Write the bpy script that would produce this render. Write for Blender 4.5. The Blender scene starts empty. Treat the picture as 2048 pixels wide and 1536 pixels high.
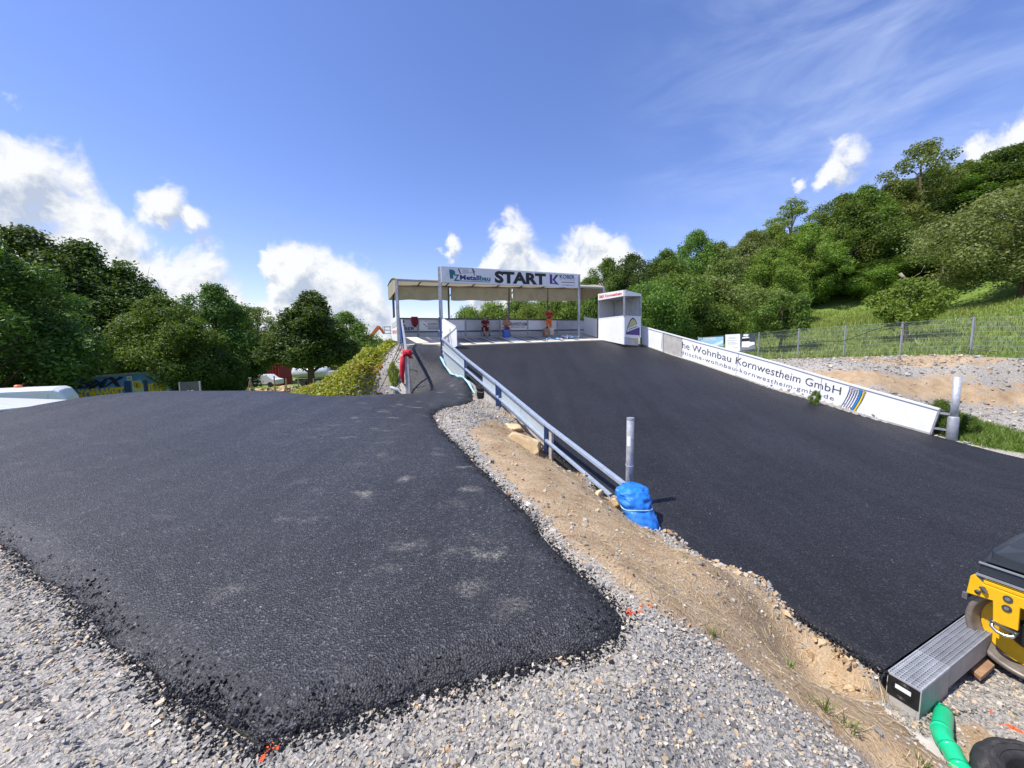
import bpy, bmesh, math, random
import numpy as np
from mathutils import Vector, Matrix, noise as mnoise
from mathutils.geometry import delaunay_2d_cdt

# ------------------------------------------------------------------ camera, sky, sun, exposure
SC = bpy.context.scene
COL = SC.collection
R_ = math.radians
EYE = 1.6
FPX = 775.0                    # focal length in pixels of the 2048 px wide photograph
PITCH = math.atan(78.0 / FPX)
ROLL = R_(-0.7)
camd = bpy.data.cameras.new('camera')
camd.sensor_width = 36.0
camd.lens = 36.0 * FPX / 2048.0
camd.clip_start = 0.05
camd.clip_end = 9000.0
cam = bpy.data.objects.new('camera', camd)
COL.objects.link(cam)
CAMR = Matrix.Rotation(math.pi / 2 - PITCH, 3, 'X') @ Matrix.Rotation(ROLL, 3, 'Z')
cam.matrix_world = Matrix.Translation((0, 0, EYE)) @ CAMR.to_4x4()
SC.camera = cam

SUN_EL = R_(59.0)
SUN_AZ = math.atan2(-0.95, -0.33)          # measured from +Y towards +X
SUN_DIR = Vector((math.sin(SUN_AZ) * math.cos(SUN_EL), math.cos(SUN_AZ) * math.cos(SUN_EL), math.sin(SUN_EL)))
sund = bpy.data.lights.new('sun', 'SUN')
sund.energy = 4.2
sund.angle = R_(0.53)
sund.color = (1.0, 0.955, 0.89)
sun = bpy.data.objects.new('sun', sund)
COL.objects.link(sun)
sun.rotation_euler = (-SUN_DIR).to_track_quat('-Z', 'Y').to_euler()

SC.view_settings.view_transform = 'Standard'
SC.view_settings.look = 'None'
SC.view_settings.gamma = 1.0
SC.view_settings.use_curve_mapping = False
SC.view_settings.exposure = 0.5
SC.render.engine = 'CYCLES'
SC.cycles.max_bounces = 5
SC.cycles.diffuse_bounces = 2
SC.cycles.glossy_bounces = 2
SC.cycles.transmission_bounces = 4
SC.cycles.transparent_max_bounces = 5
SC.cycles.use_denoising = True


def ray(u, v):
    return CAMR @ Vector(((u - 1024.0) / FPX, (768.0 - v) / FPX, -1.0))


def py(u, v, Y):
    """point of the place that stands Y metres ahead in the direction measured off the photograph"""
    d = ray(u, v)
    return Vector((d.x / d.y * Y, Y, EYE + d.z / d.y * Y))


def pz(u, v, z):
    d = ray(u, v)
    t = (z - EYE) / d.z
    return Vector((d.x * t, d.y * t, z))


def onplane(u, v, p, n):
    """point on the upright plane through p with plan normal n"""
    d = ray(u, v)
    n = Vector((n[0], n[1], 0))
    t = (Vector(p) - Vector((0, 0, EYE))).dot(n) / d.dot(n)
    return Vector((0, 0, EYE)) + d * t


# sky: Nishita plus cumulus and cirrus
world = bpy.data.worlds.new('World')
SC.world = world
world.use_nodes = True
world.cycles.sampling_method = 'MANUAL'
world.cycles.sample_map_resolution = 512
WN, WL = world.node_tree.nodes, world.node_tree.links
WN.clear()


def wn(tree, kind, **kw):
    n = tree.nodes.new(kind)
    for k, val in kw.items():
        setattr(n, k, val)
    return n


def sky_angles(u, v):
    d = ray(u, v).normalized()
    return math.atan2(d.x, d.y), math.asin(d.z)


def cloud_group():
    """density of the cumulus: a bank whose crest rises and falls around the horizon, a few detached puffs, fractal edges"""
    g = bpy.data.node_groups.new('cloud_density', 'ShaderNodeTree')
    g.interface.new_socket('Vector', in_out='INPUT', socket_type='NodeSocketVector')
    g.interface.new_socket('Density', in_out='OUTPUT', socket_type='NodeSocketFloat')
    N, L = g.nodes, g.links
    gi, go = N.new('NodeGroupInput'), N.new('NodeGroupOutput')
    nz = N.new('ShaderNodeTexNoise'); nz.inputs['Scale'].default_value = 11.0; nz.inputs['Detail'].default_value = 7.0
    nz.inputs['Roughness'].default_value = .6; nz.inputs['Distortion'].default_value = .3
    L.new(gi.outputs[0], nz.inputs['Vector'])
    wv = N.new('ShaderNodeVectorMath'); wv.operation = 'MULTIPLY_ADD'; wv.inputs[1].default_value = (.10, .10, .10)
    wo = N.new('ShaderNodeVectorMath'); wo.operation = 'SUBTRACT'; wo.inputs[1].default_value = (.05, .05, .05)
    L.new(nz.outputs['Color'], wv.inputs[0]); L.new(gi.outputs[0], wo.inputs[0]); L.new(wo.outputs[0], wv.inputs[2])
    sx = N.new('ShaderNodeSeparateXYZ'); L.new(wv.outputs[0], sx.inputs[0])
    az = N.new('ShaderNodeMath'); az.operation = 'ARCTAN2'
    L.new(sx.outputs[0], az.inputs[0]); L.new(sx.outputs[1], az.inputs[1])
    an = N.new('ShaderNodeMath'); an.operation = 'MULTIPLY_ADD'
    an.inputs[1].default_value = 1 / (2 * math.pi); an.inputs[2].default_value = .5
    L.new(az.outputs[0], an.inputs[0])
    fc = N.new('ShaderNodeFloatCurve')
    pts = [(-180, .24), (-150, .12), (-125, .30), (-100, .20), (-80, .36), (-66, .45)]
    for u, v in ((-60, 190), (40, 205), (120, 240), (190, 300), (235, 375), (290, 430), (370, 435), (450, 480), (505, 545), (550, 450), (640, 465), (740, 495),
                 (800, 600), (900, 610), (950, 490), (1000, 425), (1035, 395), (1070, 450), (1130, 460), (1200, 440), (1270, 455), (1320, 540), (1500, 590)):
        a, e = sky_angles(u, v)
        pts.append((math.degrees(a), e))
    pts += [(50, .02), (75, .16), (95, .10), (120, .26), (150, .14), (180, .24)]
    pts.sort()
    cv = fc.mapping.curves[0]
    P = [(p / 360 + .5, e) for p, e in pts]
    cv.points[0].location = P[0]; cv.points[1].location = P[-1]
    for q in P[1:-1]:
        cv.points.new(*q)
    for q in cv.points:
        q.handle_type = 'AUTO_CLAMPED'
    fc.mapping.update()
    L.new(an.outputs[0], fc.inputs['Value'])
    el = N.new('ShaderNodeMath'); el.operation = 'ARCSINE'; L.new(sx.outputs[2], el.inputs[0])
    df = N.new('ShaderNodeMath'); df.operation = 'SUBTRACT'
    L.new(fc.outputs[0], df.inputs[0]); L.new(el.outputs[0], df.inputs[1])
    last = N.new('ShaderNodeMapRange')
    last.inputs['From Min'].default_value = -.07; last.inputs['From Max'].default_value = .09; last.inputs['To Min'].default_value = -.5
    L.new(df.outputs[0], last.inputs['Value'])
    last = last.outputs[0]
    for u, v, r in ((328, 410, 66), (385, 440, 42), (2, 190, 46), (1692, 318, 62), (1664, 350, 46), (1592, 374, 22), (1960, 300, 60), (2060, 285, 100), (905, 495, 30)):
        d = ray(u, v).normalized()
        r = r / FPX * d.dot(CAMR @ Vector((0, 0, -1)))
        dn = N.new('ShaderNodeVectorMath'); dn.operation = 'DISTANCE'; dn.inputs[1].default_value = d
        L.new(wv.outputs[0], dn.inputs[0])
        m = N.new('ShaderNodeMapRange'); m.inputs['From Min'].default_value = r * 1.5; m.inputs['From Max'].default_value = r * .2; m.inputs['To Min'].default_value = -.5; m.inputs['To Max'].default_value = .95
        L.new(dn.outputs['Value'], m.inputs['Value'])
        x = N.new('ShaderNodeMath'); x.operation = 'MAXIMUM'
        L.new(last, x.inputs[0]); L.new(m.outputs[0], x.inputs[1])
        last = x.outputs[0]
    a = N.new('ShaderNodeMath'); a.operation = 'MULTIPLY_ADD'; a.inputs[1].default_value = 2.5; a.inputs[2].default_value = -1.55
    L.new(nz.outputs['Fac'], a.inputs[0])
    b = N.new('ShaderNodeMath'); b.operation = 'ADD'
    L.new(a.outputs[0], b.inputs[0]); L.new(last, b.inputs[1])
    L.new(b.outputs[0], go.inputs[0])
    return g


def build_sky():
    T = world.node_tree
    out = wn(T, 'ShaderNodeOutputWorld')
    bg = wn(T, 'ShaderNodeBackground')
    bg.inputs['Strength'].default_value = SKY_STRENGTH
    sky = wn(T, 'ShaderNodeTexSky', sky_type='NISHITA')
    sky.sun_disc = False
    sky.sun_elevation = SUN_EL
    sky.sun_rotation = SUN_AZ % (2 * math.pi)
    sky.altitude = 300
    sky.air_density = 1.0
    sky.dust_density = 0.35
    sky.ozone_density = 3.0
    tint = wn(T, 'ShaderNodeHueSaturation')
    tint.inputs['Saturation'].default_value = 1.14
    tint.inputs['Hue'].default_value = .5
    tint.inputs['Value'].default_value = 1.0
    WL.new(sky.outputs[0], tint.inputs['Color'])
    gain = wn(T, 'ShaderNodeMix', data_type='RGBA', blend_type='MULTIPLY')
    gain.inputs['Factor'].default_value = 1.0
    gain.inputs['B'].default_value = (1.32, 1.06, 1.25, 1)
    WL.new(tint.outputs[0], gain.inputs['A'])
    tc = wn(T, 'ShaderNodeTexCoord')
    g = cloud_group()
    n1 = wn(T, 'ShaderNodeGroup'); n1.node_tree = g
    n2 = wn(T, 'ShaderNodeGroup'); n2.node_tree = g
    WL.new(tc.outputs['Generated'], n1.inputs[0])
    sh = wn(T, 'ShaderNodeVectorMath', operation='ADD')
    sh.inputs[1].default_value = (SUN_DIR + Vector((0, 0, .5))).normalized() * .03
    WL.new(tc.outputs['Generated'], sh.inputs[0])
    WL.new(sh.outputs[0], n2.inputs[0])
    alpha = wn(T, 'ShaderNodeMapRange', interpolation_type='SMOOTHSTEP')
    alpha.inputs['From Min'].default_value = 0.0
    alpha.inputs['From Max'].default_value = .58
    WL.new(n1.outputs[0], alpha.inputs['Value'])
    df = wn(T, 'ShaderNodeMath', operation='SUBTRACT')
    WL.new(n1.outputs[0], df.inputs[0]); WL.new(n2.outputs[0], df.inputs[1])
    lit = wn(T, 'ShaderNodeMapRange')
    lit.inputs['From Min'].default_value = -.30
    lit.inputs['From Max'].default_value = .20
    WL.new(df.outputs[0], lit.inputs['Value'])
    cc = wn(T, 'ShaderNodeMix', data_type='RGBA')
    cc.inputs['A'].default_value = (3.0, 3.45, 4.3, 1)
    cc.inputs['B'].default_value = (5.5, 5.6, 5.7, 1)
    WL.new(lit.outputs[0], cc.inputs['Factor'])
    # cirrus: thin combed streaks high on the right hand side of the sky
    mp = wn(T, 'ShaderNodeMapping')
    mp.inputs['Rotation'].default_value = (0, R_(32), R_(20))
    mp.inputs['Scale'].default_value = (1.0, 1.0, 3.2)
    WL.new(tc.outputs['Generated'], mp.inputs['Vector'])
    cz = wn(T, 'ShaderNodeTexNoise')
    cz.inputs['Scale'].default_value = 4.0; cz.inputs['Detail'].default_value = 5.0; cz.inputs['Roughness'].default_value = .6
    cz.inputs['Distortion'].default_value = .6
    WL.new(mp.outputs[0], cz.inputs['Vector'])
    dd = wn(T, 'ShaderNodeVectorMath', operation='DISTANCE')
    dd.inputs[1].default_value = ray(1950, 130).normalized()
    WL.new(tc.outputs['Generated'], dd.inputs[0])
    dm = wn(T, 'ShaderNodeMapRange', interpolation_type='SMOOTHSTEP')
    dm.inputs['From Min'].default_value = .62; dm.inputs['From Max'].default_value = .1
    WL.new(dd.outputs['Value'], dm.inputs['Value'])
    cm = wn(T, 'ShaderNodeMapRange', interpolation_type='SMOOTHSTEP')
    cm.inputs['From Min'].default_value = .30; cm.inputs['From Max'].default_value = .85
    WL.new(cz.outputs['Fac'], cm.inputs['Value'])
    mm = wn(T, 'ShaderNodeMath', operation='MULTIPLY')
    WL.new(cm.outputs[0], mm.inputs[0]); WL.new(dm.outputs[0], mm.inputs[1])
    m2 = wn(T, 'ShaderNodeMath', operation='MULTIPLY'); m2.inputs[1].default_value = .72
    WL.new(mm.outputs[0], m2.inputs[0])
    mixc = wn(T, 'ShaderNodeMix', data_type='RGBA')
    mixc.inputs['B'].default_value = (3.4, 4.1, 6.0, 1)
    WL.new(m2.outputs[0], mixc.inputs['Factor']); WL.new(gain.outputs['Result'], mixc.inputs['A'])
    mixs = wn(T, 'ShaderNodeMix', data_type='RGBA')
    WL.new(alpha.outputs[0], mixs.inputs['Factor'])
    WL.new(mixc.outputs['Result'], mixs.inputs['A']); WL.new(cc.outputs['Result'], mixs.inputs['B'])
    WL.new(mixs.outputs['Result'], bg.inputs['Color'])
    WL.new(bg.outputs[0], out.inputs['Surface'])


SKY_STRENGTH = 0.125
build_sky()

# ------------------------------------------------------------------ helpers
def tag(o, label=None, cat=None, group=None, kind=None):
    if label: o['label'] = label
    if cat: o['category'] = cat
    if group: o['group'] = group
    if kind: o['kind'] = kind
    return o


def empty(name, loc=(0, 0, 0), label=None, cat=None, group=None):
    o = bpy.data.objects.new(name, None)
    o.empty_display_size = .1
    COL.objects.link(o)
    o.location = loc
    return tag(o, label, cat, group)


def link(name, me, mat=None, parent=None, smooth=False):
    o = bpy.data.objects.new(name, me)
    COL.objects.link(o)
    if mat is not None and len(me.materials) == 0:
        me.materials.append(mat)
    if smooth:
        me.polygons.foreach_set('use_smooth', [True] * len(me.polygons))
    if parent is not None:
        o.parent = parent
        # parts are modelled in place coordinates; the thing's empty sits at its base
        o.matrix_parent_inverse = Matrix.Translation(-parent_loc(parent))
    return o


def parent_loc(p):
    v = Vector(p.location)
    if p.parent is not None:
        v = p.matrix_parent_inverse @ v
        v = v + parent_loc(p.parent)
    return v


def mesh_np(name, V, F):
    """mesh from numpy arrays; F is (m,k)"""
    V = np.ascontiguousarray(V, dtype=np.float32)
    F = np.ascontiguousarray(F, dtype=np.int32)
    me = bpy.data.meshes.new(name)
    m, k = F.shape
    me.vertices.add(len(V)); me.vertices.foreach_set('co', V.ravel())
    me.loops.add(m * k); me.loops.foreach_set('vertex_index', F.ravel())
    me.polygons.add(m)
    me.polygons.foreach_set('loop_start', np.arange(0, m * k, k, dtype=np.int32))
    me.polygons.foreach_set('loop_total', np.full(m, k, dtype=np.int32))
    me.update(calc_edges=True)
    me.shade_flat()
    return me


class MB:
    """collects simple shapes into one mesh"""
    def __init__(self):
        self.v, self.f = [], []

    def add(self, vs, fs):
        b = len(self.v)
        self.v += [Vector(p) for p in vs]
        self.f += [tuple(i + b for i in f) for f in fs]
        return self

    def box(self, c, s, ax=None):
        c = Vector(c)
        ax = ax or (Vector((1, 0, 0)), Vector((0, 1, 0)), Vector((0, 0, 1)))
        h = [Vector(a) * (k / 2) for a, k in zip(ax, s)]
        vs = [c + h[0] * i + h[1] * j + h[2] * k for k in (-1, 1) for j in (-1, 1) for i in (-1, 1)]
        return self.add(vs, [(0, 2, 3, 1), (4, 5, 7, 6), (0, 1, 5, 4), (2, 6, 7, 3), (0, 4, 6, 2), (1, 3, 7, 5)])

    def beam(self, a, b, w, h=None, up=(0, 0, 1)):
        a, b = Vector(a), Vector(b)
        h = h or w
        d = (b - a)
        L = d.length
        d.normalize()
        s = d.cross(Vector(up))
        if s.length < 1e-4:
            s = d.cross(Vector((1, 0, 0)))
        s.normalize()
        t = s.cross(d)
        return self.box((a + b) / 2, (L, w, h), (d, s, t))

    def hexa(self, p):
        """eight corners: bottom four then top four"""
        return self.add(p, [(3, 2, 1, 0), (4, 5, 6, 7), (0, 1, 5, 4), (1, 2, 6, 5), (2, 3, 7, 6), (3, 0, 4, 7)])

    def slab(self, quad, th):
        """a panel: polygon given in 3D, thickened along its normal"""
        q = [Vector(p) for p in quad]
        n = Vector((0, 0, 0))
        for i in range(len(q)):
            a, b = q[i], q[(i + 1) % len(q)]
            n += a.cross(b)
        n.normalize()
        k = len(q)
        vs = [p + n * th / 2 for p in q] + [p - n * th / 2 for p in q]
        fs = [tuple(range(k)), tuple(reversed(range(k, 2 * k)))]
        for i in range(k):
            j = (i + 1) % k
            fs.append((i, i + k, j + k, j))
        return self.add(vs, fs)

    def tube(self, pts, r, n=8, caps=True):
        pts = [Vector(p) for p in pts]
        if not hasattr(r, '__len__'):
            r = [r] * len(pts)
        rings = []
        prev = None
        for i, p in enumerate(pts):
            d = pts[min(i + 1, len(pts) - 1)] - pts[max(i - 1, 0)]
            d.normalize()
            if prev is None:
                s = d.cross(Vector((0, 0, 1)))
                if s.length < .05:
                    s = d.cross(Vector((1, 0, 0)))
            else:
                s = prev - d * prev.dot(d)
            s.normalize()
            prev = s
            t = d.cross(s)
            rings.append([p + (s * math.cos(2 * math.pi * k / n) + t * math.sin(2 * math.pi * k / n)) * r[i] for k in range(n)])
        vs = [p for q in rings for p in q]
        fs = []
        for i in range(len(pts) - 1):
            for k in range(n):
                a, b = i * n + k, i * n + (k + 1) % n
                fs.append((a, b, b + n, a + n))
        if caps:
            fs.append(tuple(reversed(range(n))))
            fs.append(tuple(range((len(pts) - 1) * n, len(pts) * n)))
        return self.add(vs, fs)

    def ball(self, c, r, nu=10, nv=7, wob=0, seed=0):
        c = Vector(c)
        if not hasattr(r, '__len__'):
            r = (r, r, r)
        vs = []
        for j in range(1, nv):
            th = math.pi * j / nv
            for i in range(nu):
                ph = 2 * math.pi * i / nu
                d = Vector((math.sin(th) * math.cos(ph), math.sin(th) * math.sin(ph), math.cos(th)))
                k = 1 + wob * mnoise.noise(d * 2.2 + Vector((seed * 7.1, 3, 1)))
                vs.append(c + Vector((d.x * r[0], d.y * r[1], d.z * r[2])) * k)
        top, bot = len(vs), len(vs) + 1
        vs += [c + Vector((0, 0, r[2])), c - Vector((0, 0, r[2]))]
        fs = []
        for j in range(nv - 2):
            for i in range(nu):
                a, b = j * nu + i, j * nu + (i + 1) % nu
                fs.append((a, a + nu, b + nu, b))
        for i in range(nu):
            fs.append((top, i, (i + 1) % nu))
            fs.append((bot, (nv - 2) * nu + (i + 1) % nu, (nv - 2) * nu + i))
        return self.add(vs, fs)

    def build(self, name, mat, parent=None, smooth=False, bevel=0):
        me = bpy.data.meshes.new(name)
        me.from_pydata([tuple(p) for p in self.v], [], self.f)
        if bevel:
            bm = bmesh.new(); bm.from_mesh(me)
            bmesh.ops.recalc_face_normals(bm, faces=bm.faces)
            es = [e for e in bm.edges if len(e.link_faces) == 2 and e.calc_face_angle(0) > .5]
            bmesh.ops.bevel(bm, geom=es, offset=bevel, segments=2, affect='EDGES', profile=.6)
            bm.to_mesh(me); bm.free()
        me.update()
        return link(name, me, mat, parent, smooth)


def copy_tree(o, parent=None):
    c = o.copy()
    COL.objects.link(c)
    if parent is not None:
        c.parent = parent
    for ch in list(o.children):
        copy_tree(ch, c)
    return c


_text_cache = {}


def text_data(s, bold=0.0, shear=0.0, spacing=1.0):
    """outline of a line of lettering, normalised to a height of one capital letter: (verts Nx2, faces, width)"""
    key = (s, bold, shear, spacing)
    if key in _text_cache:
        return _text_cache[key]
    cu = bpy.data.curves.new('lettering', 'FONT')
    cu.body = s
    cu.offset = bold
    cu.shear = shear
    cu.space_character = spacing
    cu.resolution_u = 3
    ob = bpy.data.objects.new('lettering', cu)
    COL.objects.link(ob)
    dg = bpy.context.evaluated_depsgraph_get()
    me = bpy.data.meshes.new_from_object(ob.evaluated_get(dg))
    V = np.array([(p.co.x, p.co.y) for p in me.vertices]) if len(me.vertices) else np.zeros((0, 2))
    F = [tuple(p.vertices) for p in me.polygons]
    bpy.data.objects.remove(ob)
    bpy.data.curves.remove(cu)
    bpy.data.meshes.remove(me)
    V = V / .70
    x0 = V[:, 0].min()
    V[:, 0] -= x0
    _text_cache[key] = (V, F, V[:, 0].max())
    return _text_cache[key]


def lettering(s, fn, u0, u1, v0, v1, mat, parent, bold=0.0, shear=0.0, spacing=1.0, name='lettering', descend=False):
    """a line of print: letters fill u0..u1 in width and v0..v1 in capital height; fn(u,v) gives the place on the sign"""
    V, F, w = text_data(s, bold, shear, spacing)
    vs = [fn(u0 + (u1 - u0) * x / w, v0 + (v1 - v0) * y) for x, y in V]
    if len(s) > 8:
        me = bpy.data.meshes.new(name)
        me.from_pydata([tuple(p) for p in vs], [], F)
        return link(name, me, mat, parent)
    # short words: every letter is a piece of its own
    par = list(range(len(V)))

    def find(i):
        while par[i] != i:
            par[i] = par[par[i]]
            i = par[i]
        return i
    for f in F:
        for k in f[1:]:
            par[find(k)] = find(f[0])
    span = {}
    for i in range(len(V)):
        r = find(i)
        x = V[i][0]
        lo, hi = span.get(r, (x, x))
        span[r] = (min(lo, x), max(hi, x))
    groups = []
    for r, (lo, hi) in sorted(span.items(), key=lambda q: q[1][0]):
        if groups and lo < groups[-1][1] - .3 * (hi - lo):
            groups[-1][0].append(r); groups[-1][1] = max(groups[-1][1], hi)
        else:
            groups.append([[r], hi])
    out = None
    for rs_, _ in groups:
        ff = [f for f in F if find(f[0]) in rs_]
        ids = sorted({i for f in ff for i in f})
        mp = {i: k for k, i in enumerate(ids)}
        me = bpy.data.meshes.new('letter')
        me.from_pydata([tuple(vs[i]) for i in ids], [], [tuple(mp[i] for i in f) for f in ff])
        out = link('letter', me, mat, parent)
    return out


def quadmap(a, b, c, d, off=0.004):
    """map the unit square onto the quad a (0,0) b (1,0) c (1,1) d (0,1), raised towards the camera by off"""
    a, b, c, d = map(Vector, (a, b, c, d))
    n = (b - a).cross(d - a).normalized()
    if n.dot(Vector((0, 0, EYE)) - a) < 0:
        n = -n
    return lambda u, v: (a * (1 - u) + b * u) * (1 - v) + (d * (1 - u) + c * u) * v + n * off


def flat(name, fn, polys, mat, parent):
    """flat print built from polygons in sign coordinates"""
    vs, fs = [], []
    for p in polys:
        fs.append(tuple(range(len(vs), len(vs) + len(p))))
        vs += [tuple(fn(*q)) for q in p]
    me = bpy.data.meshes.new(name)
    me.from_pydata(vs, [], fs)
    return link(name, me, mat, parent)


def stroke(pts, w):
    """a polyline of width w in sign coordinates as polygons"""
    out = []
    for (x0, y0), (x1, y1) in zip(pts[:-1], pts[1:]):
        dx, dy = x1 - x0, y1 - y0
        L = math.hypot(dx, dy) or 1
        ox, oy = -dy / L * w / 2, dx / L * w / 2
        out.append([(x0 + ox, y0 + oy), (x0 - ox, y0 - oy), (x1 - ox, y1 - oy), (x1 + ox, y1 + oy)])
    return out
# ------------------------------------------------------------------ materials
def new_mat(name):
    m = bpy.data.materials.new(name)
    m.use_nodes = True
    nt = m.node_tree
    b = nt.nodes['Principled BSDF']
    return m, nt, b


def N_(nt, kind, **kw):
    n = nt.nodes.new(kind)
    for k, v in kw.items():
        if k.startswith('i_'):
            n.inputs[k[2:].replace('_', ' ')].default_value = v
        else:
            setattr(n, k, v)
    return n


def ramp(nt, src, stops, interp='LINEAR'):
    r = nt.nodes.new('ShaderNodeValToRGB')
    r.color_ramp.interpolation = interp
    e = r.color_ramp.elements
    while len(e) < len(stops):
        e.new(.5)
    for k, (p, c) in enumerate(stops):
        e[k].position = p
        e[k].color = (c[0], c[1], c[2], 1) if hasattr(c, '__len__') else (c, c, c, 1)
    nt.links.new(src, r.inputs['Fac'])
    return r.outputs['Color']


def noise_tex(nt, scale, detail=4, rough=.55, coord='Object', vec=None, dist=0):
    n = nt.nodes.new('ShaderNodeTexNoise')
    n.inputs['Scale'].default_value = scale
    n.inputs['Detail'].default_value = detail
    n.inputs['Roughness'].default_value = rough
    n.inputs['Distortion'].default_value = dist
    if vec is None:
        t = nt.nodes.new('ShaderNodeTexCoord')
        vec = t.outputs[coord]
    nt.links.new(vec, n.inputs['Vector'])
    return n


def mixc(nt, fac, a, b, mode='MIX'):
    m = nt.nodes.new('ShaderNodeMix')
    m.data_type = 'RGBA'
    m.blend_type = mode
    for s, x in (('Factor', fac), ('A', a), ('B', b)):
        if isinstance(x, (int, float)):
            m.inputs[s].default_value = x if s == 'Factor' else (x, x, x, 1)
        elif isinstance(x, tuple):
            m.inputs[s].default_value = (x[0], x[1], x[2], 1)
        else:
            nt.links.new(x, m.inputs[s])
    return m.outputs['Result']


def math_(nt, op, a, b=None, clamp=False):
    m = nt.nodes.new('ShaderNodeMath')
    m.operation = op
    m.use_clamp = clamp
    for i, x in enumerate((a, b)):
        if x is None:
            continue
        if isinstance(x, (int, float)):
            m.inputs[i].default_value = x
        else:
            nt.links.new(x, m.inputs[i])
    return m.outputs[0]


def bump(nt, b, height, strength=.4, dist=.01):
    n = nt.nodes.new('ShaderNodeBump')
    n.inputs['Strength'].default_value = strength
    n.inputs['Distance'].default_value = dist
    nt.links.new(height, n.inputs['Height'])
    nt.links.new(n.outputs[0], b.inputs['Normal'])


def simple(name, col, rough=.6, metal=0.0, var=.12, scale=6.0, spec=.5, dirt=None, bumpy=0.0, coord='Object', bscale=60):
    """plain paint, metal, plastic or cloth with uneven tone, a little dirt and fine relief"""
    m, nt, b = new_mat(name)
    n = noise_tex(nt, scale, 6, .6, coord)
    lo = tuple(c * (1 - var) for c in col)
    hi = tuple(min(1, c * (1 + var)) for c in col)
    c = ramp(nt, n.outputs['Fac'], [(.3, lo), (.7, hi)])
    if dirt:
        n2 = noise_tex(nt, scale * .45, 8, .7, coord, dist=.5)
        f = ramp(nt, n2.outputs['Fac'], [(.5, 0.0), (.72, dirt[1])])
        c = mixc(nt, f, c, dirt[0])
    nt.links.new(c, b.inputs['Base Color'])
    b.inputs['Roughness'].default_value = rough
    b.inputs['Metallic'].default_value = metal
    b.inputs['Specular IOR Level'].default_value = spec
    if bumpy:
        n3 = noise_tex(nt, bscale, 4, .6, coord)
        bump(nt, b, n3.outputs['Fac'], bumpy, .01)
    return m


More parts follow.
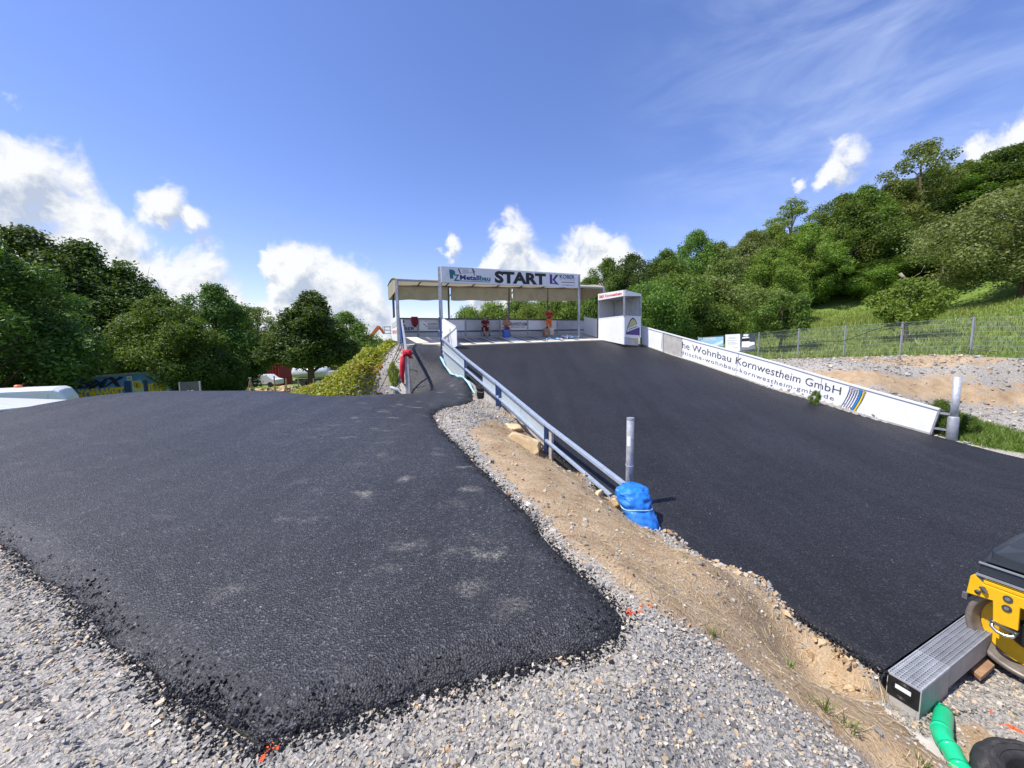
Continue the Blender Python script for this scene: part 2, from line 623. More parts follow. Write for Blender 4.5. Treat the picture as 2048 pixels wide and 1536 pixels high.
def asphalt_mat(name, dark, light, agg, spec, dusty, rough=(.42, .72)):
    m, nt, b = new_mat(name)
    t = nt.nodes.new('ShaderNodeTexCoord')
    v = N_(nt, 'ShaderNodeTexVoronoi', feature='F1', i_Scale=agg)
    nt.links.new(t.outputs['Object'], v.inputs['Vector'])
    big = noise_tex(nt, .55, 5, .6, vec=t.outputs['Object'])
    mid = noise_tex(nt, 7, 5, .65, vec=t.outputs['Object'])
    sp = nt.nodes.new('ShaderNodeSeparateColor')
    nt.links.new(v.outputs['Color'], sp.inputs[0])
    stone = ramp(nt, sp.outputs[0], [(0, dark), (.6, tuple((a + c) / 2 for a, c in zip(dark, light))), (.9, light), (1, tuple(c * 2.6 for c in light))])
    c = mixc(nt, 1.0, stone, ramp(nt, big.outputs['Fac'], [(.3, .78), (.7, 1.22)]), 'MULTIPLY')
    c = mixc(nt, 1.0, c, ramp(nt, mid.outputs['Fac'], [(.3, .82), (.7, 1.15)]), 'MULTIPLY')
    # faint paver and roller lanes
    ln = N_(nt, 'ShaderNodeMapping')
    ln.inputs['Rotation'].default_value = (0, 0, -R_(24.8) if not dusty else .35)
    ln.inputs['Scale'].default_value = (2.4, .10, 1)
    nt.links.new(t.outputs['Object'], ln.inputs['Vector'])
    lnn = noise_tex(nt, 1.0, 4, .6, vec=ln.outputs[0])
    c = mixc(nt, 1.0, c, ramp(nt, lnn.outputs['Fac'], [(.32, .80), (.68, 1.24)]), 'MULTIPLY')
    if dusty:
        # footprints and drag marks of pale gravel dust
        pv = N_(nt, 'ShaderNodeTexVoronoi', feature='F1', i_Scale=2.3, i_Randomness=1.0)
        wv = N_(nt, 'ShaderNodeMapping')
        wv.inputs['Rotation'].default_value = (0, 0, .5)
        wv.inputs['Scale'].default_value = (1.0, 1.5, 1)
        wz = noise_tex(nt, 3.0, 3, .6, vec=t.outputs['Object'])
        wa = N_(nt, 'ShaderNodeVectorMath', operation='MULTIPLY_ADD')
        wa.inputs[1].default_value = (.5, .5, 0)
        nt.links.new(wz.outputs['Color'], wa.inputs[0]); nt.links.new(t.outputs['Object'], wa.inputs[2])
        nt.links.new(wa.outputs[0], wv.inputs['Vector'])
        nt.links.new(wv.outputs[0], pv.inputs['Vector'])
        f1 = ramp(nt, pv.outputs['Distance'], [(.08, 1.0), (.36, 0.0)])
        spc = nt.nodes.new('ShaderNodeSeparateColor')
        nt.links.new(pv.outputs['Color'], spc.inputs[0])
        f2 = ramp(nt, spc.outputs[1], [(.25, 0.0), (.7, 1.0)])
        fine = noise_tex(nt, 45, 4, .7, vec=t.outputs['Object'])
        f3 = ramp(nt, fine.outputs['Fac'], [(.42, 0.0), (.62, 1.0)])
        f = math_(nt, 'MULTIPLY', math_(nt, 'MULTIPLY', f1, f2), f3)
        st = N_(nt, 'ShaderNodeMapping')
        st.inputs['Rotation'].default_value = (0, 0, -.9)
        st.inputs['Scale'].default_value = (.35, 6, 1)
        nt.links.new(t.outputs['Object'], st.inputs['Vector'])
        sn = noise_tex(nt, 1.6, 7, .7, vec=st.outputs[0])
        streak = ramp(nt, sn.outputs['Fac'], [(.60, 0.0), (.78, .6)])
        f = math_(nt, 'ADD', math_(nt, 'MULTIPLY', f, 1.25), math_(nt, 'MULTIPLY', streak, f3), True)
        f = math_(nt, 'MULTIPLY', f, dusty)
        pw = noise_tex(nt, .33, 3, .5, vec=t.outputs['Object'])
        f = math_(nt, 'MULTIPLY', f, ramp(nt, pw.outputs['Fac'], [(.36, .15), (.58, 1.0)]))
        # the trodden line runs from the near right corner towards the narrow ramp
        dt = N_(nt, 'ShaderNodeVectorMath', operation='DOT_PRODUCT')
        dt.inputs[1].default_value = (.968, .248, 0)
        nt.links.new(t.outputs['Object'], dt.inputs[0])
        tread = math_(nt, 'ABSOLUTE', math_(nt, 'SUBTRACT', dt.outputs['Value'], .15))
        f = math_(nt, 'MULTIPLY', f, ramp(nt, math_(nt, 'MULTIPLY', tread, .25), [(.0, 1.0), (.22, .8), (.5, .16)]))
        c = mixc(nt, f, c, (.36, .335, .28))
    # odd pale chips lying in the surface
    ch = N_(nt, 'ShaderNodeTexVoronoi', feature='F1', i_Scale=26.0)
    nt.links.new(t.outputs['Object'], ch.inputs['Vector'])
    cs = nt.nodes.new('ShaderNodeSeparateColor')
    nt.links.new(ch.outputs['Color'], cs.inputs[0])
    cf = math_(nt, 'MULTIPLY', ramp(nt, ch.outputs['Distance'], [(.12, 1.0), (.2, 0.0)], 'CONSTANT'), ramp(nt, cs.outputs[2], [(.975, 0.0), (.98, 1.0)], 'CONSTANT'))
    c = mixc(nt, math_(nt, 'MULTIPLY', cf, .7), c, (.3, .28, .25))
    nt.links.new(c, b.inputs['Base Color'])
    rr = ramp(nt, sp.outputs[1], [(0, rough[0]), (1, rough[1])])
    nt.links.new(rr, b.inputs['Roughness'])
    b.inputs['Specular IOR Level'].default_value = spec
    bh = mixc(nt, .35, v.outputs['Distance'], noise_tex(nt, agg * 2.2, 3, .6, vec=t.outputs['Object']).outputs['Fac'])
    bump(nt, b, bh, .85, .012)
    return m


def ground_mat():
    """gravel by default; ochre soil and grass where the ground's own attributes say so"""
    m, nt, b = new_mat('ground_surface')
    t = nt.nodes.new('ShaderNodeTexCoord')
    P = t.outputs['Object']
    soil = N_(nt, 'ShaderNodeAttribute', attribute_name='soil')
    grass = N_(nt, 'ShaderNodeAttribute', attribute_name='grass')
    v1 = N_(nt, 'ShaderNodeTexVoronoi', feature='F1', i_Scale=52.0)
    v2 = N_(nt, 'ShaderNodeTexVoronoi', feature='F1', i_Scale=120.0)
    for v in (v1, v2):
        nt.links.new(P, v.inputs['Vector'])
    s1 = nt.nodes.new('ShaderNodeSeparateColor'); nt.links.new(v1.outputs['Color'], s1.inputs[0])
    s2 = nt.nodes.new('ShaderNodeSeparateColor'); nt.links.new(v2.outputs['Color'], s2.inputs[0])
    pal = [(0, (.13, .125, .115)), (.25, (.235, .228, .215)), (.5, (.345, .33, .30)), (.7, (.42, .39, .33)), (.88, (.50, .47, .41)), (1, (.52, .42, .28))]
    g1 = ramp(nt, s1.outputs[0], pal)
    g2 = ramp(nt, s2.outputs[0], pal)
    edge = ramp(nt, v1.outputs['Distance'], [(.25, 1.0), (.62, 0.0)])
    gcol = mixc(nt, edge, g2, g1)
    bigv = noise_tex(nt, .5, 5, .6, vec=P)
    gcol = mixc(nt, 1.0, gcol, ramp(nt, bigv.outputs['Fac'], [(.3, .85), (.7, 1.15)]), 'MULTIPLY')
    # soil: ochre sandy earth, dry straw and crumbs
    sn = noise_tex(nt, 3, 8, .68, vec=P)
    sf = noise_tex(nt, 60, 5, .7, vec=P)
    scol = ramp(nt, sn.outputs['Fac'], [(.3, (.31, .205, .115)), (.5, (.44, .315, .185)), (.72, (.54, .415, .26))])
    scol = mixc(nt, 1.0, scol, ramp(nt, sf.outputs['Fac'], [(.3, .62), (.7, 1.3)]), 'MULTIPLY')
    crumb = ramp(nt, s1.outputs[1], [(.90, 0.0), (.93, 1.0)], 'CONSTANT')
    scol = mixc(nt, math_(nt, 'MULTIPLY', crumb, edge), scol, g1)
    # grass: meadow green with yellower and darker drifts
    gn = noise_tex(nt, .35, 7, .65, vec=P)
    gf = noise_tex(nt, 9, 6, .75, vec=P)
    grs = ramp(nt, gn.outputs['Fac'], [(.3, (.085, .15, .026)), (.5, (.15, .225, .042)), (.7, (.25, .30, .075))])
    grs = mixc(nt, 1.0, grs, ramp(nt, gf.outputs['Fac'], [(.3, .6), (.7, 1.35)]), 'MULTIPLY')
    br = noise_tex(nt, 5.5, 7, .7, vec=P)
    bro = math_(nt, 'SUBTRACT', br.outputs['Fac'], .5)

    def mask(att):
        return ramp(nt, math_(nt, 'ADD', att.outputs['Fac'], math_(nt, 'MULTIPLY', bro, 1.1)), [(.42, 0.0), (.58, 1.0)])
    c = mixc(nt, mask(soil), gcol, scol)
    c = mixc(nt, mask(grass), c, grs)
    nt.links.new(c, b.inputs['Base Color'])
    b.inputs['Roughness'].default_value = .93
    b.inputs['Specular IOR Level'].default_value = .2
    h = mixc(nt, .4, v1.outputs['Distance'], v2.outputs['Distance'])
    h = mixc(nt, .5, h, sf.outputs['Fac'])
    bump(nt, b, h, .9, .02)
    return m


def stone_mat():
    m, nt, b = new_mat('crushed_stone')
    a = N_(nt, 'ShaderNodeAttribute', attribute_name='tone')
    n = noise_tex(nt, 55, 5, .7)
    c = mixc(nt, 1.0, a.outputs['Color'], ramp(nt, n.outputs['Fac'], [(.3, .78), (.7, 1.2)]), 'MULTIPLY')
    nt.links.new(c, b.inputs['Base Color'])
    b.inputs['Roughness'].default_value = .85
    b.inputs['Specular IOR Level'].default_value = .3
    bump(nt, b, n.outputs['Fac'], .35, .004)
    return m


def leaf_mat(name, dark, mid, light, trans=.35):
    m, nt, b = new_mat(name)
    nt.nodes.remove(b)
    out = nt.nodes['Material Output']
    g = nt.nodes.new('ShaderNodeNewGeometry')
    oi = nt.nodes.new('ShaderNodeObjectInfo')
    n = noise_tex(nt, .45, 3, .5)
    f = math_(nt, 'ADD', math_(nt, 'MULTIPLY', g.outputs['Random Per Island'], .6), math_(nt, 'MULTIPLY', n.outputs['Fac'], .55))
    c = ramp(nt, f, [(.15, dark), (.55, mid), (1.0, light)])
    hs = nt.nodes.new('ShaderNodeHueSaturation')
    nt.links.new(math_(nt, 'ADD', math_(nt, 'MULTIPLY', oi.outputs['Random'], .03), .468), hs.inputs['Hue'])
    nt.links.new(math_(nt, 'ADD', math_(nt, 'MULTIPLY', oi.outputs['Random'], .4), .85), hs.inputs['Value'])
    nt.links.new(c, hs.inputs['Color'])
    c = hs.outputs['Color']
    d = nt.nodes.new('ShaderNodeBsdfPrincipled')
    d.inputs['Roughness'].default_value = .5
    d.inputs['Specular IOR Level'].default_value = .35
    nt.links.new(c, d.inputs['Base Color'])
    tr = nt.nodes.new('ShaderNodeBsdfTranslucent')
    tc = mixc(nt, 1.0, c, (1.25, 1.2, .5), 'MULTIPLY')
    nt.links.new(tc, tr.inputs['Color'])
    mx = nt.nodes.new('ShaderNodeMixShader')
    mx.inputs[0].default_value = trans
    nt.links.new(d.outputs[0], mx.inputs[1]); nt.links.new(tr.outputs[0], mx.inputs[2])
    nt.links.new(mx.outputs[0], out.inputs['Surface'])
    return m


def concrete_mat(name, col, scale=5):
    m, nt, b = new_mat(name)
    n = noise_tex(nt, scale, 8, .65)
    st = noise_tex(nt, scale * .3, 6, .7, dist=.6)
    c = ramp(nt, n.outputs['Fac'], [(.3, tuple(x * .8 for x in col)), (.7, tuple(min(1, x * 1.15) for x in col))])
    f = ramp(nt, st.outputs['Fac'], [(.5, 0.0), (.75, .45)])
    c = mixc(nt, f, c, tuple(x * .55 for x in (col[0], col[1] * .95, col[2] * .85)))
    nt.links.new(c, b.inputs['Base Color'])
    b.inputs['Roughness'].default_value = .88
    b.inputs['Specular IOR Level'].default_value = .3
    bump(nt, b, noise_tex(nt, 40, 6, .7).outputs['Fac'], .35, .01)
    return m


def pale_sheet_mat():
    """milky greenish plastic sheet in the barrier: lets some light through"""
    m, nt, b = new_mat('milky_sheet')
    n = noise_tex(nt, 5, 7, .65)
    c = ramp(nt, n.outputs['Fac'], [(.3, (.50, .57, .58)), (.7, (.64, .70, .70))])
    nt.links.new(c, b.inputs['Base Color'])
    b.inputs['Roughness'].default_value = .45
    tr = nt.nodes.new('ShaderNodeBsdfTranslucent')
    tr.inputs['Color'].default_value = (.62, .70, .70, 1)
    mx = nt.nodes.new('ShaderNodeMixShader'); mx.inputs[0].default_value = .3
    nt.links.new(b.outputs[0], mx.inputs[1]); nt.links.new(tr.outputs[0], mx.inputs[2])
    nt.links.new(mx.outputs[0], nt.nodes['Material Output'].inputs['Surface'])
    return m


def canvas_mat():
    m, nt, b = new_mat('canvas')
    n = noise_tex(nt, 1.6, 7, .7, dist=.4)
    w = noise_tex(nt, 5, 5, .6)
    c = ramp(nt, n.outputs['Fac'], [(.3, (.34, .30, .21)), (.55, (.46, .42, .32)), (.75, (.52, .49, .39))])
    nt.links.new(c, b.inputs['Base Color'])
    b.inputs['Roughness'].default_value = .8
    bump(nt, b, w.outputs['Fac'], .5, .05)
    tr = nt.nodes.new('ShaderNodeBsdfTranslucent')
    tr.inputs['Color'].default_value = (.60, .52, .36, 1)
    mx = nt.nodes.new('ShaderNodeMixShader'); mx.inputs[0].default_value = .25
    nt.links.new(b.outputs[0], mx.inputs[1]); nt.links.new(tr.outputs[0], mx.inputs[2])
    nt.links.new(mx.outputs[0], nt.nodes['Material Output'].inputs['Surface'])
    return m


M = {}
M['asphalt_old'] = asphalt_mat('asphalt_pad', (.0130, .0128, .0136), (.046, .0457, .048), 85, .5, 1.0, (.34, .6))
M['asphalt_new'] = asphalt_mat('asphalt_ramp', (.0075, .0076, .0092), (.024, .0245, .030), 95, .38, 0, (.48, .74))
M['asphalt_crumb'] = simple('asphalt_crumb', (.011, .011, .0125), .5, var=.5, scale=60, spec=.5)
M['ground'] = ground_mat()
M['stone'] = stone_mat()
M['white_panel'] = simple('white_panel', (.80, .80, .80), .45, var=.04, scale=2, dirt=((.55, .53, .48), .35))
M['white_board'] = simple('white_board', (.84, .845, .85), .4, var=.03, scale=2.5, dirt=((.6, .58, .53), .3))
M['grey_panel'] = simple('grey_panel', (.52, .53, .55), .55, var=.08, scale=3, dirt=((.36, .35, .33), .5))
M['concrete'] = concrete_mat('concrete', (.46, .44, .40))
M['concrete_pale'] = concrete_mat('concrete_pale', (.66, .61, .51), 4)
M['steel'] = simple('galvanised_steel', (.56, .58, .60), .5, .45, var=.2, scale=14, dirt=((.3, .3, .3), .5))
M['steel_dull'] = simple('dull_galvanised_steel', (.36, .375, .40), .6, .4, var=.2, scale=9, dirt=((.28, .27, .25), .5))
M['steel_dark'] = simple('dark_steel', (.085, .09, .10), .5, .5, var=.2, scale=8)
M['blue_rail'] = simple('pale_blue_paint', (.44, .52, .63), .4, .35, var=.15, scale=12, dirt=((.5, .52, .55), .5))
M['blue_dark'] = simple('dark_and_shaded_blue', (.035, .075, .20), .4, .1, var=.2, scale=10)  # dark blue parts, and the shade painted into the side rail posts
M['sheet'] = pale_sheet_mat()
M['canvas'] = canvas_mat()
M['black_print'] = simple('black_print', (.012, .012, .014), .5, var=.1)
M['grey_print'] = simple('grey_print', (.07, .07, .075), .55, var=.15)
M['teal_print'] = simple('teal_print', (.012, .16, .18), .5, var=.1)
M['navy_print'] = simple('navy_print', (.03, .03, .17), .5, var=.1)
M['violet_print'] = simple('violet_print', (.09, .035, .24), .5, var=.1)
M['red_print'] = simple('red_print', (.72, .07, .03), .5, var=.1)
M['blue_print'] = simple('blue_print', (.02, .27, .70), .5, var=.1)
M['yellow_print'] = simple('yellow_print', (.82, .60, .02), .5, var=.1)
M['olive_print'] = simple('olive_print', (.55, .50, .22), .5, var=.1)
M['red_cloth'] = simple('red_cloth', (.52, .012, .03), .85, var=.2, scale=14, bumpy=.4)
M['dark_red_cloth'] = simple('dark_red_cloth', (.20, .012, .022), .85, var=.25, scale=14, bumpy=.4)
M['maroon_cloth'] = simple('maroon_cloth', (.13, .008, .03), .85, var=.25, scale=14, bumpy=.4)
M['shirt_red'] = simple('shirt_red', (.42, .018, .02), .85, var=.2, scale=14, bumpy=.4)
M['orange_cloth'] = simple('orange_cloth', (.95, .19, .012), .7, var=.12, scale=14, bumpy=.3)
M['dark_cloth'] = simple('dark_cloth', (.02, .022, .03), .85, var=.3, scale=14, bumpy=.3)
M['skin'] = simple('skin', (.42, .21, .13), .55, var=.12, scale=12)
M['hair'] = simple('hair', (.018, .012, .009), .6, var=.3, scale=40)
M['leather'] = simple('boot_leather', (.05, .035, .025), .6, var=.3, scale=20)
M['blue_plastic'] = simple('blue_plastic', (.03, .12, .42), .4, var=.12, scale=8, dirt=((.25, .3, .4), .4))
M['rust_plastic'] = simple('stained_canister', (.30, .14, .06), .6, var=.5, scale=9, dirt=((.6, .5, .36), .8))
M['cream_plastic'] = simple('cream_plastic', (.74, .66, .48), .5, var=.12, scale=8, dirt=((.5, .4, .25), .4))
M['black_plastic'] = simple('black_plastic', (.014, .014, .015), .45, var=.3, scale=10)
M['tarp'] = simple('blue_tarpaulin', (.015, .19, .66), .5, var=.22, scale=9, bumpy=.6, bscale=22, dirt=((.12, .28, .55), .5))
M['cyan_foil'] = simple('pale_blue_foil', (.42, .68, .85), .35, var=.2, scale=10, bumpy=.4, bscale=30)
M['wood'] = simple('weathered_wood', (.34, .20, .11), .75, var=.35, scale=9, bumpy=.4, bscale=50)
M['wood_pole'] = simple('broom_wood', (.22, .13, .07), .7, var=.3, scale=20)
M['limestone'] = concrete_mat('limestone', (.62, .47, .27), 6)
M['clod'] = concrete_mat('earth_clod', (.36, .24, .13), 12)
M['green_pipe'] = simple('green_pipe', (.008, .56, .24), .28, var=.08, scale=6, dirt=((.1, .35, .22), .4))
M['rubber'] = simple('rubber', (.028, .027, .026), .7, var=.35, scale=18, dirt=((.14, .12, .10), .7), bumpy=.3)
M['yellow_paint'] = simple('yellow_paint', (.80, .46, .012), .35, var=.08, scale=7, dirt=((.45, .28, .03), .4))
M['hood'] = simple('hood_paint', (.028, .036, .046), .42, var=.15, scale=5, dirt=((.10, .10, .10), .5))
M['drum_steel'] = simple('drum_steel', (.27, .23, .19), .5, .45, var=.3, scale=12, dirt=((.10, .09, .08), .7))
M['chrome'] = simple('worn_chrome', (.58, .58, .56), .3, .9, var=.2, scale=12)
M['orange_spray'] = simple('orange_spray', (.90, .13, .03), .7, var=.25, scale=40)
M['bark'] = concrete_mat('bark', (.13, .095, .065), 9)
M['deadwood'] = concrete_mat('deadwood', (.36, .30, .24), 9)
M['straw'] = simple('straw', (.58, .45, .24), .8, var=.3, scale=5)
M['blade'] = leaf_mat('grass_blade', (.06, .12, .015), (.12, .21, .035), (.22, .31, .07), .3)
M['meadow'] = leaf_mat('meadow_blade', (.11, .18, .03), (.19, .27, .055), (.33, .37, .11), .3)
M['leaf_dark'] = leaf_mat('leaf_dark', (0.027, 0.073, 0.013), (0.056, 0.131, 0.020), (0.119, 0.219, 0.037), .35)
M['leaf_mid'] = leaf_mat('leaf_mid', (0.042, 0.102, 0.014), (0.096, 0.198, 0.029), (0.192, 0.312, 0.054), .38)
M['leaf_light'] = leaf_mat('leaf_light', (0.063, 0.138, 0.018), (0.144, 0.253, 0.037), (0.265, 0.380, 0.069), .4)
M['leaf_olive'] = leaf_mat('leaf_olive', (0.069, 0.115, 0.025), (0.149, 0.218, 0.052), (0.265, 0.333, 0.103), .38)
M['leaf_pale'] = leaf_mat('leaf_pale', (.08, .12, .035), (.17, .225, .075), (.30, .35, .14), .4)
M['leaf_lime'] = leaf_mat('leaf_lime', (.13, .21, .02), (.27, .37, .04), (.46, .50, .07), .4)
M['leaf_orange'] = leaf_mat('leaf_orange', (.25, .12, .03), (.45, .20, .05), (.55, .36, .08), .4)
M['van_white'] = simple('van_paint', (.80, .82, .85), .3, var=.03, scale=3)
M['glass_dark'] = simple('dark_glass', (.03, .035, .04), .08, var=.1, spec=.6)
M['container_blue'] = simple('container_paint', (.10, .27, .52), .6, var=.35, scale=1.4, dirt=((.02, .05, .12), .6))
M['graffiti_yellow'] = simple('graffiti_yellow', (.82, .62, .03), .6, var=.2, scale=6)
M['graffiti_navy'] = simple('graffiti_navy', (.015, .015, .06), .6, var=.3, scale=6)
M['container_red'] = simple('container_red', (.33, .02, .03), .6, var=.2, scale=4)
M['tank'] = simple('tank_metal', (.60, .64, .66), .45, .2, var=.12, scale=3)
M['lift_orange'] = simple('lift_orange', (.75, .17, .04), .45, var=.12, scale=3)
M['poster_blue'] = simple('poster_blue', (.33, .60, .85), .5, var=.1, scale=3)
M['poster_sky'] = simple('poster_pale', (.66, .80, .90), .5, var=.08, scale=5)
M['poster_dark'] = simple('poster_dark', (.05, .075, .09), .5, var=.5, scale=9)
M['poster_road'] = simple('poster_road', (.20, .22, .27), .5, var=.25, scale=6)
M['wire'] = simple('fence_wire', (.36, .40, .37), .5, .4, var=.1, scale=5)
M['mat_grey'] = simple('gate_mat', (.17, .19, .215), .7, var=.2, scale=6, dirt=((.3, .29, .27), .5))
M['mat_olive'] = simple('gate_gap', (.15, .14, .10), .8, var=.3, scale=6)
M['mat_blue'] = simple('gate_plate', (.44, .53, .60), .5, .2, var=.15, scale=6)
# ------------------------------------------------------------------ the lie of the land
TH = R_(24.8)
DN = Vector((math.sin(TH), -math.cos(TH), 0))       # down the start ramp
AC = Vector((math.cos(TH), math.sin(TH), 0))        # across the start ramp, to the right
UP = Vector((0, 0, 1))
P_RAIL = py(886, 717, 14.7)
P_BOARD = py(1898, 885, 9.44)


def onL(u, v): return onplane(u, v, P_RAIL, AC)
def onR(u, v): return onplane(u, v, P_BOARD, AC)


class RBF:
    def __init__(self, pts, c):
        P = np.array([tuple(p) for p in pts], dtype=float)
        self.P, self.c = P[:, :2], c
        n = len(P)
        D = np.linalg.norm(self.P[:, None] - self.P[None], axis=2)
        A = np.zeros((n + 3, n + 3))
        A[:n, :n] = -np.sqrt(D ** 2 + c * c) - np.eye(n) * 1e-3
        A[:n, n] = 1; A[:n, n + 1:] = self.P
        A[n, :n] = 1; A[n + 1:, :n] = self.P.T
        self.w = np.linalg.solve(A, np.concatenate([P[:, 2], np.zeros(3)]))

    def __call__(self, X):
        X = np.atleast_2d(np.asarray(X, dtype=float))[:, :2]
        out = np.zeros(len(X))
        n = len(self.P)
        for i in range(0, len(X), 20000):
            x = X[i:i + 20000]
            D2 = ((x[:, None] - self.P[None]) ** 2).sum(2)
            out[i:i + 20000] = -np.sqrt(D2 + self.c ** 2) @ self.w[:n] + self.w[n] + x @ self.w[n + 1:]
        return out


def inside(X, poly):
    X = np.asarray(X)[:, :2]
    p = np.array([(a[0], a[1]) for a in poly])
    q = np.roll(p, -1, 0)
    r = np.zeros(len(X), bool)
    for (x0, y0), (x1, y1) in zip(p, q):
        if y0 == y1:
            continue
        c = ((y0 > X[:, 1]) != (y1 > X[:, 1])) & (X[:, 0] < (x1 - x0) * (X[:, 1] - y0) / (y1 - y0) + x0)
        r ^= c
    return r


def edge_dist(X, poly, closed=True):
    X = np.asarray(X)[:, :2]
    p = np.array([(a[0], a[1]) for a in poly])
    q = np.roll(p, -1, 0)
    if not closed:
        p, q = p[:-1], q[:-1]
    best = np.full(len(X), 1e9)
    for a, b in zip(p, q):
        ab = b - a
        t = np.clip(((X - a) @ ab) / max(ab @ ab, 1e-9), 0, 1)
        best = np.minimum(best, np.linalg.norm(X - (a + t[:, None] * ab), axis=1))
    return best


def sstep(x):
    x = np.clip(x, 0, 1)
    return x * x * (3 - 2 * x)


def resample(poly, step, closed=True):
    pts = [Vector((a[0], a[1])) for a in poly]
    if closed:
        pts = pts + [pts[0]]
    out = []
    for a, b in zip(pts[:-1], pts[1:]):
        k = max(1, int((b - a).length / step))
        for i in range(k):
            out.append(a.lerp(b, i / k))
    return out


def smooth_poly(poly, it=2):
    pts = [Vector((a[0], a[1])) for a in poly]
    for _ in range(it):
        q = []
        for i in range(len(pts)):
            a, b = pts[i], pts[(i + 1) % len(pts)]
            q += [a.lerp(b, .25), a.lerp(b, .75)]
        pts = q
    return pts


# --- start ramp: a long S shaped slope between the blue rail and the white boards
_L = [py(905, 694, 16.6), onL(934, 742), onL(998, 797), onL(1095, 892), onL(1225, 990), pz(1330, 1078, -.80), pz(1560, 1200, -.82), pz(1768, 1342, -.84)]
_R = [onR(1285, 690), onR(1340, 709), onR(1400, 728), onR(1471, 752), onR(1547, 779), onR(1637, 803.5), onR(1706, 827), onR(1862, 869), onR(2048, 918)]
S_TOP = -16.52
S_END = _L[-1].dot(DN)
_R.append(_R[-1] + DN * (S_END - _R[-1].dot(DN)) + Vector((0, 0, -.86 - _R[-1].z)))


def _curve(pts):
    s = [p.dot(DN) for p in pts]; t = [p.dot(AC) for p in pts]; z = [p.z for p in pts]
    k0 = (z[1] - z[0]) / (s[1] - s[0])
    s = [S_TOP - .6] + s + [S_END + 1.0]
    z = [z[0] + k0 * .6 * (S_TOP - .6 - s[1])] + z + [z[-1]]
    t = [t[0]] + t + [t[-1]]
    g = np.linspace(S_TOP - .5, S_END + .5, 400)
    tt, zz = np.interp(g, s, t), np.interp(g, s, z)
    ker = np.hanning(31); ker /= ker.sum()
    pad = lambda a: np.convolve(np.concatenate([np.full(15, a[0]) - np.arange(15, 0, -1) * (a[1] - a[0]), a, np.full(15, a[-1])]), ker, 'valid')
    return g, pad(tt), pad(zz)


_gs, _lt, _lz = _curve(_L)
_, _rt, _rz = _curve(_R)
_mid = [py(1100, 697, 18.0)]


def ramp_tz(s, w):
    """across position and height of the ramp at distance s down, w = 0 left edge .. 1 right edge"""
    tl, zl = np.interp(s, _gs, _lt), np.interp(s, _gs, _lz)
    tr, zr = np.interp(s, _gs, _rt), np.interp(s, _gs, _rz)
    return tl + (tr - tl) * w, zl + (zr - zl) * w


def ramp_z(x, y):
    s = x * DN.x + y * DN.y
    t = x * AC.x + y * AC.y
    tl, zl = np.interp(s, _gs, _lt), np.interp(s, _gs, _lz)
    tr, zr = np.interp(s, _gs, _rt), np.interp(s, _gs, _rz)
    w = (t - tl) / (tr - tl)
    return zl + (zr - zl) * np.clip(w, -.1, 1.1), w, s


def ramp_pt(s, w, dz=0):
    t, z = ramp_tz(s, w)
    p = DN * float(s) + AC * float(t)
    return Vector((p.x, p.y, float(z) + dz))


# --- asphalt pad in front and the narrow access ramp up to the platform
PAD_OUT = [pz(-420, 905, .06), pz(0, 1062, .06), pz(120, 1152, .06), pz(250, 1272, .06), pz(400, 1392, .06), pz(500, 1452, .06), pz(545, 1446, .06),
           pz(760, 1372, .06), pz(1000, 1312, .06), pz(1190, 1268, .06), pz(1242, 1243, .06), pz(1245, 1200, .06), pz(1130, 1108, .07),
           pz(1060, 1020, .08), pz(960, 925, .1), pz(905, 875, .13), pz(872, 842, .15), pz(866, 824, .16), pz(880, 811, .17), pz(935, 802, .19), pz(948, 790, .2)]
RAMP_R = [onL(934, 757), onL(886, 717), py(884, 688, 17.0)]
RAMP_L = [py(811, 688, 16.8), py(813, 730, 14.0), pz(821, 787, .24)]
CREST = [pz(760, 790, .24), pz(700, 793, .24), pz(640, 792, .26), pz(560, 785, .32), pz(400, 785, .32), pz(280, 790, .32), pz(140, 803, .31), pz(0, 824, .30)]
back = []
for i, p in enumerate(CREST):
    o = Vector((-.15, 1, 0)) * 2.6 if i < 5 else Vector((-.75, .66, 0)) * 2.6
    back.append(p + o + Vector((0, 0, -.75)))
_pad_ctl = PAD_OUT[1:] + RAMP_R + RAMP_L + CREST + back + [pz(600, 1100, .085), pz(300, 950, .13), pz(700, 900, .14), pz(800, 830, .18), pz(450, 850, .2),
            pz(-420, 905, .06), py(850, 730, 14.0), py(850, 688, 16.9), pz(860, 787, .24), Vector((-13, 4, .05)), Vector((-12.5, 7, .0)),
            Vector((-14.5, 9, -.6))]
pad_f = RBF(_pad_ctl, .6)
PAD_POLY = [(p.x, p.y) for p in PAD_OUT + RAMP_R + RAMP_L] + [(p.x, p.y) for p in [CREST[0] + Vector((.3, .1, 0))] + back[0:]] + [(-14.0, 6.5)]

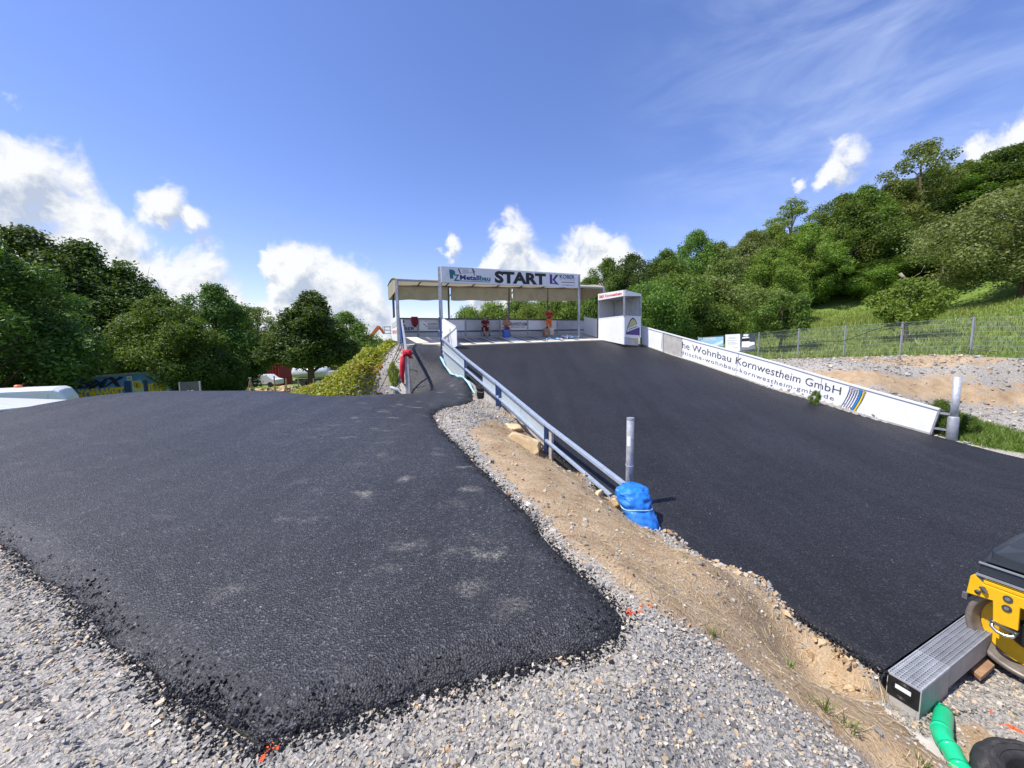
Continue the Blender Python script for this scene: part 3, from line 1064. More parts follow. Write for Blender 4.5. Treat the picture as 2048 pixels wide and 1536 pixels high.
# --- everything else
P2, P1 = P_BOARD, onL(1258, 1062)
G = []
for s in np.linspace(S_TOP, S_END, 9):
    for w in (0.04, .3, .6, .97):
        G.append(ramp_pt(s, w, -.12 if w in (.3, .6) else -.05))
for p in PAD_OUT + RAMP_R + RAMP_L:
    G.append(p + Vector((0, 0, -.07)))
for u, v, z in ((600, 1100, .085), (300, 950, .13), (700, 900, .14), (800, 830, .18), (450, 850, .2)):
    G.append(pz(u, v, z - .15))
for p in back:
    G.append(p + Vector((0, 0, -.12)))
for p in CREST:
    G.append(p + Vector((0, 0, -.15)))
G += [Vector(p) for p in ((0, 0, 0), (-3, 1, 0), (-5, 2.6, 0), (-6, -2, 0), (0, -2, -.1), (1.0, .3, -.12), (2.2, .2, -.62), (.6, 1.2, -.05), (1.2, 1.5, -.25), (-.3, 1.6, 0), (.3, 2.0, -.02), (4, -2, -1.0), (-12, 0, -.1), (-13, 4, 0),
                          (-15, 8, -1.2), (-17, 11, -2.2), (-20, 15, -2.4), (-22, 25, -2.5), (-15, 45, -3.2), (-45, 30, -2.6), (-40, 5, -2.4), (-14, 20, -2.2), (-9, 24, -1.6),
                          (-5, 60, -2.8), (-60, 80, -3.5), (-30, 90, -3.5), (-20, -10, -.5), (0, -15, -.5), (20, -10, -1), (8, 2, -1.08), (14, 5, -.9))]
G += [pz(1300, 1216, -.02), pz(1830, 1492, -1.07), pz(1900, 1420, -1.07), pz(2000, 1400, -1.07), pz(2000, 1530, -1.12), pz(2100, 1450, -1.08)]
# earth bank between the gravel and the foot of the ramp
for s, zt in ((-5.2, -.04), (-4.4, -.05), (-3.6, -.08), (-2.8, -.14), (-2.0, -.22), (-1.2, -.34), (-.6, -.46)):
    e = ramp_pt(min(s, S_END), 0) + DN * max(0, s - S_END)
    prof = ((-.03, .0), (.2, .08), (.6, .42), (1.0, .76), (1.5, 1.0)) if s < -1.6 else (((-.03, -.04), (.15, -.12), (.35, -.16), (.6, .10), (1.0, .52), (1.5, 1.0)) if s < -1.0 else ((-.03, -.36), (.2, -.26), (.6, .10), (1.0, .52), (1.5, 1.0)))
    for off, k in prof:
        G.append(Vector((e.x - AC.x * off, e.y - AC.y * off, e.z + .03 + (zt - e.z) * k)))
G += [pz(1000, 880, .04), pz(950, 830, .12)]
G += [onL(998, 812), onL(1060, 870), onL(1095, 906), onL(1160, 955), onL(1225, 1000), onL(1290, 1062)]
# bank beside the access ramp, start hill
G += [py(770, 745, 12.8), py(790, 692, 16.0), py(740, 765, 12.4), py(800, 770, 11.9), Vector((-5.6, 13.5, -.1)), Vector((-6.3, 12.2, -.35)), Vector((-7.5, 16, -.3)),
      Vector((-6.8, 19.5, .8)), Vector((-9, 21, -1.0)), Vector((-3.8, 18.5, 1.55)), Vector((-2, 20, 1.7)), Vector((2, 21, 1.8)), Vector((4.5, 22.5, 1.5)), Vector((6.5, 20.5, 1.1)), Vector((7.2, 18.6, 1.0)),
      Vector((-3, 25, .6)), Vector((3, 27, .9)), Vector((8, 26, 1.1)), Vector((0, 34, .3)), Vector((10, 36, 1.2)), Vector((0, 55, 0))]
# gravel field, slope and meadow on the right
G += [pz(2048, 728, .84), pz(2048, 745, .56), pz(2048, 790, -.05), pz(2048, 832, -.52), pz(2048, 880, -.8), pz(1950, 850, -.65), pz(1950, 800, -.22), pz(1950, 750, .5), pz(1950, 722, .86),
      pz(1750, 722, .75), pz(1750, 745, .58), pz(1750, 775, .18), py(1600, 722, 24.2), py(1500, 722, 27.2), pz(1600, 740, .6), pz(1850, 820, -.42),
      py(1400, 712, 32), py(2000, 640, 28), py(2000, 597, 42), py(1700, 650, 38), py(1700, 617, 52), py(1500, 690, 34), py(1500, 655, 50), py(1600, 632, 52), py(1800, 606, 50), py(1900, 600, 46), py(1400, 680, 42), py(1850, 690, 22),
      Vector((26, 12, 1.6)), Vector((40, 12, 4.5)), Vector((60, 25, 12)), Vector((75, 60, 21)), Vector((45, 75, 14)), Vector((20, 85, 6)), Vector((22, -5, 0))]
ground_f = RBF(G, .55)
FENCE = [Vector((20.1 - .26 * (Y - 17), Y)) for Y in (11.9, 14.45, 17, 19.44, 21.98, 24.6, 27.4, 30.2, 33.1, 36.0)]


TARP = py(1306, 1076, 4.74)


def gz_raw(X):
    X = np.atleast_2d(np.asarray(X, dtype=float))[:, :2]
    r = np.linalg.norm(X, axis=1)
    k = np.minimum(1, 95 / np.maximum(r, 1e-6))
    z = ground_f(X * k[:, None])
    # trench in front of the drain at the foot of the ramp
    o = X[:, 0] * DN.x + X[:, 1] * DN.y - S_END
    t = X[:, 0] * AC.x + X[:, 1] * AC.y - float(np.interp(S_END, _gs, _lt))
    wide = sstep((o - .12) / .4)
    dig = sstep((t + .34 + .5 * wide) / (.3 + .35 * wide)) * sstep((o + .02) / .03) * (1 - sstep((o - 1.9) / .8)) * (1 - sstep((t - 9.5) / 1.0))
    zc = -1.05 - .03 * np.clip(o, 0, 1)
    z = np.where(dig > 0, z + (np.minimum(z, zc) - z) * dig, z)
    # the bank runs out below the drain's end face; the floor in front of the drain is level
    wc = sstep((o + .25) / .3) * (t < .1) * (t > -2.2)
    cap = -1.04 + .50 * np.clip(-t, 0, 3)
    z = z + (np.minimum(z, cap) - z) * wc
    z = np.where((t > -.6) & (o > -.02) & (o < 2.6), np.maximum(z, -1.11), z)
    zr, w, s = ramp_z(X[:, 0], X[:, 1])
    z = np.where((w < .002) & (w > -.014) & (s > -2.6) & (s < S_END), np.maximum(z, zr - .05), z)
    # hollow where the tarpaulin hangs down to the ramp edge
    r2 = (X[:, 0] - TARP[0]) ** 2 + (X[:, 1] - TARP[1]) ** 2
    k2 = 1 - sstep((np.sqrt(r2) - .10) / .25)
    return z + (np.minimum(z, -.86) - z) * k2


def gz_all(X):
    X = np.atleast_2d(np.asarray(X, dtype=float))[:, :2]
    z = gz_raw(X)
    zr, w, s = ramp_z(X[:, 0], X[:, 1])
    m = (w > 0.0) & (w < 1.0) & (s > S_TOP - .4) & (s < S_END)
    z = np.where(m, np.minimum(z, zr - .05), z)
    ins = inside(X, PAD_POLY)
    if ins.any():
        zp = pad_f(X[ins])
        e = edge_dist(X[ins], PAD_POLY)
        z[ins] = np.where(e > .1, np.minimum(z[ins], zp - .12), np.minimum(z[ins], zp - .12))
    by = (~ins) & (X[:, 1] < 13) & (X[:, 0] > -9)
    if by.any():
        e = edge_dist(X[by], PAD_POLY)
        zb = z[by]
        nb = e < .3
        if nb.any():
            zb[nb] = np.minimum(zb[nb], pad_f(X[by][nb]) - .085)
        z[by] = zb
    return z


def gz(x, y):
    return float(gz_all([(x, y)])[0])


def hit(u, v, f=None, far=80):
    """where the sight line through a photograph pixel meets the ground"""
    f = f or gz_all
    d = ray(u, v)
    T = np.concatenate([np.linspace(.8, 14, 900), np.linspace(14, far, 900)])
    X = np.stack([d.x * T, d.y * T], 1)
    z = EYE + d.z * T
    below = np.nonzero(z < f(X))[0]
    t = T[below[0]] if len(below) else far
    return Vector((d.x * t, d.y * t, EYE + d.z * t))


# --- ground sheet
def axis(lo, hi, step, far, grow=1.16):
    a = list(np.arange(lo, hi + 1e-6, step))
    s = step
    x = hi
    while x < far:
        s *= grow
        x += s
        a.append(x)
    s = step
    x = lo
    while x > -far:
        s *= grow
        x -= s
        a.insert(0, x)
    return np.array(a)


GX, GY = axis(-9, 15, .09, 3500), axis(-.5, 20, .09, 3500)
XX, YY = np.meshgrid(GX, GY)
gv = np.stack([XX.ravel(), YY.ravel()], 1)
gzv = gz_all(gv)
SOIL = [hit(u, v, gz_raw) for u, v in ((935, 862), (1000, 945), (1062, 1000), (1150, 1100), (1290, 1205), (1400, 1265), (1480, 1320), (1560, 1395), (1650, 1450), (1740, 1530), (1800, 1600),
        (1960, 1600), (1900, 1520), (1790, 1440), (1765, 1372), (1560, 1206), (1330, 1086), (1225, 1004), (1098, 912), (1040, 862), (980, 838))]
SOIL2 = [hit(u, v, gz_raw) for u, v in ((1620, 742), (1700, 742), (1790, 752), (1880, 748), (1960, 775), (2048, 770), (2130, 775), (2130, 830), (2048, 815), (1900, 800), (1800, 790), (1700, 775))]
SOIL3 = [hit(u, v, gz_raw) for u, v in ((1900, 1470), (1960, 1448), (2010, 1470), (1990, 1520), (1920, 1540))]
SOIL4 = [hit(u, v, gz_raw) for u, v in ((1690, 716), (1960, 722), (2048, 722), (2048, 728), (1960, 728), (1690, 722))]


def soft(X, poly, w):
    e = edge_dist(X, poly)
    return np.clip(.5 + np.where(inside(X, poly), e, -e) / w, 0, 1)


near = (np.abs(gv[:, 0]) < 40) & (gv[:, 1] > -3) & (gv[:, 1] < 45)
soil = np.zeros(len(gv)); grass = np.zeros(len(gv))
soil[near] = np.maximum.reduce([soft(gv[near], SOIL, .5), soft(gv[near], SOIL2, 1.2), soft(gv[near], SOIL3, .4) * .9, soft(gv[near], SOIL4, .8)])
fx = 20.1 - .26 * (gv[:, 1] - 17)
g_right = np.clip(.5 + (gv[:, 0] - fx + .35) / .8, 0, 1) * (gv[:, 1] > 2)
g_left = np.clip(.5 + np.maximum(-gv[:, 0] - 13.5, (gv[:, 1] - 15) * (gv[:, 0] < -4) - 1.0) / 2.0, 0, 1)
g_far = np.clip(.5 + (gv[:, 1] - 29) / 3, 0, 1)
GRASS2 = [hit(u, v, gz_raw) for u, v in ((1880, 838), (1960, 845), (2048, 868), (2110, 890), (2110, 915), (2040, 905), (1960, 893), (1890, 875))]
grass = np.maximum.reduce([g_right, g_left, g_far, np.where(near, soft(gv, GRASS2, .4) * near, 0)])
micro = np.array([mnoise.noise(Vector((x * 1.7, y * 1.7, 0))) * .005 + mnoise.noise(Vector((x * 6, y * 6, 4))) * .004 if nr else 0 for (x, y), nr in zip(gv, near)])
_, w_, s_ = ramp_z(gv[:, 0], gv[:, 1])
micro = np.where((w_ > -.01) & (w_ < 1.01) & (s_ < S_END) & (s_ > S_TOP), 0, micro)
micro = np.where(inside(gv, PAD_POLY), 0, micro)
nx, ny = len(GX), len(GY)
idx = np.arange(nx * ny).reshape(ny, nx)
gf = np.stack([idx[:-1, :-1].ravel(), idx[:-1, 1:].ravel(), idx[1:, 1:].ravel(), idx[1:, :-1].ravel()], 1)
me = mesh_np('ground', np.column_stack([gv, gzv + micro]), gf)
for nm, arr in (('soil', soil), ('grass', grass)):
    a = me.attributes.new(nm, 'FLOAT', 'POINT')
    a.data.foreach_set('value', arr.astype(np.float32))
tag(link('ground', me, M['ground'], smooth=True), kind='structure')

# --- asphalt of the start ramp
ss = np.concatenate([np.linspace(S_TOP, S_END - .2, 150), [S_END - .1, S_END - .03, S_END]])
ww = np.concatenate([[-.004], np.linspace(0, 1, 90), [1.003]])
rv = []
rngr = random.Random(3)
for s in ss:
    for k, w in enumerate(ww):
        jit = 0.0
        if k in (0, 1):
            jit = .004 * mnoise.noise(Vector((s * 3, 2, 0)))
        p = ramp_pt(s, w + jit, -.10 if k in (0, len(ww) - 1) else 0)
        p.z += .012 * mnoise.noise(Vector((p.x * .5, p.y * .5, 1)))
        rv.append(tuple(p))
k = len(ww)
idx = np.arange(len(ss) * k).reshape(len(ss), k)
rf = np.stack([idx[:-1, :-1].ravel(), idx[1:, :-1].ravel(), idx[1:, 1:].ravel(), idx[:-1, 1:].ravel()], 1)
tag(link('start_ramp', mesh_np('start_ramp', np.array(rv), rf), M['asphalt_new'], smooth=True), kind='structure')

# --- asphalt pad
def build_pad():
    rng = random.Random(7)
    outline = resample(smooth_poly(PAD_POLY, 1), .07)
    b = []
    for i, p in enumerate(outline):
        q = outline[(i + 1) % len(outline)]
        d = (q - p)
        nrm = Vector((d.y, -d.x)).normalized() if d.length > 1e-6 else Vector((0, 0))
        b.append(p + nrm * (.035 * mnoise.noise(Vector((p.x * 2.1, p.y * 2.1, 0))) + .014 * mnoise.noise(Vector((p.x * 9, p.y * 9, 5)))))
    poly = [(p.x, p.y) for p in b]
    xs, ys = np.array(poly).min(0), np.array(poly).max(0)
    pts = []
    for step, y0, y1 in ((.075, 0, 4.5), (.2, 4.5, 20)):
        gx, gy = np.meshgrid(np.arange(xs[0], ys[0], step), np.arange(max(y0, xs[1]), y1, step))
        pts.append(np.stack([gx.ravel(), gy.ravel()], 1))
    pts = np.concatenate(pts)
    pts += np.random.RandomState(1).uniform(-.02, .02, pts.shape)
    pts = pts[inside(pts, poly)]
    e = edge_dist(pts, poly)
    pts = pts[e > .03]
    allp = [Vector(p) for p in poly] + [Vector(p) for p in pts]
    n = len(poly)
    res = delaunay_2d_cdt(allp, [], [list(range(n))], 1, 1e-5)
    vs = np.array([(p.x, p.y) for p in res[0]])
    e = edge_dist(vs, poly)
    z = pad_f(vs) - .075 * (1 - sstep(e / .17)) + np.array([.010 * mnoise.noise(Vector((x * .9, y * .9, 0))) + .010 * mnoise.noise(Vector((x * 7, y * 7, 2))) * max(0, 1 - ee / .3) for (x, y), ee in zip(vs, e)])
    V = [(x, y, zz) for (x, y), zz in zip(vs, z)]
    F = [tuple(f) for f in res[2]]
    nb = len(V)
    # skirt down into the gravel
    loop = []
    key = {(round(x, 4), round(y, 4)): i for i, (x, y, zz) in enumerate(V)}
    for p in poly:
        i = key.get((round(p[0], 4), round(p[1], 4)))
        if i is not None:
            loop.append(i)
    base = len(V)
    for i in loop:
        x, y, zz = V[i]
        V.append((x, y, zz - .08))
    for j in range(len(loop)):
        a, c = loop[j], loop[(j + 1) % len(loop)]
        F.append((a, c, base + (j + 1) % len(loop), base + j))
    me = bpy.data.meshes.new('asphalt_pad')
    me.from_pydata(V, [], F)
    bm = bmesh.new(); bm.from_mesh(me)
    bmesh.ops.recalc_face_normals(bm, faces=bm.faces)
    bm.to_mesh(me); bm.free()
    if sum(p.normal.z for p in me.polygons) < 0:
        me.flip_normals()
    tag(link('asphalt_pad', me, M['asphalt_old'], smooth=True), kind='structure')
    return poly


PAD_EDGE = build_pad()


def surf(x, y):
    """height of whatever is on top there: pad, ramp or ground"""
    X = np.array([(x, y)])
    zr, w, s = ramp_z(X[:, 0], X[:, 1])
    if 0 < w[0] < 1 and S_TOP < s[0] < S_END:
        return float(zr[0])
    if inside(X, PAD_EDGE)[0]:
        return float(pad_f(X)[0])
    return gz(x, y)


def surf_all(X):
    X = np.asarray(X)[:, :2]
    z = gz_all(X)
    zr, w, s = ramp_z(X[:, 0], X[:, 1])
    z = np.where((w > 0) & (w < 1) & (s > S_TOP) & (s < S_END), zr, z)
    ins = inside(X, PAD_EDGE)
    if ins.any():
        z[ins] = pad_f(X[ins])
    return z
# ------------------------------------------------------------------ start hill: platform, walls, canopy, sign, booth
def F_(u, v, Y): return py(u, v, Y)


PL_L, PL_R = py(905, 694, 17.0), py(1200, 683, 20.35)         # front edge of the gate platform
# front edge follows the ramp's top row
S_P = S_TOP + .02


def plat(t, k):
    """platform point: t metres across from the ramp's left edge, k metres back from the gate edge"""
    w = t / 9.6
    p = ramp_pt(S_P, w, .035)
    return p - DN * k + Vector((0, 0, .155 * k))


def platform():
    mb = MB()
    q = [plat(-.2, 0), plat(9.5, 0), plat(9.5, 3.1), plat(-.2, 3.1)]
    mb.hexa([p - UP * .4 for p in q] + q)
    o = mb.build('start_platform', M['concrete'])
    tag(o, kind='structure')
    # pale concrete apron and the plates, mats and gaps of the start gate
    rows = []
    n = 8
    t0, t1 = .25, 8.1
    wd = (t1 - t0) / n

    def strip(name, ta, tb, ka, kb, mat, dz, th=.02):
        m = MB()
        q = [plat(ta, ka) + UP * dz, plat(tb, ka) + UP * dz, plat(tb, kb) + UP * dz, plat(ta, kb) + UP * dz]
        m.hexa([p - UP * th for p in q] + q)
        return m.build(name, mat, o)
    strip('edge_beam', -.2, 9.4, -.09, .05, M['concrete_pale'], .012, .12)
    for k in range(n):
        a = t0 + k * wd
        strip('concrete_pad', a + .17, a + wd - .14, .08, .42, M['concrete_pale'], .006)
        strip('gate_plate', a + .17, a + wd - .14, .46, 1.95, M['mat_blue'] if k == 3 else M['mat_grey'], .010)
        strip('gap_mat', a - .12, a + .11, .08, 1.95, M['mat_olive'], .008)
        strip('white_line', a + .115, a + .16, .08, 1.95, M['white_panel'], .012)
        strip('white_line', a + wd * .5 - .012, a + wd * .5 + .012, .46, 1.95, M['white_panel'], .016)
    # landing at the top of the narrow ramp
    mb = MB()
    a, b = py(808, 690, 16.75), py(886, 688.5, 17.0)
    c, d = py(884, 674, 18.7), py(800, 675, 18.4)
    mb.hexa([p - UP * .5 for p in (a, b, c, d)] + [a + UP * .012, b + UP * .012, c + UP * .012, d + UP * .012])
    tag(mb.build('landing', M['concrete_pale']), kind='structure')


platform()

# plan lines of the shelter
FL, FR = py(792, 560, 16.8), py(1210, 576, 21.5)          # front eave corners
BL, BR = py(777, 600, 18.8), py(1162, 603, 23.6)          # back eave corners (lower edge of the back valance)


def back_pt(k, v_z):
    p = BL.lerp(BR, k)
    return Vector((p.x, p.y, v_z))


def back_wall():
    root = empty('barrier_wall', (BL + BR) / 2 - UP * 2.4, 'grey panelled barrier wall along the back of the start platform', 'wall')
    a_t, a_b = py(797, 637, 18.75), py(797, 676, 18.75)
    b_t, b_b = py(1168, 640, 23.4), py(1168, 668.5, 23.4)
    top = lambda k: a_t.lerp(b_t, k)
    bot = lambda k: a_b.lerp(b_b, k)
    # k for a picture column on that wall
    nrm = (b_t - a_t).cross(UP)

    def kk(u):
        q = onplane(u, 650, a_t, (nrm.x, nrm.y))
        return (Vector((q.x, q.y, 0)) - Vector((a_t.x, a_t.y, 0))).length / Vector((b_t.x - a_t.x, b_t.y - a_t.y, 0)).length
    cuts = [0] + [kk(u) for u in (837, 878, 931, 1000, 1055, 1114, 1168)]
    mats = ['grey_panel', 'white_panel', 'white_panel', 'grey_panel', 'white_panel', 'white_panel', 'grey_panel']
    face = DN * .02
    panels = []
    for i in range(len(cuts) - 1):
        k0, k1 = cuts[i] + .002, cuts[i + 1] - .002
        mid = lambda k, f: bot(k).lerp(top(k), f)
        panels.append(MB().slab([mid(k0, .34), mid(k1, .34), mid(k1, .97), mid(k0, .97)], .03).build('panel', M[mats[i]], root))
        MB().slab([mid(k0, 0), mid(k1, 0), mid(k1, .28), mid(k0, .28)], .03).build('kick_board', M['grey_panel'], root)
        MB().beam(mid(cuts[i], -.05) + face * 2, mid(cuts[i], 1.0) + face * 2, .06).build('post', M['steel_dull'], root)
    for f, w in ((1.0, .07), (.31, .06)):
        MB().beam(bot(0).lerp(top(0), f) + face * 1.2, bot(1).lerp(top(1), f) + face * 1.2, .05, w).build('rail', M['steel_dark'], root)

    def sign(u0, u1, f0, f1):
        k0, k1 = kk(u0), kk(u1)
        return lambda u, v: bot(k0 + (k1 - k0) * u).lerp(top(k0 + (k1 - k0) * u), f0 + (f1 - f0) * v) + DN * .022
    fn = sign(799, 836, .36, .95)
    lettering('OBER', fn, .0, .82, .06, .34, M['navy_print'], panels[0], .03)
    flat('emblem', fn, [[(.1, .62), (.2, .62), (.38, .40), (.24, .40)], [(.1, .62), (.2, .62), (.3, .9), (.2, .9)]], M['navy_print'], panels[0])
    fn = sign(838, 877, .36, .95)
    lettering('LUFT- UND KLIMATECHNIK', fn, .05, .97, .84, .93, M['grey_print'], panels[1])
    for v in (.68, .6, .52, .4, .3, .2, .12):
        flat('print_line', fn, [[(.45, v), (.95, v), (.95, v + .035), (.45, v + .035)]], M['grey_print'], panels[1])
    flat('print_line', fn, stroke([(.22, .66), (.42, .36)], .03), M['grey_print'], panels[1])
    fn = sign(1014, 1054, .36, .95)
    lettering('KORNWESTHEIM', fn, .02, .98, .42, .78, M['grey_print'], panels[4], .02)
    lettering('BMX RACE TEAM', fn, .2, .88, .2, .34, M['grey_print'], panels[4])
    return top, bot, kk


W_TOP, W_BOT, W_K = back_wall()


def shelter():
    root = empty('start_shelter', (FL + FR) / 2 - UP * 2.8, 'open steel start shelter with cream canvas roof and back valance', 'shelter')
    st, sd = M['steel_dull'], M['steel_dark']
    kf = lambda k: FL.lerp(FR, k)
    bt = lambda k: BL.lerp(BR, k) + UP * lerp(.66, .74, k)       # top of back valance
    bb = lambda k: BL.lerp(BR, k)
    # posts
    for u, vt, vb, Y, r in ((793, 560, 700, 16.8, .055), (879, 534, 678, 17.55, .07), (1158, 549, 672, 20.7, .06), (1207, 577, 640, 21.45, .05)):
        t = py(u, vt, Y)
        b = Vector((t.x, t.y, py(u, vb, Y).z))
        MB().beam(b, t, r * 2).build('post', st, root)
    for k in (.02, .265, .57, .79, .985):
        p = bt(k)
        MB().beam(Vector((p.x, p.y, 1.75)), p, .085).build('post', sd, root)
    # roof frame
    MB().beam(kf(0), kf(1), .07, .08).build('front_beam', st, root)
    MB().beam(bt(0), bt(1), .07, .09).build('back_beam', sd, root)
    mids = lambda k: kf(k).lerp(bt(k), .5) + UP * .16
    for k in np.linspace(0, 1, 9):
        MB().tube([kf(k), kf(k).lerp(bt(k), .25) + UP * .12, mids(k), kf(k).lerp(bt(k), .75) + UP * .10, bt(k)], .03, 6).build('rafter', sd, root)
    for k in (.02, .265, .57, .79):
        p = bt(k)
        q = bt(k + .035 if k < .7 else k - .03)
        MB().beam(p - UP * .55, q - UP * .03, .04).build('brace', sd, root)
    # canvas roof: a shallow arch from front to back with slight sag between rafters
    V, Fc = [], []
    nk, nd = 33, 9
    for i in range(nk):
        k = i / (nk - 1)
        for j in range(nd):
            f = j / (nd - 1)
            p = kf(k).lerp(bt(k), f) + UP * (.16 * 4 * f * (1 - f) + .05 - .035 * abs(math.sin(k * 8 * math.pi)))
            V.append(tuple(p))
    for i in range(nk - 1):
        for j in range(nd - 1):
            a = i * nd + j
            Fc.append((a, a + 1, a + nd + 1, a + nd))
    me = bpy.data.meshes.new('roof_canvas'); me.from_pydata(V, [], Fc)
    link('roof_canvas', me, M['canvas'], root, True)
    # hanging valance at the back, in three lengths, with folds
    for k0, k1 in ((0, .27), (.275, .585), (.59, 1.0)):
        V, Fc = [], []
        nk, nd = 40, 6
        for i in range(nk):
            k = k0 + (k1 - k0) * i / (nk - 1)
            for j in range(nd):
                f = j / (nd - 1)
                p = bt(k).lerp(bb(k) - UP * .02 * math.sin(i * .35), f) + DN * (.02 * f * math.sin(i * 1.1 + j * .4) + .04)
                V.append(tuple(p))
        for i in range(nk - 1):
            for j in range(nd - 1):
                a = i * nd + j
                Fc.append((a, a + 1, a + nd + 1, a + nd))
        me = bpy.data.meshes.new('valance'); me.from_pydata(V, [], Fc)
        link('valance', me, M['canvas'], root, True)
    # end flaps of canvas
    MB().slab([kf(0) + UP * .05, bt(0) + UP * .05, bb(0), kf(0) - UP * .42 + (bt(0) - kf(0)) * .0], .012).build('end_flap', M['canvas'], root)
    MB().slab([kf(1) + UP * .05, bt(1) + UP * .05, bb(1), kf(1) - UP * .30], .012).build('end_flap', M['canvas'], root)


def lerp(a, b, t): return a + (b - a) * t


shelter()


def start_sign():
    YL, YR = 17.45, 20.6
    a, b, c, d = py(882.5, 564.8, YL), py(1155.5, 575.6, YR), py(1155.0, 548.0, YR), py(881.5, 532.2, YL)
    root = empty('start_sign', (a + b) / 2, 'long white sign board with START in black letters above the shelter', 'sign')
    board = MB().slab([a, b, c, d], .05).build('board', M['white_panel'], root, bevel=.006)
    root = board
    fn = quadmap(a, b, c, d, .03)
    lettering('START', fn, .352, .735, .15, .85, M['black_print'], root, .05, name='start_lettering')
    # left: metalworks name
    flat('emblem', fn, [[(.055, .25), (.075, .25), (.075, .82), (.05, .82)], [(.075, .48), (.088, .55), (.088, .72), (.075, .8)]], M['teal_print'], root)
    lettering('Z', fn, .078, .115, .14, .52, M['teal_print'], root, .03)
    lettering('Metall', fn, .118, .247, .22, .52, M['navy_print'], root, .035)
    lettering('bau', fn, .25, .322, .22, .52, M['teal_print'], root, .035)
    flat('underline', fn, [[(.08, .12), (.32, .12), (.32, .16), (.08, .16)]], M['teal_print'], root)
    flat('drawing', fn, stroke([(.11, .9), (.20, .96), (.215, .72), (.122, .58), (.11, .9)], .008) + stroke([(.2, .96), (.215, .52)], .006), M['grey_print'], root)
    for v in (.82, .75, .68):
        flat('drawing', fn, stroke([(.135, v), (.175, v + .03)], .014), M['grey_print'], root)
    # right: emblem and name
    flat('emblem', fn, [[(.765, .2), (.785, .2), (.785, .86), (.765, .86)], [(.785, .48), (.815, .86), (.838, .86), (.80, .42)], [(.785, .50), (.80, .52), (.842, .14), (.815, .18)]], M['violet_print'], root)
    flat('emblem', fn, [[(.765, .2), (.82, .2), (.81, .27), (.765, .27)]], M['navy_print'], root)
    lettering('KOBER', fn, .846, .972, .62, .88, M['navy_print'], root, .025)
    lettering('LUFT- UND KLIMATECHNIK', fn, .848, .972, .50, .56, M['grey_print'], root)
    lettering('www.KOBER-KLIMA.de', fn, .862, .972, .12, .2, M['navy_print'], root)
    flat('print_line', fn, [[(.86, .33), (.97, .33), (.97, .38), (.86, .38)]], M['grey_print'], root)


start_sign()


def side_walls():
    # outer wall at the left end, seen edge on, with faded adverts
    root = empty('side_wall', py(792, 690, 17.5), 'white side wall with faded adverts at the left end of the platform', 'wall')
    a, b, c, d = py(784, 680, 18.6), py(797, 683, 16.9), py(797, 632, 16.9), py(783, 638, 18.6)
    MB().slab([a, b, c, d], .03).build('panel', M['white_panel'], root)
    fn = quadmap(a, b, c, d, .022)
    flat('emblem', fn, [[(.1, .55), (.9, .62), (.9, .85), (.1, .78)]], M['grey_panel'], root)
    lettering('BMX', fn, .2, .85, .3, .46, M['red_print'], root)
    MB().beam(py(798, 632, 16.85), py(805, 712, 15.2), .05).build('frame', M['blue_dark'], root)
    # triangular wing where the rail meets the gate
    root = empty('gate_wing', py(890, 690, 17.0), 'white triangular wing panel between narrow ramp and start gate', 'panel')
    t = [py(884.5, 635.5, 17.4), py(885, 677, 17.4), py(912.5, 656, 16.2), py(911.5, 652.5, 16.2)]
    MB().slab(t, .03).build('white_face', M['white_board'], root)
    q = [py(887.5, 680, 16.9), py(901, 668.5, 16.5), py(913.5, 655, 16.15), py(914.5, 692, 16.15), py(906, 697, 16.5), py(893, 692, 16.8)]
    MB().slab([q[0], q[5], q[4], q[1]], .03).build('lower_panel', M['white_panel'], root)
    MB().slab([q[1], q[4], q[3], q[2]], .03).build('lower_panel', M['white_panel'], root)
    MB().beam(q[0], q[2], .05).build('frame', M['steel_dull'], root)
    MB().beam(q[1], q[4], .04).build('frame', M['steel_dull'], root)
    MB().beam(py(879, 634, 16.5), py(884, 690, 16.5), .07).build('post', M['blue_dark'], root)
    MB().beam(py(879, 634, 16.5), py(886, 637, 16.6), .06).build('rail', M['blue_rail'], root)
    MB().beam(py(878, 661, 16.5), py(885, 665, 16.6), .06).build('rail', M['blue_rail'], root)
    # white panel right of the gate
    root = empty('low_wall', py(1180, 675, 21.5), 'white low wall panel between the shelter and the booth', 'wall')
    MB().slab([py(1168.5, 667, 22.8), py(1193, 674, 20.9), py(1193, 638, 20.9), py(1168.5, 633.5, 22.8)], .03).build('panel', M['white_board'], root)
    MB().beam(py(1195, 676, 20.85), py(1195, 636, 20.85), .06).build('post', M['steel_dark'], root)


side_walls()


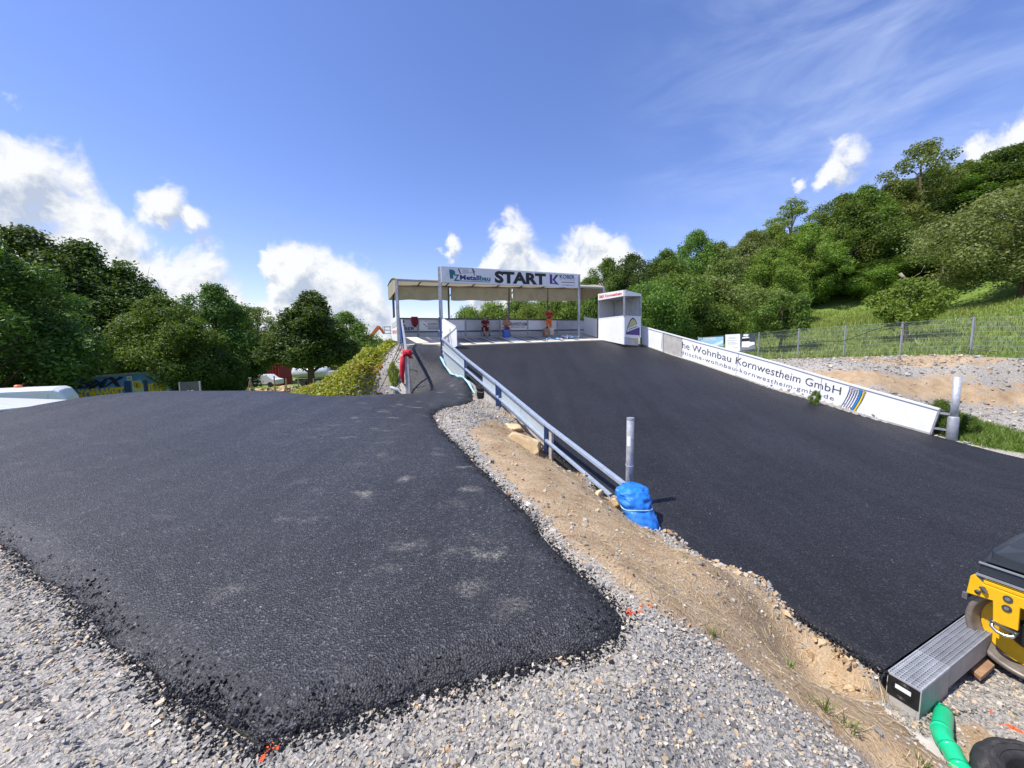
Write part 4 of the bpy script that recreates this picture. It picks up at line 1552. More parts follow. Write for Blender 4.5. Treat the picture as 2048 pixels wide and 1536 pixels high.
def booth():
    A = lambda v: py(1248.5, v, 18.3)      # near corner
    B = lambda v: py(1197.5, v, 20.8)      # far left corner
    C = lambda v: py(1281.5, v, 18.75)     # right corner
    off = (B(650) - A(650)); off.z = 0
    D_ = lambda z: Vector((C(650).x + off.x, C(650).y + off.y, z))
    root = empty('timing_booth', A(686), 'white timing booth with red lettering beside the start ramp', 'booth')
    zt = A(580).z
    a0, a1, a2, a3 = A(689), A(632), A(592), A(580)
    b0, b1, b2, b3 = B(678.5), B(637.5), B(601), B(588)
    c0, c1, c2, c3 = C(691), C(634), C(592.5), C(588.5)
    d0, d1, d2, d3 = D_(b0.z), D_(b1.z), D_(c2.z), D_(c3.z)
    wb, wp = M['white_board'], M['white_panel']
    MB().slab([a0, a1, b1, b0], .04).build('side_panel', wb, root)
    ax = (C(650) - A(650)); ax.z = 0
    L = lambda p, q, t: p.lerp(q, t)
    # front: panel with the hatch opening at its foot
    MB().slab([L(a0, c0, .0).lerp(L(a1, c1, 0), .0), L(a0, c0, .29), L(a0, c0, .29).lerp(L(a1, c1, .29), .27), L(a1, c1, .0).lerp(L(a0, c0, 0), .73)], .036).build('front_panel', M['grey_panel'], root)
    front = MB().slab([a0.lerp(a1, .27), c0.lerp(c1, .27), c1, a1], .04).build('front_panel', wp, root)
    MB().slab([L(a0, c0, .3) - DN * .12, L(a0, c0, .95) - DN * .12, L(a0, c0, .95).lerp(L(a1, c1, .95), .26) - DN * .12, L(a0, c0, .3).lerp(L(a1, c1, .3), .26) - DN * .12], .03).build('kick_board', M['concrete_pale'], root)
    MB().slab([b0, b1.lerp(b3, .95), d3, d0], .04).build('rear_wall', wp, root)
    # corrugated inner wall on the far side
    V, Fc = [], []
    n = 42
    for i in range(n + 1):
        t = i / n
        for z in (0, 1):
            p = (c0.lerp(c3, .02 + .95 * z)).lerp(d0.lerp(d3, .02 + .95 * z), t)
            V.append(tuple(p + ax.normalized() * (.025 if i % 4 in (1, 2) else -.01) - ax.normalized() * .03))
    for i in range(n):
        Fc.append((2 * i, 2 * i + 2, 2 * i + 3, 2 * i + 1))
    me = bpy.data.meshes.new('corrugated_wall'); me.from_pydata(V, [], Fc)
    link('corrugated_wall', me, M['grey_panel'], root)
    # roof with fascias
    MB().hexa([a2 + UP * .02, c2 + UP * .02, d2 + UP * .02, b2 + UP * .02, a3, c3, d3, b3]).build('roof', M['grey_panel'], root)
    of = -ax.normalized() * .03
    fascia = MB().slab([a2 + of, b2 + of, b3 + of, a3 + of], .03).build('fascia', wb, root)
    of2 = DN * .03
    MB().slab([a2 + of2, c2 + of2, c3 + of2, a3 + of2], .03).build('fascia', wp, root)
    for p, q in ((a1, a2), (c1, c2), (b1, b2), (d1, d2)):
        MB().beam(p, q, .07).build('corner_post', M['steel_dull'], root)
    MB().beam(a1, c1, .07, .05).build('sill', wp, root)
    MB().beam(a1, b1, .05, .04).build('sill', wb, root)
    fn = quadmap(b2 + of, a2 + of, a3 + of, b3 + of, .02)
    lettering('BMX Kornwestheim', fn, .06, .95, .28, .74, M['red_print'], fascia, .03)
    fn = quadmap(a0.lerp(a1, .27), c0.lerp(c1, .27), c1, a1, .026)
    # pointed arch emblem
    def arch(s, y0=.08):
        p = []
        for i in range(11):
            t = i / 10
            p.append((.5 - .42 * s * (1 - t) ** .55, y0 + (.92 * s - y0 + .03) * t ** .8))
        q = [(1 - x, y) for x, y in reversed(p[:-1])]
        return p + q
    flat('emblem', fn, [arch(1.0, .12)], M['black_print'], front)
    fn2 = quadmap(a0.lerp(a1, .27), c0.lerp(c1, .27), c1, a1, .030)
    flat('emblem', fn2, [arch(.93, .15)], M['olive_print'], front)
    fn3 = quadmap(a0.lerp(a1, .27), c0.lerp(c1, .27), c1, a1, .034)
    flat('emblem', fn3, [[(.1, .14), (.9, .14), (.9, .5), (.1, .22)]], M['violet_print'], front)
    flat('emblem', fn3, [[(.13, .26), (.89, .52), (.83, .66), (.17, .40)]], M['white_board'], front)
    fn4 = quadmap(a0.lerp(a1, .27), c0.lerp(c1, .27), c1, a1, .038)
    flat('emblem', fn4, stroke([(.22, .36), (.76, .54)], .035), M['grey_print'], front)


booth()
# ------------------------------------------------------------------ rail between the ramps
def side_rail():
    root = empty('side_rail', onL(1000, 815), 'pale blue steel side rail with milky panels along the left edge of the start ramp', 'railing')
    top = [onL(u, v) for u, v in ((887, 677), (934, 717), (997, 766), (1096, 848), (1253, 968))]
    mid = [onL(u, v) for u, v in ((888, 699), (934, 738), (997, 792), (1096, 880), (1226, 990))]
    bot = [onL(u, v) for u, v in ((886, 719), (934, 768), (998, 816), (1095, 908), (1226, 1004))]
    off = -AC * .045
    for line, w in ((top, .075), (mid, .06)):
        for i in range(4):
            MB().beam(line[i] + off, line[i + 1] + off, w, w * .8).build('rail', M['blue_rail'], root, bevel=.008)
    # posts (a pair where two lengths join)
    for i, du in ((0, 0), (1, 0), (2, -.03), (2, .16), (3, 0)):
        a = bot[i] + DN * du + off
        b = top[i] + DN * du + off
        b = Vector((a.x, a.y, b.z - .22 * du))
        MB().beam(a - UP * .2, b, .06).build('post', M['blue_dark'], root)  # shade on the posts is put into their dark blue colour
    MB().beam(bot[3] + DN * .16 + off * .2 - UP * .25, top[3] + DN * .14 + off * .2 - UP * .12, .05, .10).build('post', M['concrete'], root)

    def panel(name, i, f0, f1, lo, hi, mat, th=.02, dn=0.0, o=0.0):
        L = lambda a, b, f: a.lerp(b, f)
        q = [L(lo[i], lo[i + 1], f0), L(lo[i], lo[i + 1], f1), L(hi[i], hi[i + 1], f1), L(hi[i], hi[i + 1], f0)]
        q = [p + AC * o for p in q]
        q[0] = q[0] - UP * dn; q[1] = q[1] - UP * dn
        return MB().slab(q, th).build(name, mat, root)
    panel('sheet', 0, .03, .98, mid, top, M['sheet'])
    panel('sheet', 0, .03, .98, bot, mid, M['sheet'], .02, .05)
    panel('sheet', 1, .56, .97, mid, top, M['sheet'])
    panel('concrete_panel', 1, .56, .98, bot, mid, M['concrete'], .04, .15)
    panel('sheet', 2, .04, .52, mid, top, M['sheet'])
    panel('sheet', 2, .525, .97, mid, top, M['sheet'])
    panel('concrete_panel', 2, .03, .5, bot, mid, M['concrete'], .04, .2)
    panel('concrete_panel', 2, .505, .99, bot, mid, M['concrete'], .04, .2)
    # crumpled foil left lying along the foot of the first length
    mb = MB()
    pts, r = [], []
    a, b = onL(886, 720), onL(956, 786)
    for k in range(15):
        t = k / 14
        p = a.lerp(b, t) - AC * .09
        p.z = surf(p.x, p.y) + .04 + .02 * math.sin(k * 2.1)
        pts.append(p); r.append(.032 + .015 * math.sin(k * 1.7))
    mb.tube(pts, r, 7)
    o = mb.build('plastic_foil', M['cyan_foil'])
    tag(o, 'crumpled pale blue foil strip along the foot of the rail', 'foil')


side_rail()


def left_rail():
    root = empty('hand_rail', pz(818, 788, .2), 'low grey hand rail on the left side of the narrow access ramp', 'railing')
    T = [py(803, 640, 16.9), py(808, 672, 14.2), py(813, 712, 11.6)]
    B = [Vector((p.x, p.y, surf(p.x, p.y) - .1)) for p in T]
    for i in range(2):
        MB().beam(T[i], T[i + 1], .07, .11).build('rail', M['steel_dull'], root, bevel=.01)
    n = 7
    for k in range(n):
        t = k / (n - 1)
        p = T[0].lerp(T[1], t * 2) if t < .5 else T[1].lerp(T[2], t * 2 - 1)
        z = surf(p.x, p.y) - .1
        MB().beam(Vector((p.x, p.y, z)), p, .05 if 0 < k < n - 1 else .09).build('post', M['blue_dark'] if k < 3 else M['steel_dull'], root)
    MB().beam(T[2] + Vector((.05, -.03, -.02)), Vector((T[2].x + .07, T[2].y - .03, B[2].z)), .1, .05).build('end_plate', M['concrete'], root)
    # red jacket hung over the end: bunched collar, body and a hanging sleeve
    e = T[2]
    V, Fc = [], []
    nu, nv = 26, 15
    for i in range(nu):
        f = i / (nu - 1)
        for j in range(nv):
            q = j / (nv - 1) * 2 - 1                 # -1 outer side .. 1 ramp side
            drop = (.16 if q > 0 else .62 * (.55 + .45 * math.sin(f * 3.1 + .3))) * abs(q) ** 1.15
            fold = .028 * math.sin(f * 21 + q * 2.5) * (.3 + abs(q))
            p = e + Vector((q * .125 + fold * .8 - .012, (f - .25) * .36 + fold * .5, .085 - drop + .03 * mnoise.noise(Vector((f * 6, q * 4, 2)))))
            V.append(tuple(p))
    for i in range(nu - 1):
        for j in range(nv - 1):
            a_ = i * nv + j
            Fc.append((a_, a_ + 1, a_ + nv + 1, a_ + nv))
    mb = MB().add(V, Fc)
    mb.tube([e + Vector((-.10, -.04, .0)), e + Vector((-.125, -.05, -.3)), e + Vector((-.14, -.05, -.55)), e + Vector((-.11, -.05, -.80))], [.065, .075, .065, .035], 9)
    mb.ball(e + Vector((.02, .02, .09)), (.15, .16, .085), 12, 8, .8, 4)
    o = mb.build('jacket', M['red_cloth'], smooth=True)
    tag(o, 'bright red jacket hung over the end of the low hand rail', 'jacket')
    # brooms leaning
    g1 = hit(757, 788)
    broom = empty('broom', g1, 'long wooden push broom leaning with its head on the asphalt', 'broom')
    top = py(804, 694, 13.0)
    MB().tube([g1 + UP * .06, top], .014, 6).build('handle', M['wood_pole'], broom)
    MB().box(g1 + UP * .05 + Vector((-.06, 0, 0)), (.36, .07, .05)).build('head', M['wood'], broom)
    MB().box(g1 + UP * .012 + Vector((-.06, 0, 0)), (.35, .075, .05)).build('bristles', M['black_plastic'], broom)
    g2 = hit(776, 752)
    rake = empty('shovel', g2, 'second long handled tool leaning against the hand rail behind the broom', 'tool')
    top = py(800, 690, 13.6)
    MB().tube([g2 + UP * .2, top], .013, 6).build('handle', M['wood_pole'], rake)
    MB().slab([g2 + Vector((-.1, 0, 0)), g2 + Vector((.1, 0, 0)), g2 + Vector((.09, .06, .27)), g2 + Vector((-.09, .06, .27))], .012).build('blade', M['steel_dull'], rake)
    # plastic bottle on the gravel
    g = hit(790, 782)
    ax = Vector((.5, -.2, -.15)).normalized()
    c = g + UP * .07
    b = empty('bottle', g, 'clear greenish plastic bottle lying on the gravel by the hand rail', 'bottle')
    MB().tube([c - ax * .17, c - ax * .12, c + ax * .08, c + ax * .14, c + ax * .18], [.055, .06, .06, .025, .022], 10).build('body', M['sheet'], b, True)
    MB().tube([c + ax * .18, c + ax * .205], .026, 8).build('cap', M['poster_blue'], b)


left_rail()


def bucket():
    g = hit(962, 797)
    g.z = surf(g.x, g.y)
    root = empty('bucket', g, 'black mortar bucket with a trowel standing by the rail', 'bucket')
    pts = [g, g + UP * .12, g + UP * .29]
    mb = MB()
    n = 18
    prof = [(.105, 0), (.13, .28), (.138, .285), (.138, .30), (.126, .30), (.10, .02)]
    V, Fc = [], []
    for r, z in prof:
        for k in range(n):
            a = 2 * math.pi * k / n
            V.append(g + Vector((r * math.cos(a), r * math.sin(a), z)))
    for j in range(len(prof) - 1):
        for k in range(n):
            Fc.append((j * n + k, j * n + (k + 1) % n, (j + 1) * n + (k + 1) % n, (j + 1) * n + k))
    Fc.append(tuple(reversed(range(n)))); Fc.append(tuple(range((len(prof) - 1) * n, len(prof) * n)))
    mb.add(V, Fc).build('pail', M['black_plastic'], root, True)
    MB().tube([g + Vector((.05, 0, .1)), g + Vector((.12, .05, .5))], .012, 6).build('tool_handle', M['steel_dull'], root)
    MB().slab([g + Vector((-.12, .02, .28)), g + Vector((.02, .05, .33)), g + Vector((-.02, .1, .42)), g + Vector((-.16, .06, .36))], .01).build('trowel', M['black_plastic'], root)
    MB().tube([g + Vector((-.135, 0, .28)), g + Vector((-.08, -.12, .20)), g + Vector((.05, -.14, .18)), g + Vector((.135, 0, .28))], .006, 5).build('wire_handle', M['steel_dull'], root)


bucket()


def rocks():
    # limestone block and its neighbour slabs beside the rail
    def block(u, v, dims, rz, label, seed, sink=.25):
        g = hit(u, v, gz_raw)
        bm = bmesh.new()
        bmesh.ops.create_icosphere(bm, subdivisions=3, radius=1)
        rs = random.Random(seed)
        planes = [(Vector((rs.gauss(0, 1), rs.gauss(0, 1), rs.gauss(0, 1))).normalized(), rs.uniform(.45, .75)) for _ in range(9)]
        M3 = Matrix.Rotation(rz, 3, 'Z') @ Matrix.Rotation(.25, 3, 'Y')
        for vv in bm.verts:
            p = vv.co.copy()
            for n_, h in planes:
                k = p.dot(n_)
                if k > h:
                    p -= n_ * (k - h)
            p *= 1 + .10 * mnoise.noise(p * 3 + Vector((seed, 0, 0)))
            vv.co = M3 @ Vector((p.x * dims[0], p.y * dims[1], p.z * dims[2])) + g + UP * dims[2] * sink
        me = bpy.data.meshes.new('limestone_block'); bm.to_mesh(me); bm.free()
        o = link('limestone_block', me, M['limestone'])
        tag(o, label, 'rock', 'limestone blocks beside the rail')
    block(1052, 893, (.42, .24, .22), -.5, 'large pale yellow limestone block beside the rail panels', 3)
    block(1030, 858, (.30, .17, .10), -.2, 'flat limestone slab lying behind the large yellow block', 7)
    block(1198, 992, (.09, .075, .07), .4, 'round fist sized yellow stone below the lower rail', 9, .5)
    block(1232, 1012, (.12, .09, .08), .9, 'clumpy earth coloured stone just left of the blue tarpaulin', 12, .4)


rocks()


def post_and_tarp():
    P = P1.copy()
    top = onL(1261, 836)
    P.x, P.y = top.x, top.y
    zb = surf(P.x + .1, P.y) - .1
    root = empty('steel_post', Vector((P.x, P.y, zb)), 'free standing galvanised tube post rising out of blue tarpaulin', 'post')
    r = .052
    MB().tube([Vector((P.x, P.y, zb)), Vector((P.x, P.y, top.z - .008)), Vector((P.x, P.y, top.z))], [r, r, r * .9], 20).build('tube', M['steel'], root, True)
    MB().tube([Vector((P.x, P.y, top.z - .03)), Vector((P.x, P.y, top.z + .004))], r * 1.04, 20).build('cap', M['steel_dull'], root)
    # sticker wrapped on the tube towards the camera
    zs0, zs1 = onL(1260, 891).z, onL(1260, 871).z
    a0 = math.atan2(-P.y, -P.x)
    V, Fc = [], []
    for i in range(6):
        a = a0 - .75 + .9 * i / 5
        for z in (zs0, zs1):
            V.append((P.x + math.cos(a) * (r + .002), P.y + math.sin(a) * (r + .002), z))
    for i in range(5):
        Fc.append((2 * i, 2 * i + 2, 2 * i + 3, 2 * i + 1))
    me = bpy.data.meshes.new('sticker'); me.from_pydata(V, [], Fc); link('sticker', me, M['white_board'], root)
    # binding wire
    zw = onL(1260, 930).z
    pts = [Vector((P.x + math.cos(a) * (r + .006), P.y + math.sin(a) * (r + .006), zw + .012 * math.sin(a))) for a in np.linspace(0, 6.28, 16)]
    pts += [Vector((P.x - .06, P.y - .05, zw - .10)), Vector((P.x - .01, P.y - .07, zw - .22))]
    MB().tube(pts, .003, 4).build('wire', M['steel'], root)

    # tarpaulin: wrapped round the foot of the post and the rail end, tied with string
    path = [(1264, 971, .135, .15), (1262, 979, .225, .18), (1263, 990, .24, .19), (1268, 1005, .225, .18), (1273, 1023, .215, .175), (1282, 1042, .20, .165), (1294, 1060, .175, .15), (1304, 1076, .15, .125), (1310, 1090, .11, .10)]
    n = 64
    V, Fc = [], []
    rows = []
    for i in range(len(path) - 1):
        for j in range(5):
            t = j / 5
            rows.append([path[i][k] + (path[i + 1][k] - path[i][k]) * t for k in range(4)])
    rows.append(list(path[-1]))
    for i, (u, v, rx, ry) in enumerate(rows):
        c = py(u, v, 5.12 - .0035 * (v - 966)) + Vector((.02, 0, 0))
        for k in range(n):
            a = 2 * math.pi * k / n
            q = Vector((math.cos(a) * 1.3, math.sin(a) * 1.3, i * .12))
            f = 1 + .12 * mnoise.noise(q * 1.4) - .16 * abs(mnoise.noise(Vector((math.cos(a) * 2.2 + i * .05, math.sin(a) * 2.2, i * .22)))) + .08 * mnoise.noise(Vector((math.cos(a) * 3 + i * .09, math.sin(a) * 3, i * .38))) - .09 * abs(mnoise.noise(Vector((math.cos(a) * 5 - i * .25, math.sin(a) * 7, i * .7))))
            tie = 1 - .13 * math.exp(-((i - 17) / 1.3) ** 2) - .09 * math.exp(-((i - 28) / 1.2) ** 2)
            V.append((c.x + math.cos(a) * rx * f * tie, c.y + math.sin(a) * ry * f * tie, c.z + .02 * mnoise.noise(Vector((math.cos(a) * 2, math.sin(a) * 2, i * .3 + 5)))))
    m = len(rows)
    for i in range(m - 1):
        for k in range(n):
            Fc.append((i * n + k, (i + 1) * n + k, (i + 1) * n + (k + 1) % n, i * n + (k + 1) % n))
    V.append(tuple(py(path[0][0], path[0][1] + 1, 5.12)))
    for k in range(n):
        Fc.append((len(V) - 1, k, (k + 1) % n))
    me = bpy.data.meshes.new('cover'); me.from_pydata(V, [], Fc)
    root = empty('tarpaulin', py(1305, 1080, 4.8), 'bright blue tarpaulin wrapped and tied around the foot of the post', 'tarpaulin')
    link('cover', me, M['tarp'], root, True)
    for i, dr in ((17, 1.0), (28, 1.0)):
        u, v, rx, ry = rows[i]
        c = py(u, v, 5.12 - .0035 * (v - 966)) + Vector((.02, 0, 0))
        k_ = .93
        MB().tube([c + Vector((math.cos(a) * rx * k_, math.sin(a) * ry * k_, .01 * math.sin(3 * a))) for a in np.linspace(0, 6.28, 22)], .007, 5, False).build('string', M['cyan_foil'], root)


post_and_tarp()


def board_wall():
    """white advertising boards along the right edge of the ramp"""
    root = empty('advert_board', onR(1640, 802), 'long white advertising board wall along the right edge of the start ramp', 'wall')
    topv = [(1283, 652), (1340, 667.5), (1400, 684), (1478, 704.5), (1560, 727), (1644, 752.5), (1760, 785), (1879, 818)]
    botv = [(1283, 688.5), (1340, 709.5), (1400, 728), (1471, 752), (1547, 779), (1637, 803), (1750, 838), (1861, 868.5)]
    T = [onR(*p) for p in topv]
    B = [onR(*p) for p in botv]

    def at(s, f):
        """s = 0..7 along, f = 0 foot .. 1 top"""
        i = min(int(s), 6)
        t = s - i
        return B[i].lerp(B[i + 1], t).lerp(T[i].lerp(T[i + 1], t), f)
    outv = AC * .03
    panels = []
    for s0, s1, m in ((0, .75, 'white_board'), (.75, 1.42, 'concrete'), (1.42, 3.0, 'white_board'), (3.0, 5.0, 'white_board'), (5.0, 7.0, 'white_board')):
        st = sorted(set([s0, s1] + [float(k) for k in range(8) if s0 < k < s1]))
        mb = MB()
        for a, b in zip(st[:-1], st[1:]):
            ka, kb = (a + .006 if a == s0 else a), (b - .006 if b == s1 else b)
            mb.slab([at(ka, .03) + outv, at(kb, .03) + outv, at(kb, .96) + outv, at(ka, .96) + outv], .05)
        panels.append(mb.build('panel', M[m], root))
    for a in range(7):
        MB().beam(at(a, .985) + outv * .7, at(a + 1, .985) + outv * .7, .085, .045).build('cap_strip', M['white_panel'], root)
        MB().beam(at(a, .02) + outv, at(a + 1, .02) + outv, .07, .05).build('foot_strip', M['concrete_pale'] if a < 3 else M['concrete'], root)
    MB().beam(at(7, 0) + outv, at(7, 1) + outv, .07, .04).build('end_strip', M['steel_dull'], root)
    # torn flap next to the bare concrete
    MB().slab([at(.70, .2), at(.80, .03) - AC * .02, at(.78, .95) - AC * .02, at(.74, .95)], .01).build('torn_edge', M['grey_panel'], root)

    uS = lambda u: float(np.interp(u, [p[0] for p in topv], range(8)))

    def fn(x, y):
        return at(x, y) - AC * .004
    # print: letters run down the slope
    lettering('he Wohnbau Kornwestheim GmbH', fn, 1.43, uS(1688), .50, .80, M['grey_print'], panels[3], -.004, name='lettering')
    lettering('dtische-wohnbau-kornwestheim-gmbh.de', fn, 1.40, uS(1676), .21, .38, M['grey_print'], panels[3], -.008, spacing=1.15, name='lettering')
    # emblem of woven bands
    e0, e1 = uS(1694), uS(1738)
    ex = lambda q: e0 + (e1 - e0) * q
    def band(x, w):
        left = [(ex(x + .0 - .28 * (1 - t) ** 1.6 + .02), .06 + .84 * t) for t in np.linspace(0, 1, 9)]
        right = [(a + (e1 - e0) * w, y) for a, y in left]
        return [[left[i], right[i], right[i + 1], left[i + 1]] for i in range(8)]
    flat('emblem_band', fn, band(.66, .11), M['blue_print'], panels[4])
    flat('emblem_band', fn, band(.80, .10), M['yellow_print'], panels[4])
    for j in range(7):
        x = .25 + .11 * j
        pl = [(ex(x - .28 * (1 - t) ** 1.6 + .045 * math.sin(t * 25 + j * 1.5) * t ** 2), .08 + .82 * t) for t in np.linspace(0, 1, 26)]
        flat('emblem_line', lambda a, b: at(a, b) - AC * .006, stroke(pl, .010), M['navy_print'], panels[4])
    for j in range(7):
        x = .25 + .11 * j
        pl = [(ex(x - .28 * (1 - t) ** 1.6 - .045 * math.sin(t * 25 + j * 1.5) * t ** 2), .08 + .82 * t) for t in np.linspace(0, 1, 26)]
        flat('emblem_line', lambda a, b: at(a, b) - AC * .006, stroke(pl, .008), M['grey_print'], panels[4])
    # second post with sleeve and brackets
    g = Vector((P_BOARD.x, P_BOARD.y, P_BOARD.z)) + AC * .12
    zt = py(1900, 754, g.y).z
    zm = py(1898, 833, g.y).z
    post = empty('steel_post', g, 'galvanised tube post in a thicker sleeve at the lower end of the white boards', 'post')
    MB().tube([g - UP * .3, Vector((g.x, g.y, zm - .03)), Vector((g.x, g.y, zm))], [.105, .105, .085], 18).build('sleeve', M['steel_dull'], post, True)
    MB().tube([Vector((g.x, g.y, zm - .2)), Vector((g.x, g.y, zt))], .075, 18).build('tube', M['steel'], post, True)
    for f in (.25, .85):
        p = at(7, f) + outv
        MB().beam(p, Vector((g.x, g.y, p.z - .02)), .05, .05).build('bracket', M['steel_dull'], post)
    return at


BOARD_AT = board_wall()
# ------------------------------------------------------------------ drain, pipe, tyre, roller
D0 = ramp_pt(S_END, 0) + DN * .015
Z_DR = D0.z + .005


def dr(t, o, dz=0.0):
    """drain frame: t metres along, o metres from the asphalt edge towards the camera"""
    p = D0 + AC * t + DN * o
    return Vector((p.x, p.y, Z_DR + dz))


DW = .185


def drain():
    root = empty('drain_channel', dr(.2, DW / 2, -.3), 'concrete drain channel with steel grating along the foot of the ramp', 'drain')

    def obox(name, t0, t1, o0, o1, z0, z1, mat, bevel=0):
        mb = MB()
        q = [dr(t0, o0, z0), dr(t1, o0, z0), dr(t1, o1, z0), dr(t0, o1, z0), dr(t0, o0, z1), dr(t1, o0, z1), dr(t1, o1, z1), dr(t0, o1, z1)]
        mb.hexa(q)
        return mb.build(name, mat, root, bevel=bevel)
    E = .46
    # end sump: walls, floor
    obox('sump_wall', 0, E, DW - .018, DW, -.33, -.012, M['concrete'], .003)
    obox('sump_wall', 0, E, 0, .018, -.33, -.012, M['concrete'], .003)
    obox('sump_end', 0.002, .018, .019, DW - .019, -.33, -.17, M['concrete'])
    plate = obox('end_plate', -.004, .014, .006, DW - .006, -.165, -.014, M['black_plastic'], .003)
    obox('end_label', -.008, -.0045, .05, .135, -.085, -.055, M['white_board']).parent = plate
    obox('sump_floor', .02, E, .019, DW - .019, -.33, -.31, M['concrete'])
    # two embossed rings on the end plate
    for r in (.05, .06):
        c = dr(-.006, DW / 2, -.085)
        MB().tube([c + DN * math.cos(a) * r + UP * math.sin(a) * r for a in np.linspace(0, 6.283, 25)], .0018, 4, False).build('plate_ring', M['black_plastic'], plate)
    # shallower channel
    for k in range(10):
        t0 = E + .004 + k * 1.0
        t1 = t0 + .996
        obox('channel_wall', t0, t1, DW - .018, DW, -.17, -.012, M['concrete'], .003)
        obox('channel_wall', t0, t1, 0, .018, -.17, -.012, M['concrete'], .003)
        obox('channel_floor', t0, t1, .019, DW - .019, -.17, -.155, M['concrete'])

    def grate(t0, t1, mat, step=.0235, frame=True):
        mb = MB()
        o0, o1 = .004, DW - .004
        n = int((t1 - t0) / step)
        for k in range(n + 1):
            t = t0 + (t1 - t0) * k / n
            mb.beam(dr(t, o0, -.008), dr(t, o1, -.008), .0055, .018)
        for j in range(7):
            o = o0 + (o1 - o0) * j / 6
            w = .007 if j in (0, 6) else .004
            mb.beam(dr(t0, o, -.006), dr(t1, o, -.006), w, .020)
        return mb.build('grating', mat, root)
    grate(0.004, E - .004, M['steel'], .030)
    for k in range(6):
        grate(E + .004 + k, E + .998 + k, M['steel_dull'], .030)


drain()


def pipe_and_tyre():
    a = dr(.27, DW - .01, -.245)
    root = empty('drain_pipe', a, 'bright green plastic drain pipe leaving the side of the drain box', 'pipe')
    pts = [a, a + DN * .06, a + DN * .11 + Vector((.004, -.0, -.006))]
    tgt = [pz(1884, 1470, -.985), pz(1904, 1504, -.985), pz(1926, 1548, -.985), pz(1958, 1620, -.985)]
    r = .047
    MB().tube([a, a + DN * .07], r, 22).build('socket', M['green_pipe'], root, True)
    P = [a + DN * .05] + tgt
    # smooth the run
    S = []
    for i in range(len(P) - 1):
        p0, p1, p2, p3 = P[max(i - 1, 0)], P[i], P[i + 1], P[min(i + 2, len(P) - 1)]
        for k in range(6):
            t = k / 6
            S.append(.5 * ((2 * p1) + (p2 - p0) * t + (2 * p0 - 5 * p1 + 4 * p2 - p3) * t * t + (3 * p1 - p0 - 3 * p2 + p3) * t ** 3))
    S.append(P[-1])
    MB().tube(S, r * 1.08, 24).build('bend', M['green_pipe'], root, True)
    for k in (5, 11, 17):
        d = (S[k + 1] - S[k]).normalized()
        MB().tube([S[k] - d * .012, S[k] + d * .012], r * 1.16, 24).build('collar', M['green_pipe'], root, True)
    # lump of fresh concrete under the pipe
    g = pz(1868, 1500, -1.07)
    mb = MB(); mb.ball(g + Vector((0, -.02, -.05)), (.10, .16, .09), 14, 9, .5, 3)
    o = mb.build('concrete_lump', M['concrete'], smooth=True)
    tag(o, 'pale lump of concrete under the green pipe', 'concrete')
    # tyre lying flat
    c = pz(2100, 1640, -1.08)
    c.z = -1.09
    root = empty('tyre', c, 'old black tyre lying on the ground at the corner of the picture', 'tyre')
    R0, hw = .30, .10
    prof = [(.165, -hw * .7), (.175, -hw), (.235, -hw * 1.05), (.285, -hw * .8), (R0, -hw * .45), (R0 + .004, 0), (R0, hw * .45), (.285, hw * .8), (.235, hw * 1.05), (.175, hw), (.165, hw * .7), (.16, 0)]
    n = 56
    V, Fc = [], []
    tilt = Matrix.Rotation(R_(6), 3, 'X') @ Matrix.Rotation(R_(-5), 3, 'Y')
    for i in range(n):
        a_ = 2 * math.pi * i / n
        for j, (rr, z) in enumerate(prof):
            if 3 <= j <= 7 and i % 4 == 0:
                rr -= .007
            V.append(tuple(c + UP * (hw + .01) + tilt @ Vector((rr * math.cos(a_), rr * math.sin(a_), z))))
    m = len(prof)
    for i in range(n):
        for j in range(m):
            Fc.append((i * m + j, i * m + (j + 1) % m, ((i + 1) % n) * m + (j + 1) % m, ((i + 1) % n) * m + j))
    me = bpy.data.meshes.new('carcass'); me.from_pydata(V, [], Fc); link('carcass', me, M['rubber'], root, True)
    for zz in (hw * 1.06,):
        for rr in (.20, .235):
            MB().tube([c + UP * (hw + .01) + tilt @ Vector((rr * math.cos(a_), rr * math.sin(a_), zz)) for a_ in np.linspace(0, 6.283, 50)], .004, 5, False).build('sidewall_ring', M['rubber'], root)
    # plank under the drum
    p0 = dr(.82, DW + .005, -.205)
    root = MB()
    q = [dr(.80, DW + .01, -.225), dr(.97, DW + .01, -.225), dr(.97, DW + .33, -.245), dr(.80, DW + .33, -.245)]
    q = [pz(1929, 1326, -1.03), pz(1962, 1355, -1.03), pz(1990, 1330, -1.03), pz(1958, 1303, -1.03)]
    root.hexa([p - UP * .035 for p in q] + q)
    o = root.build('plank', M['wood'], bevel=.004)
    tag(o, 'short rough wooden plank lying under the roller drum', 'plank')


pipe_and_tyre()


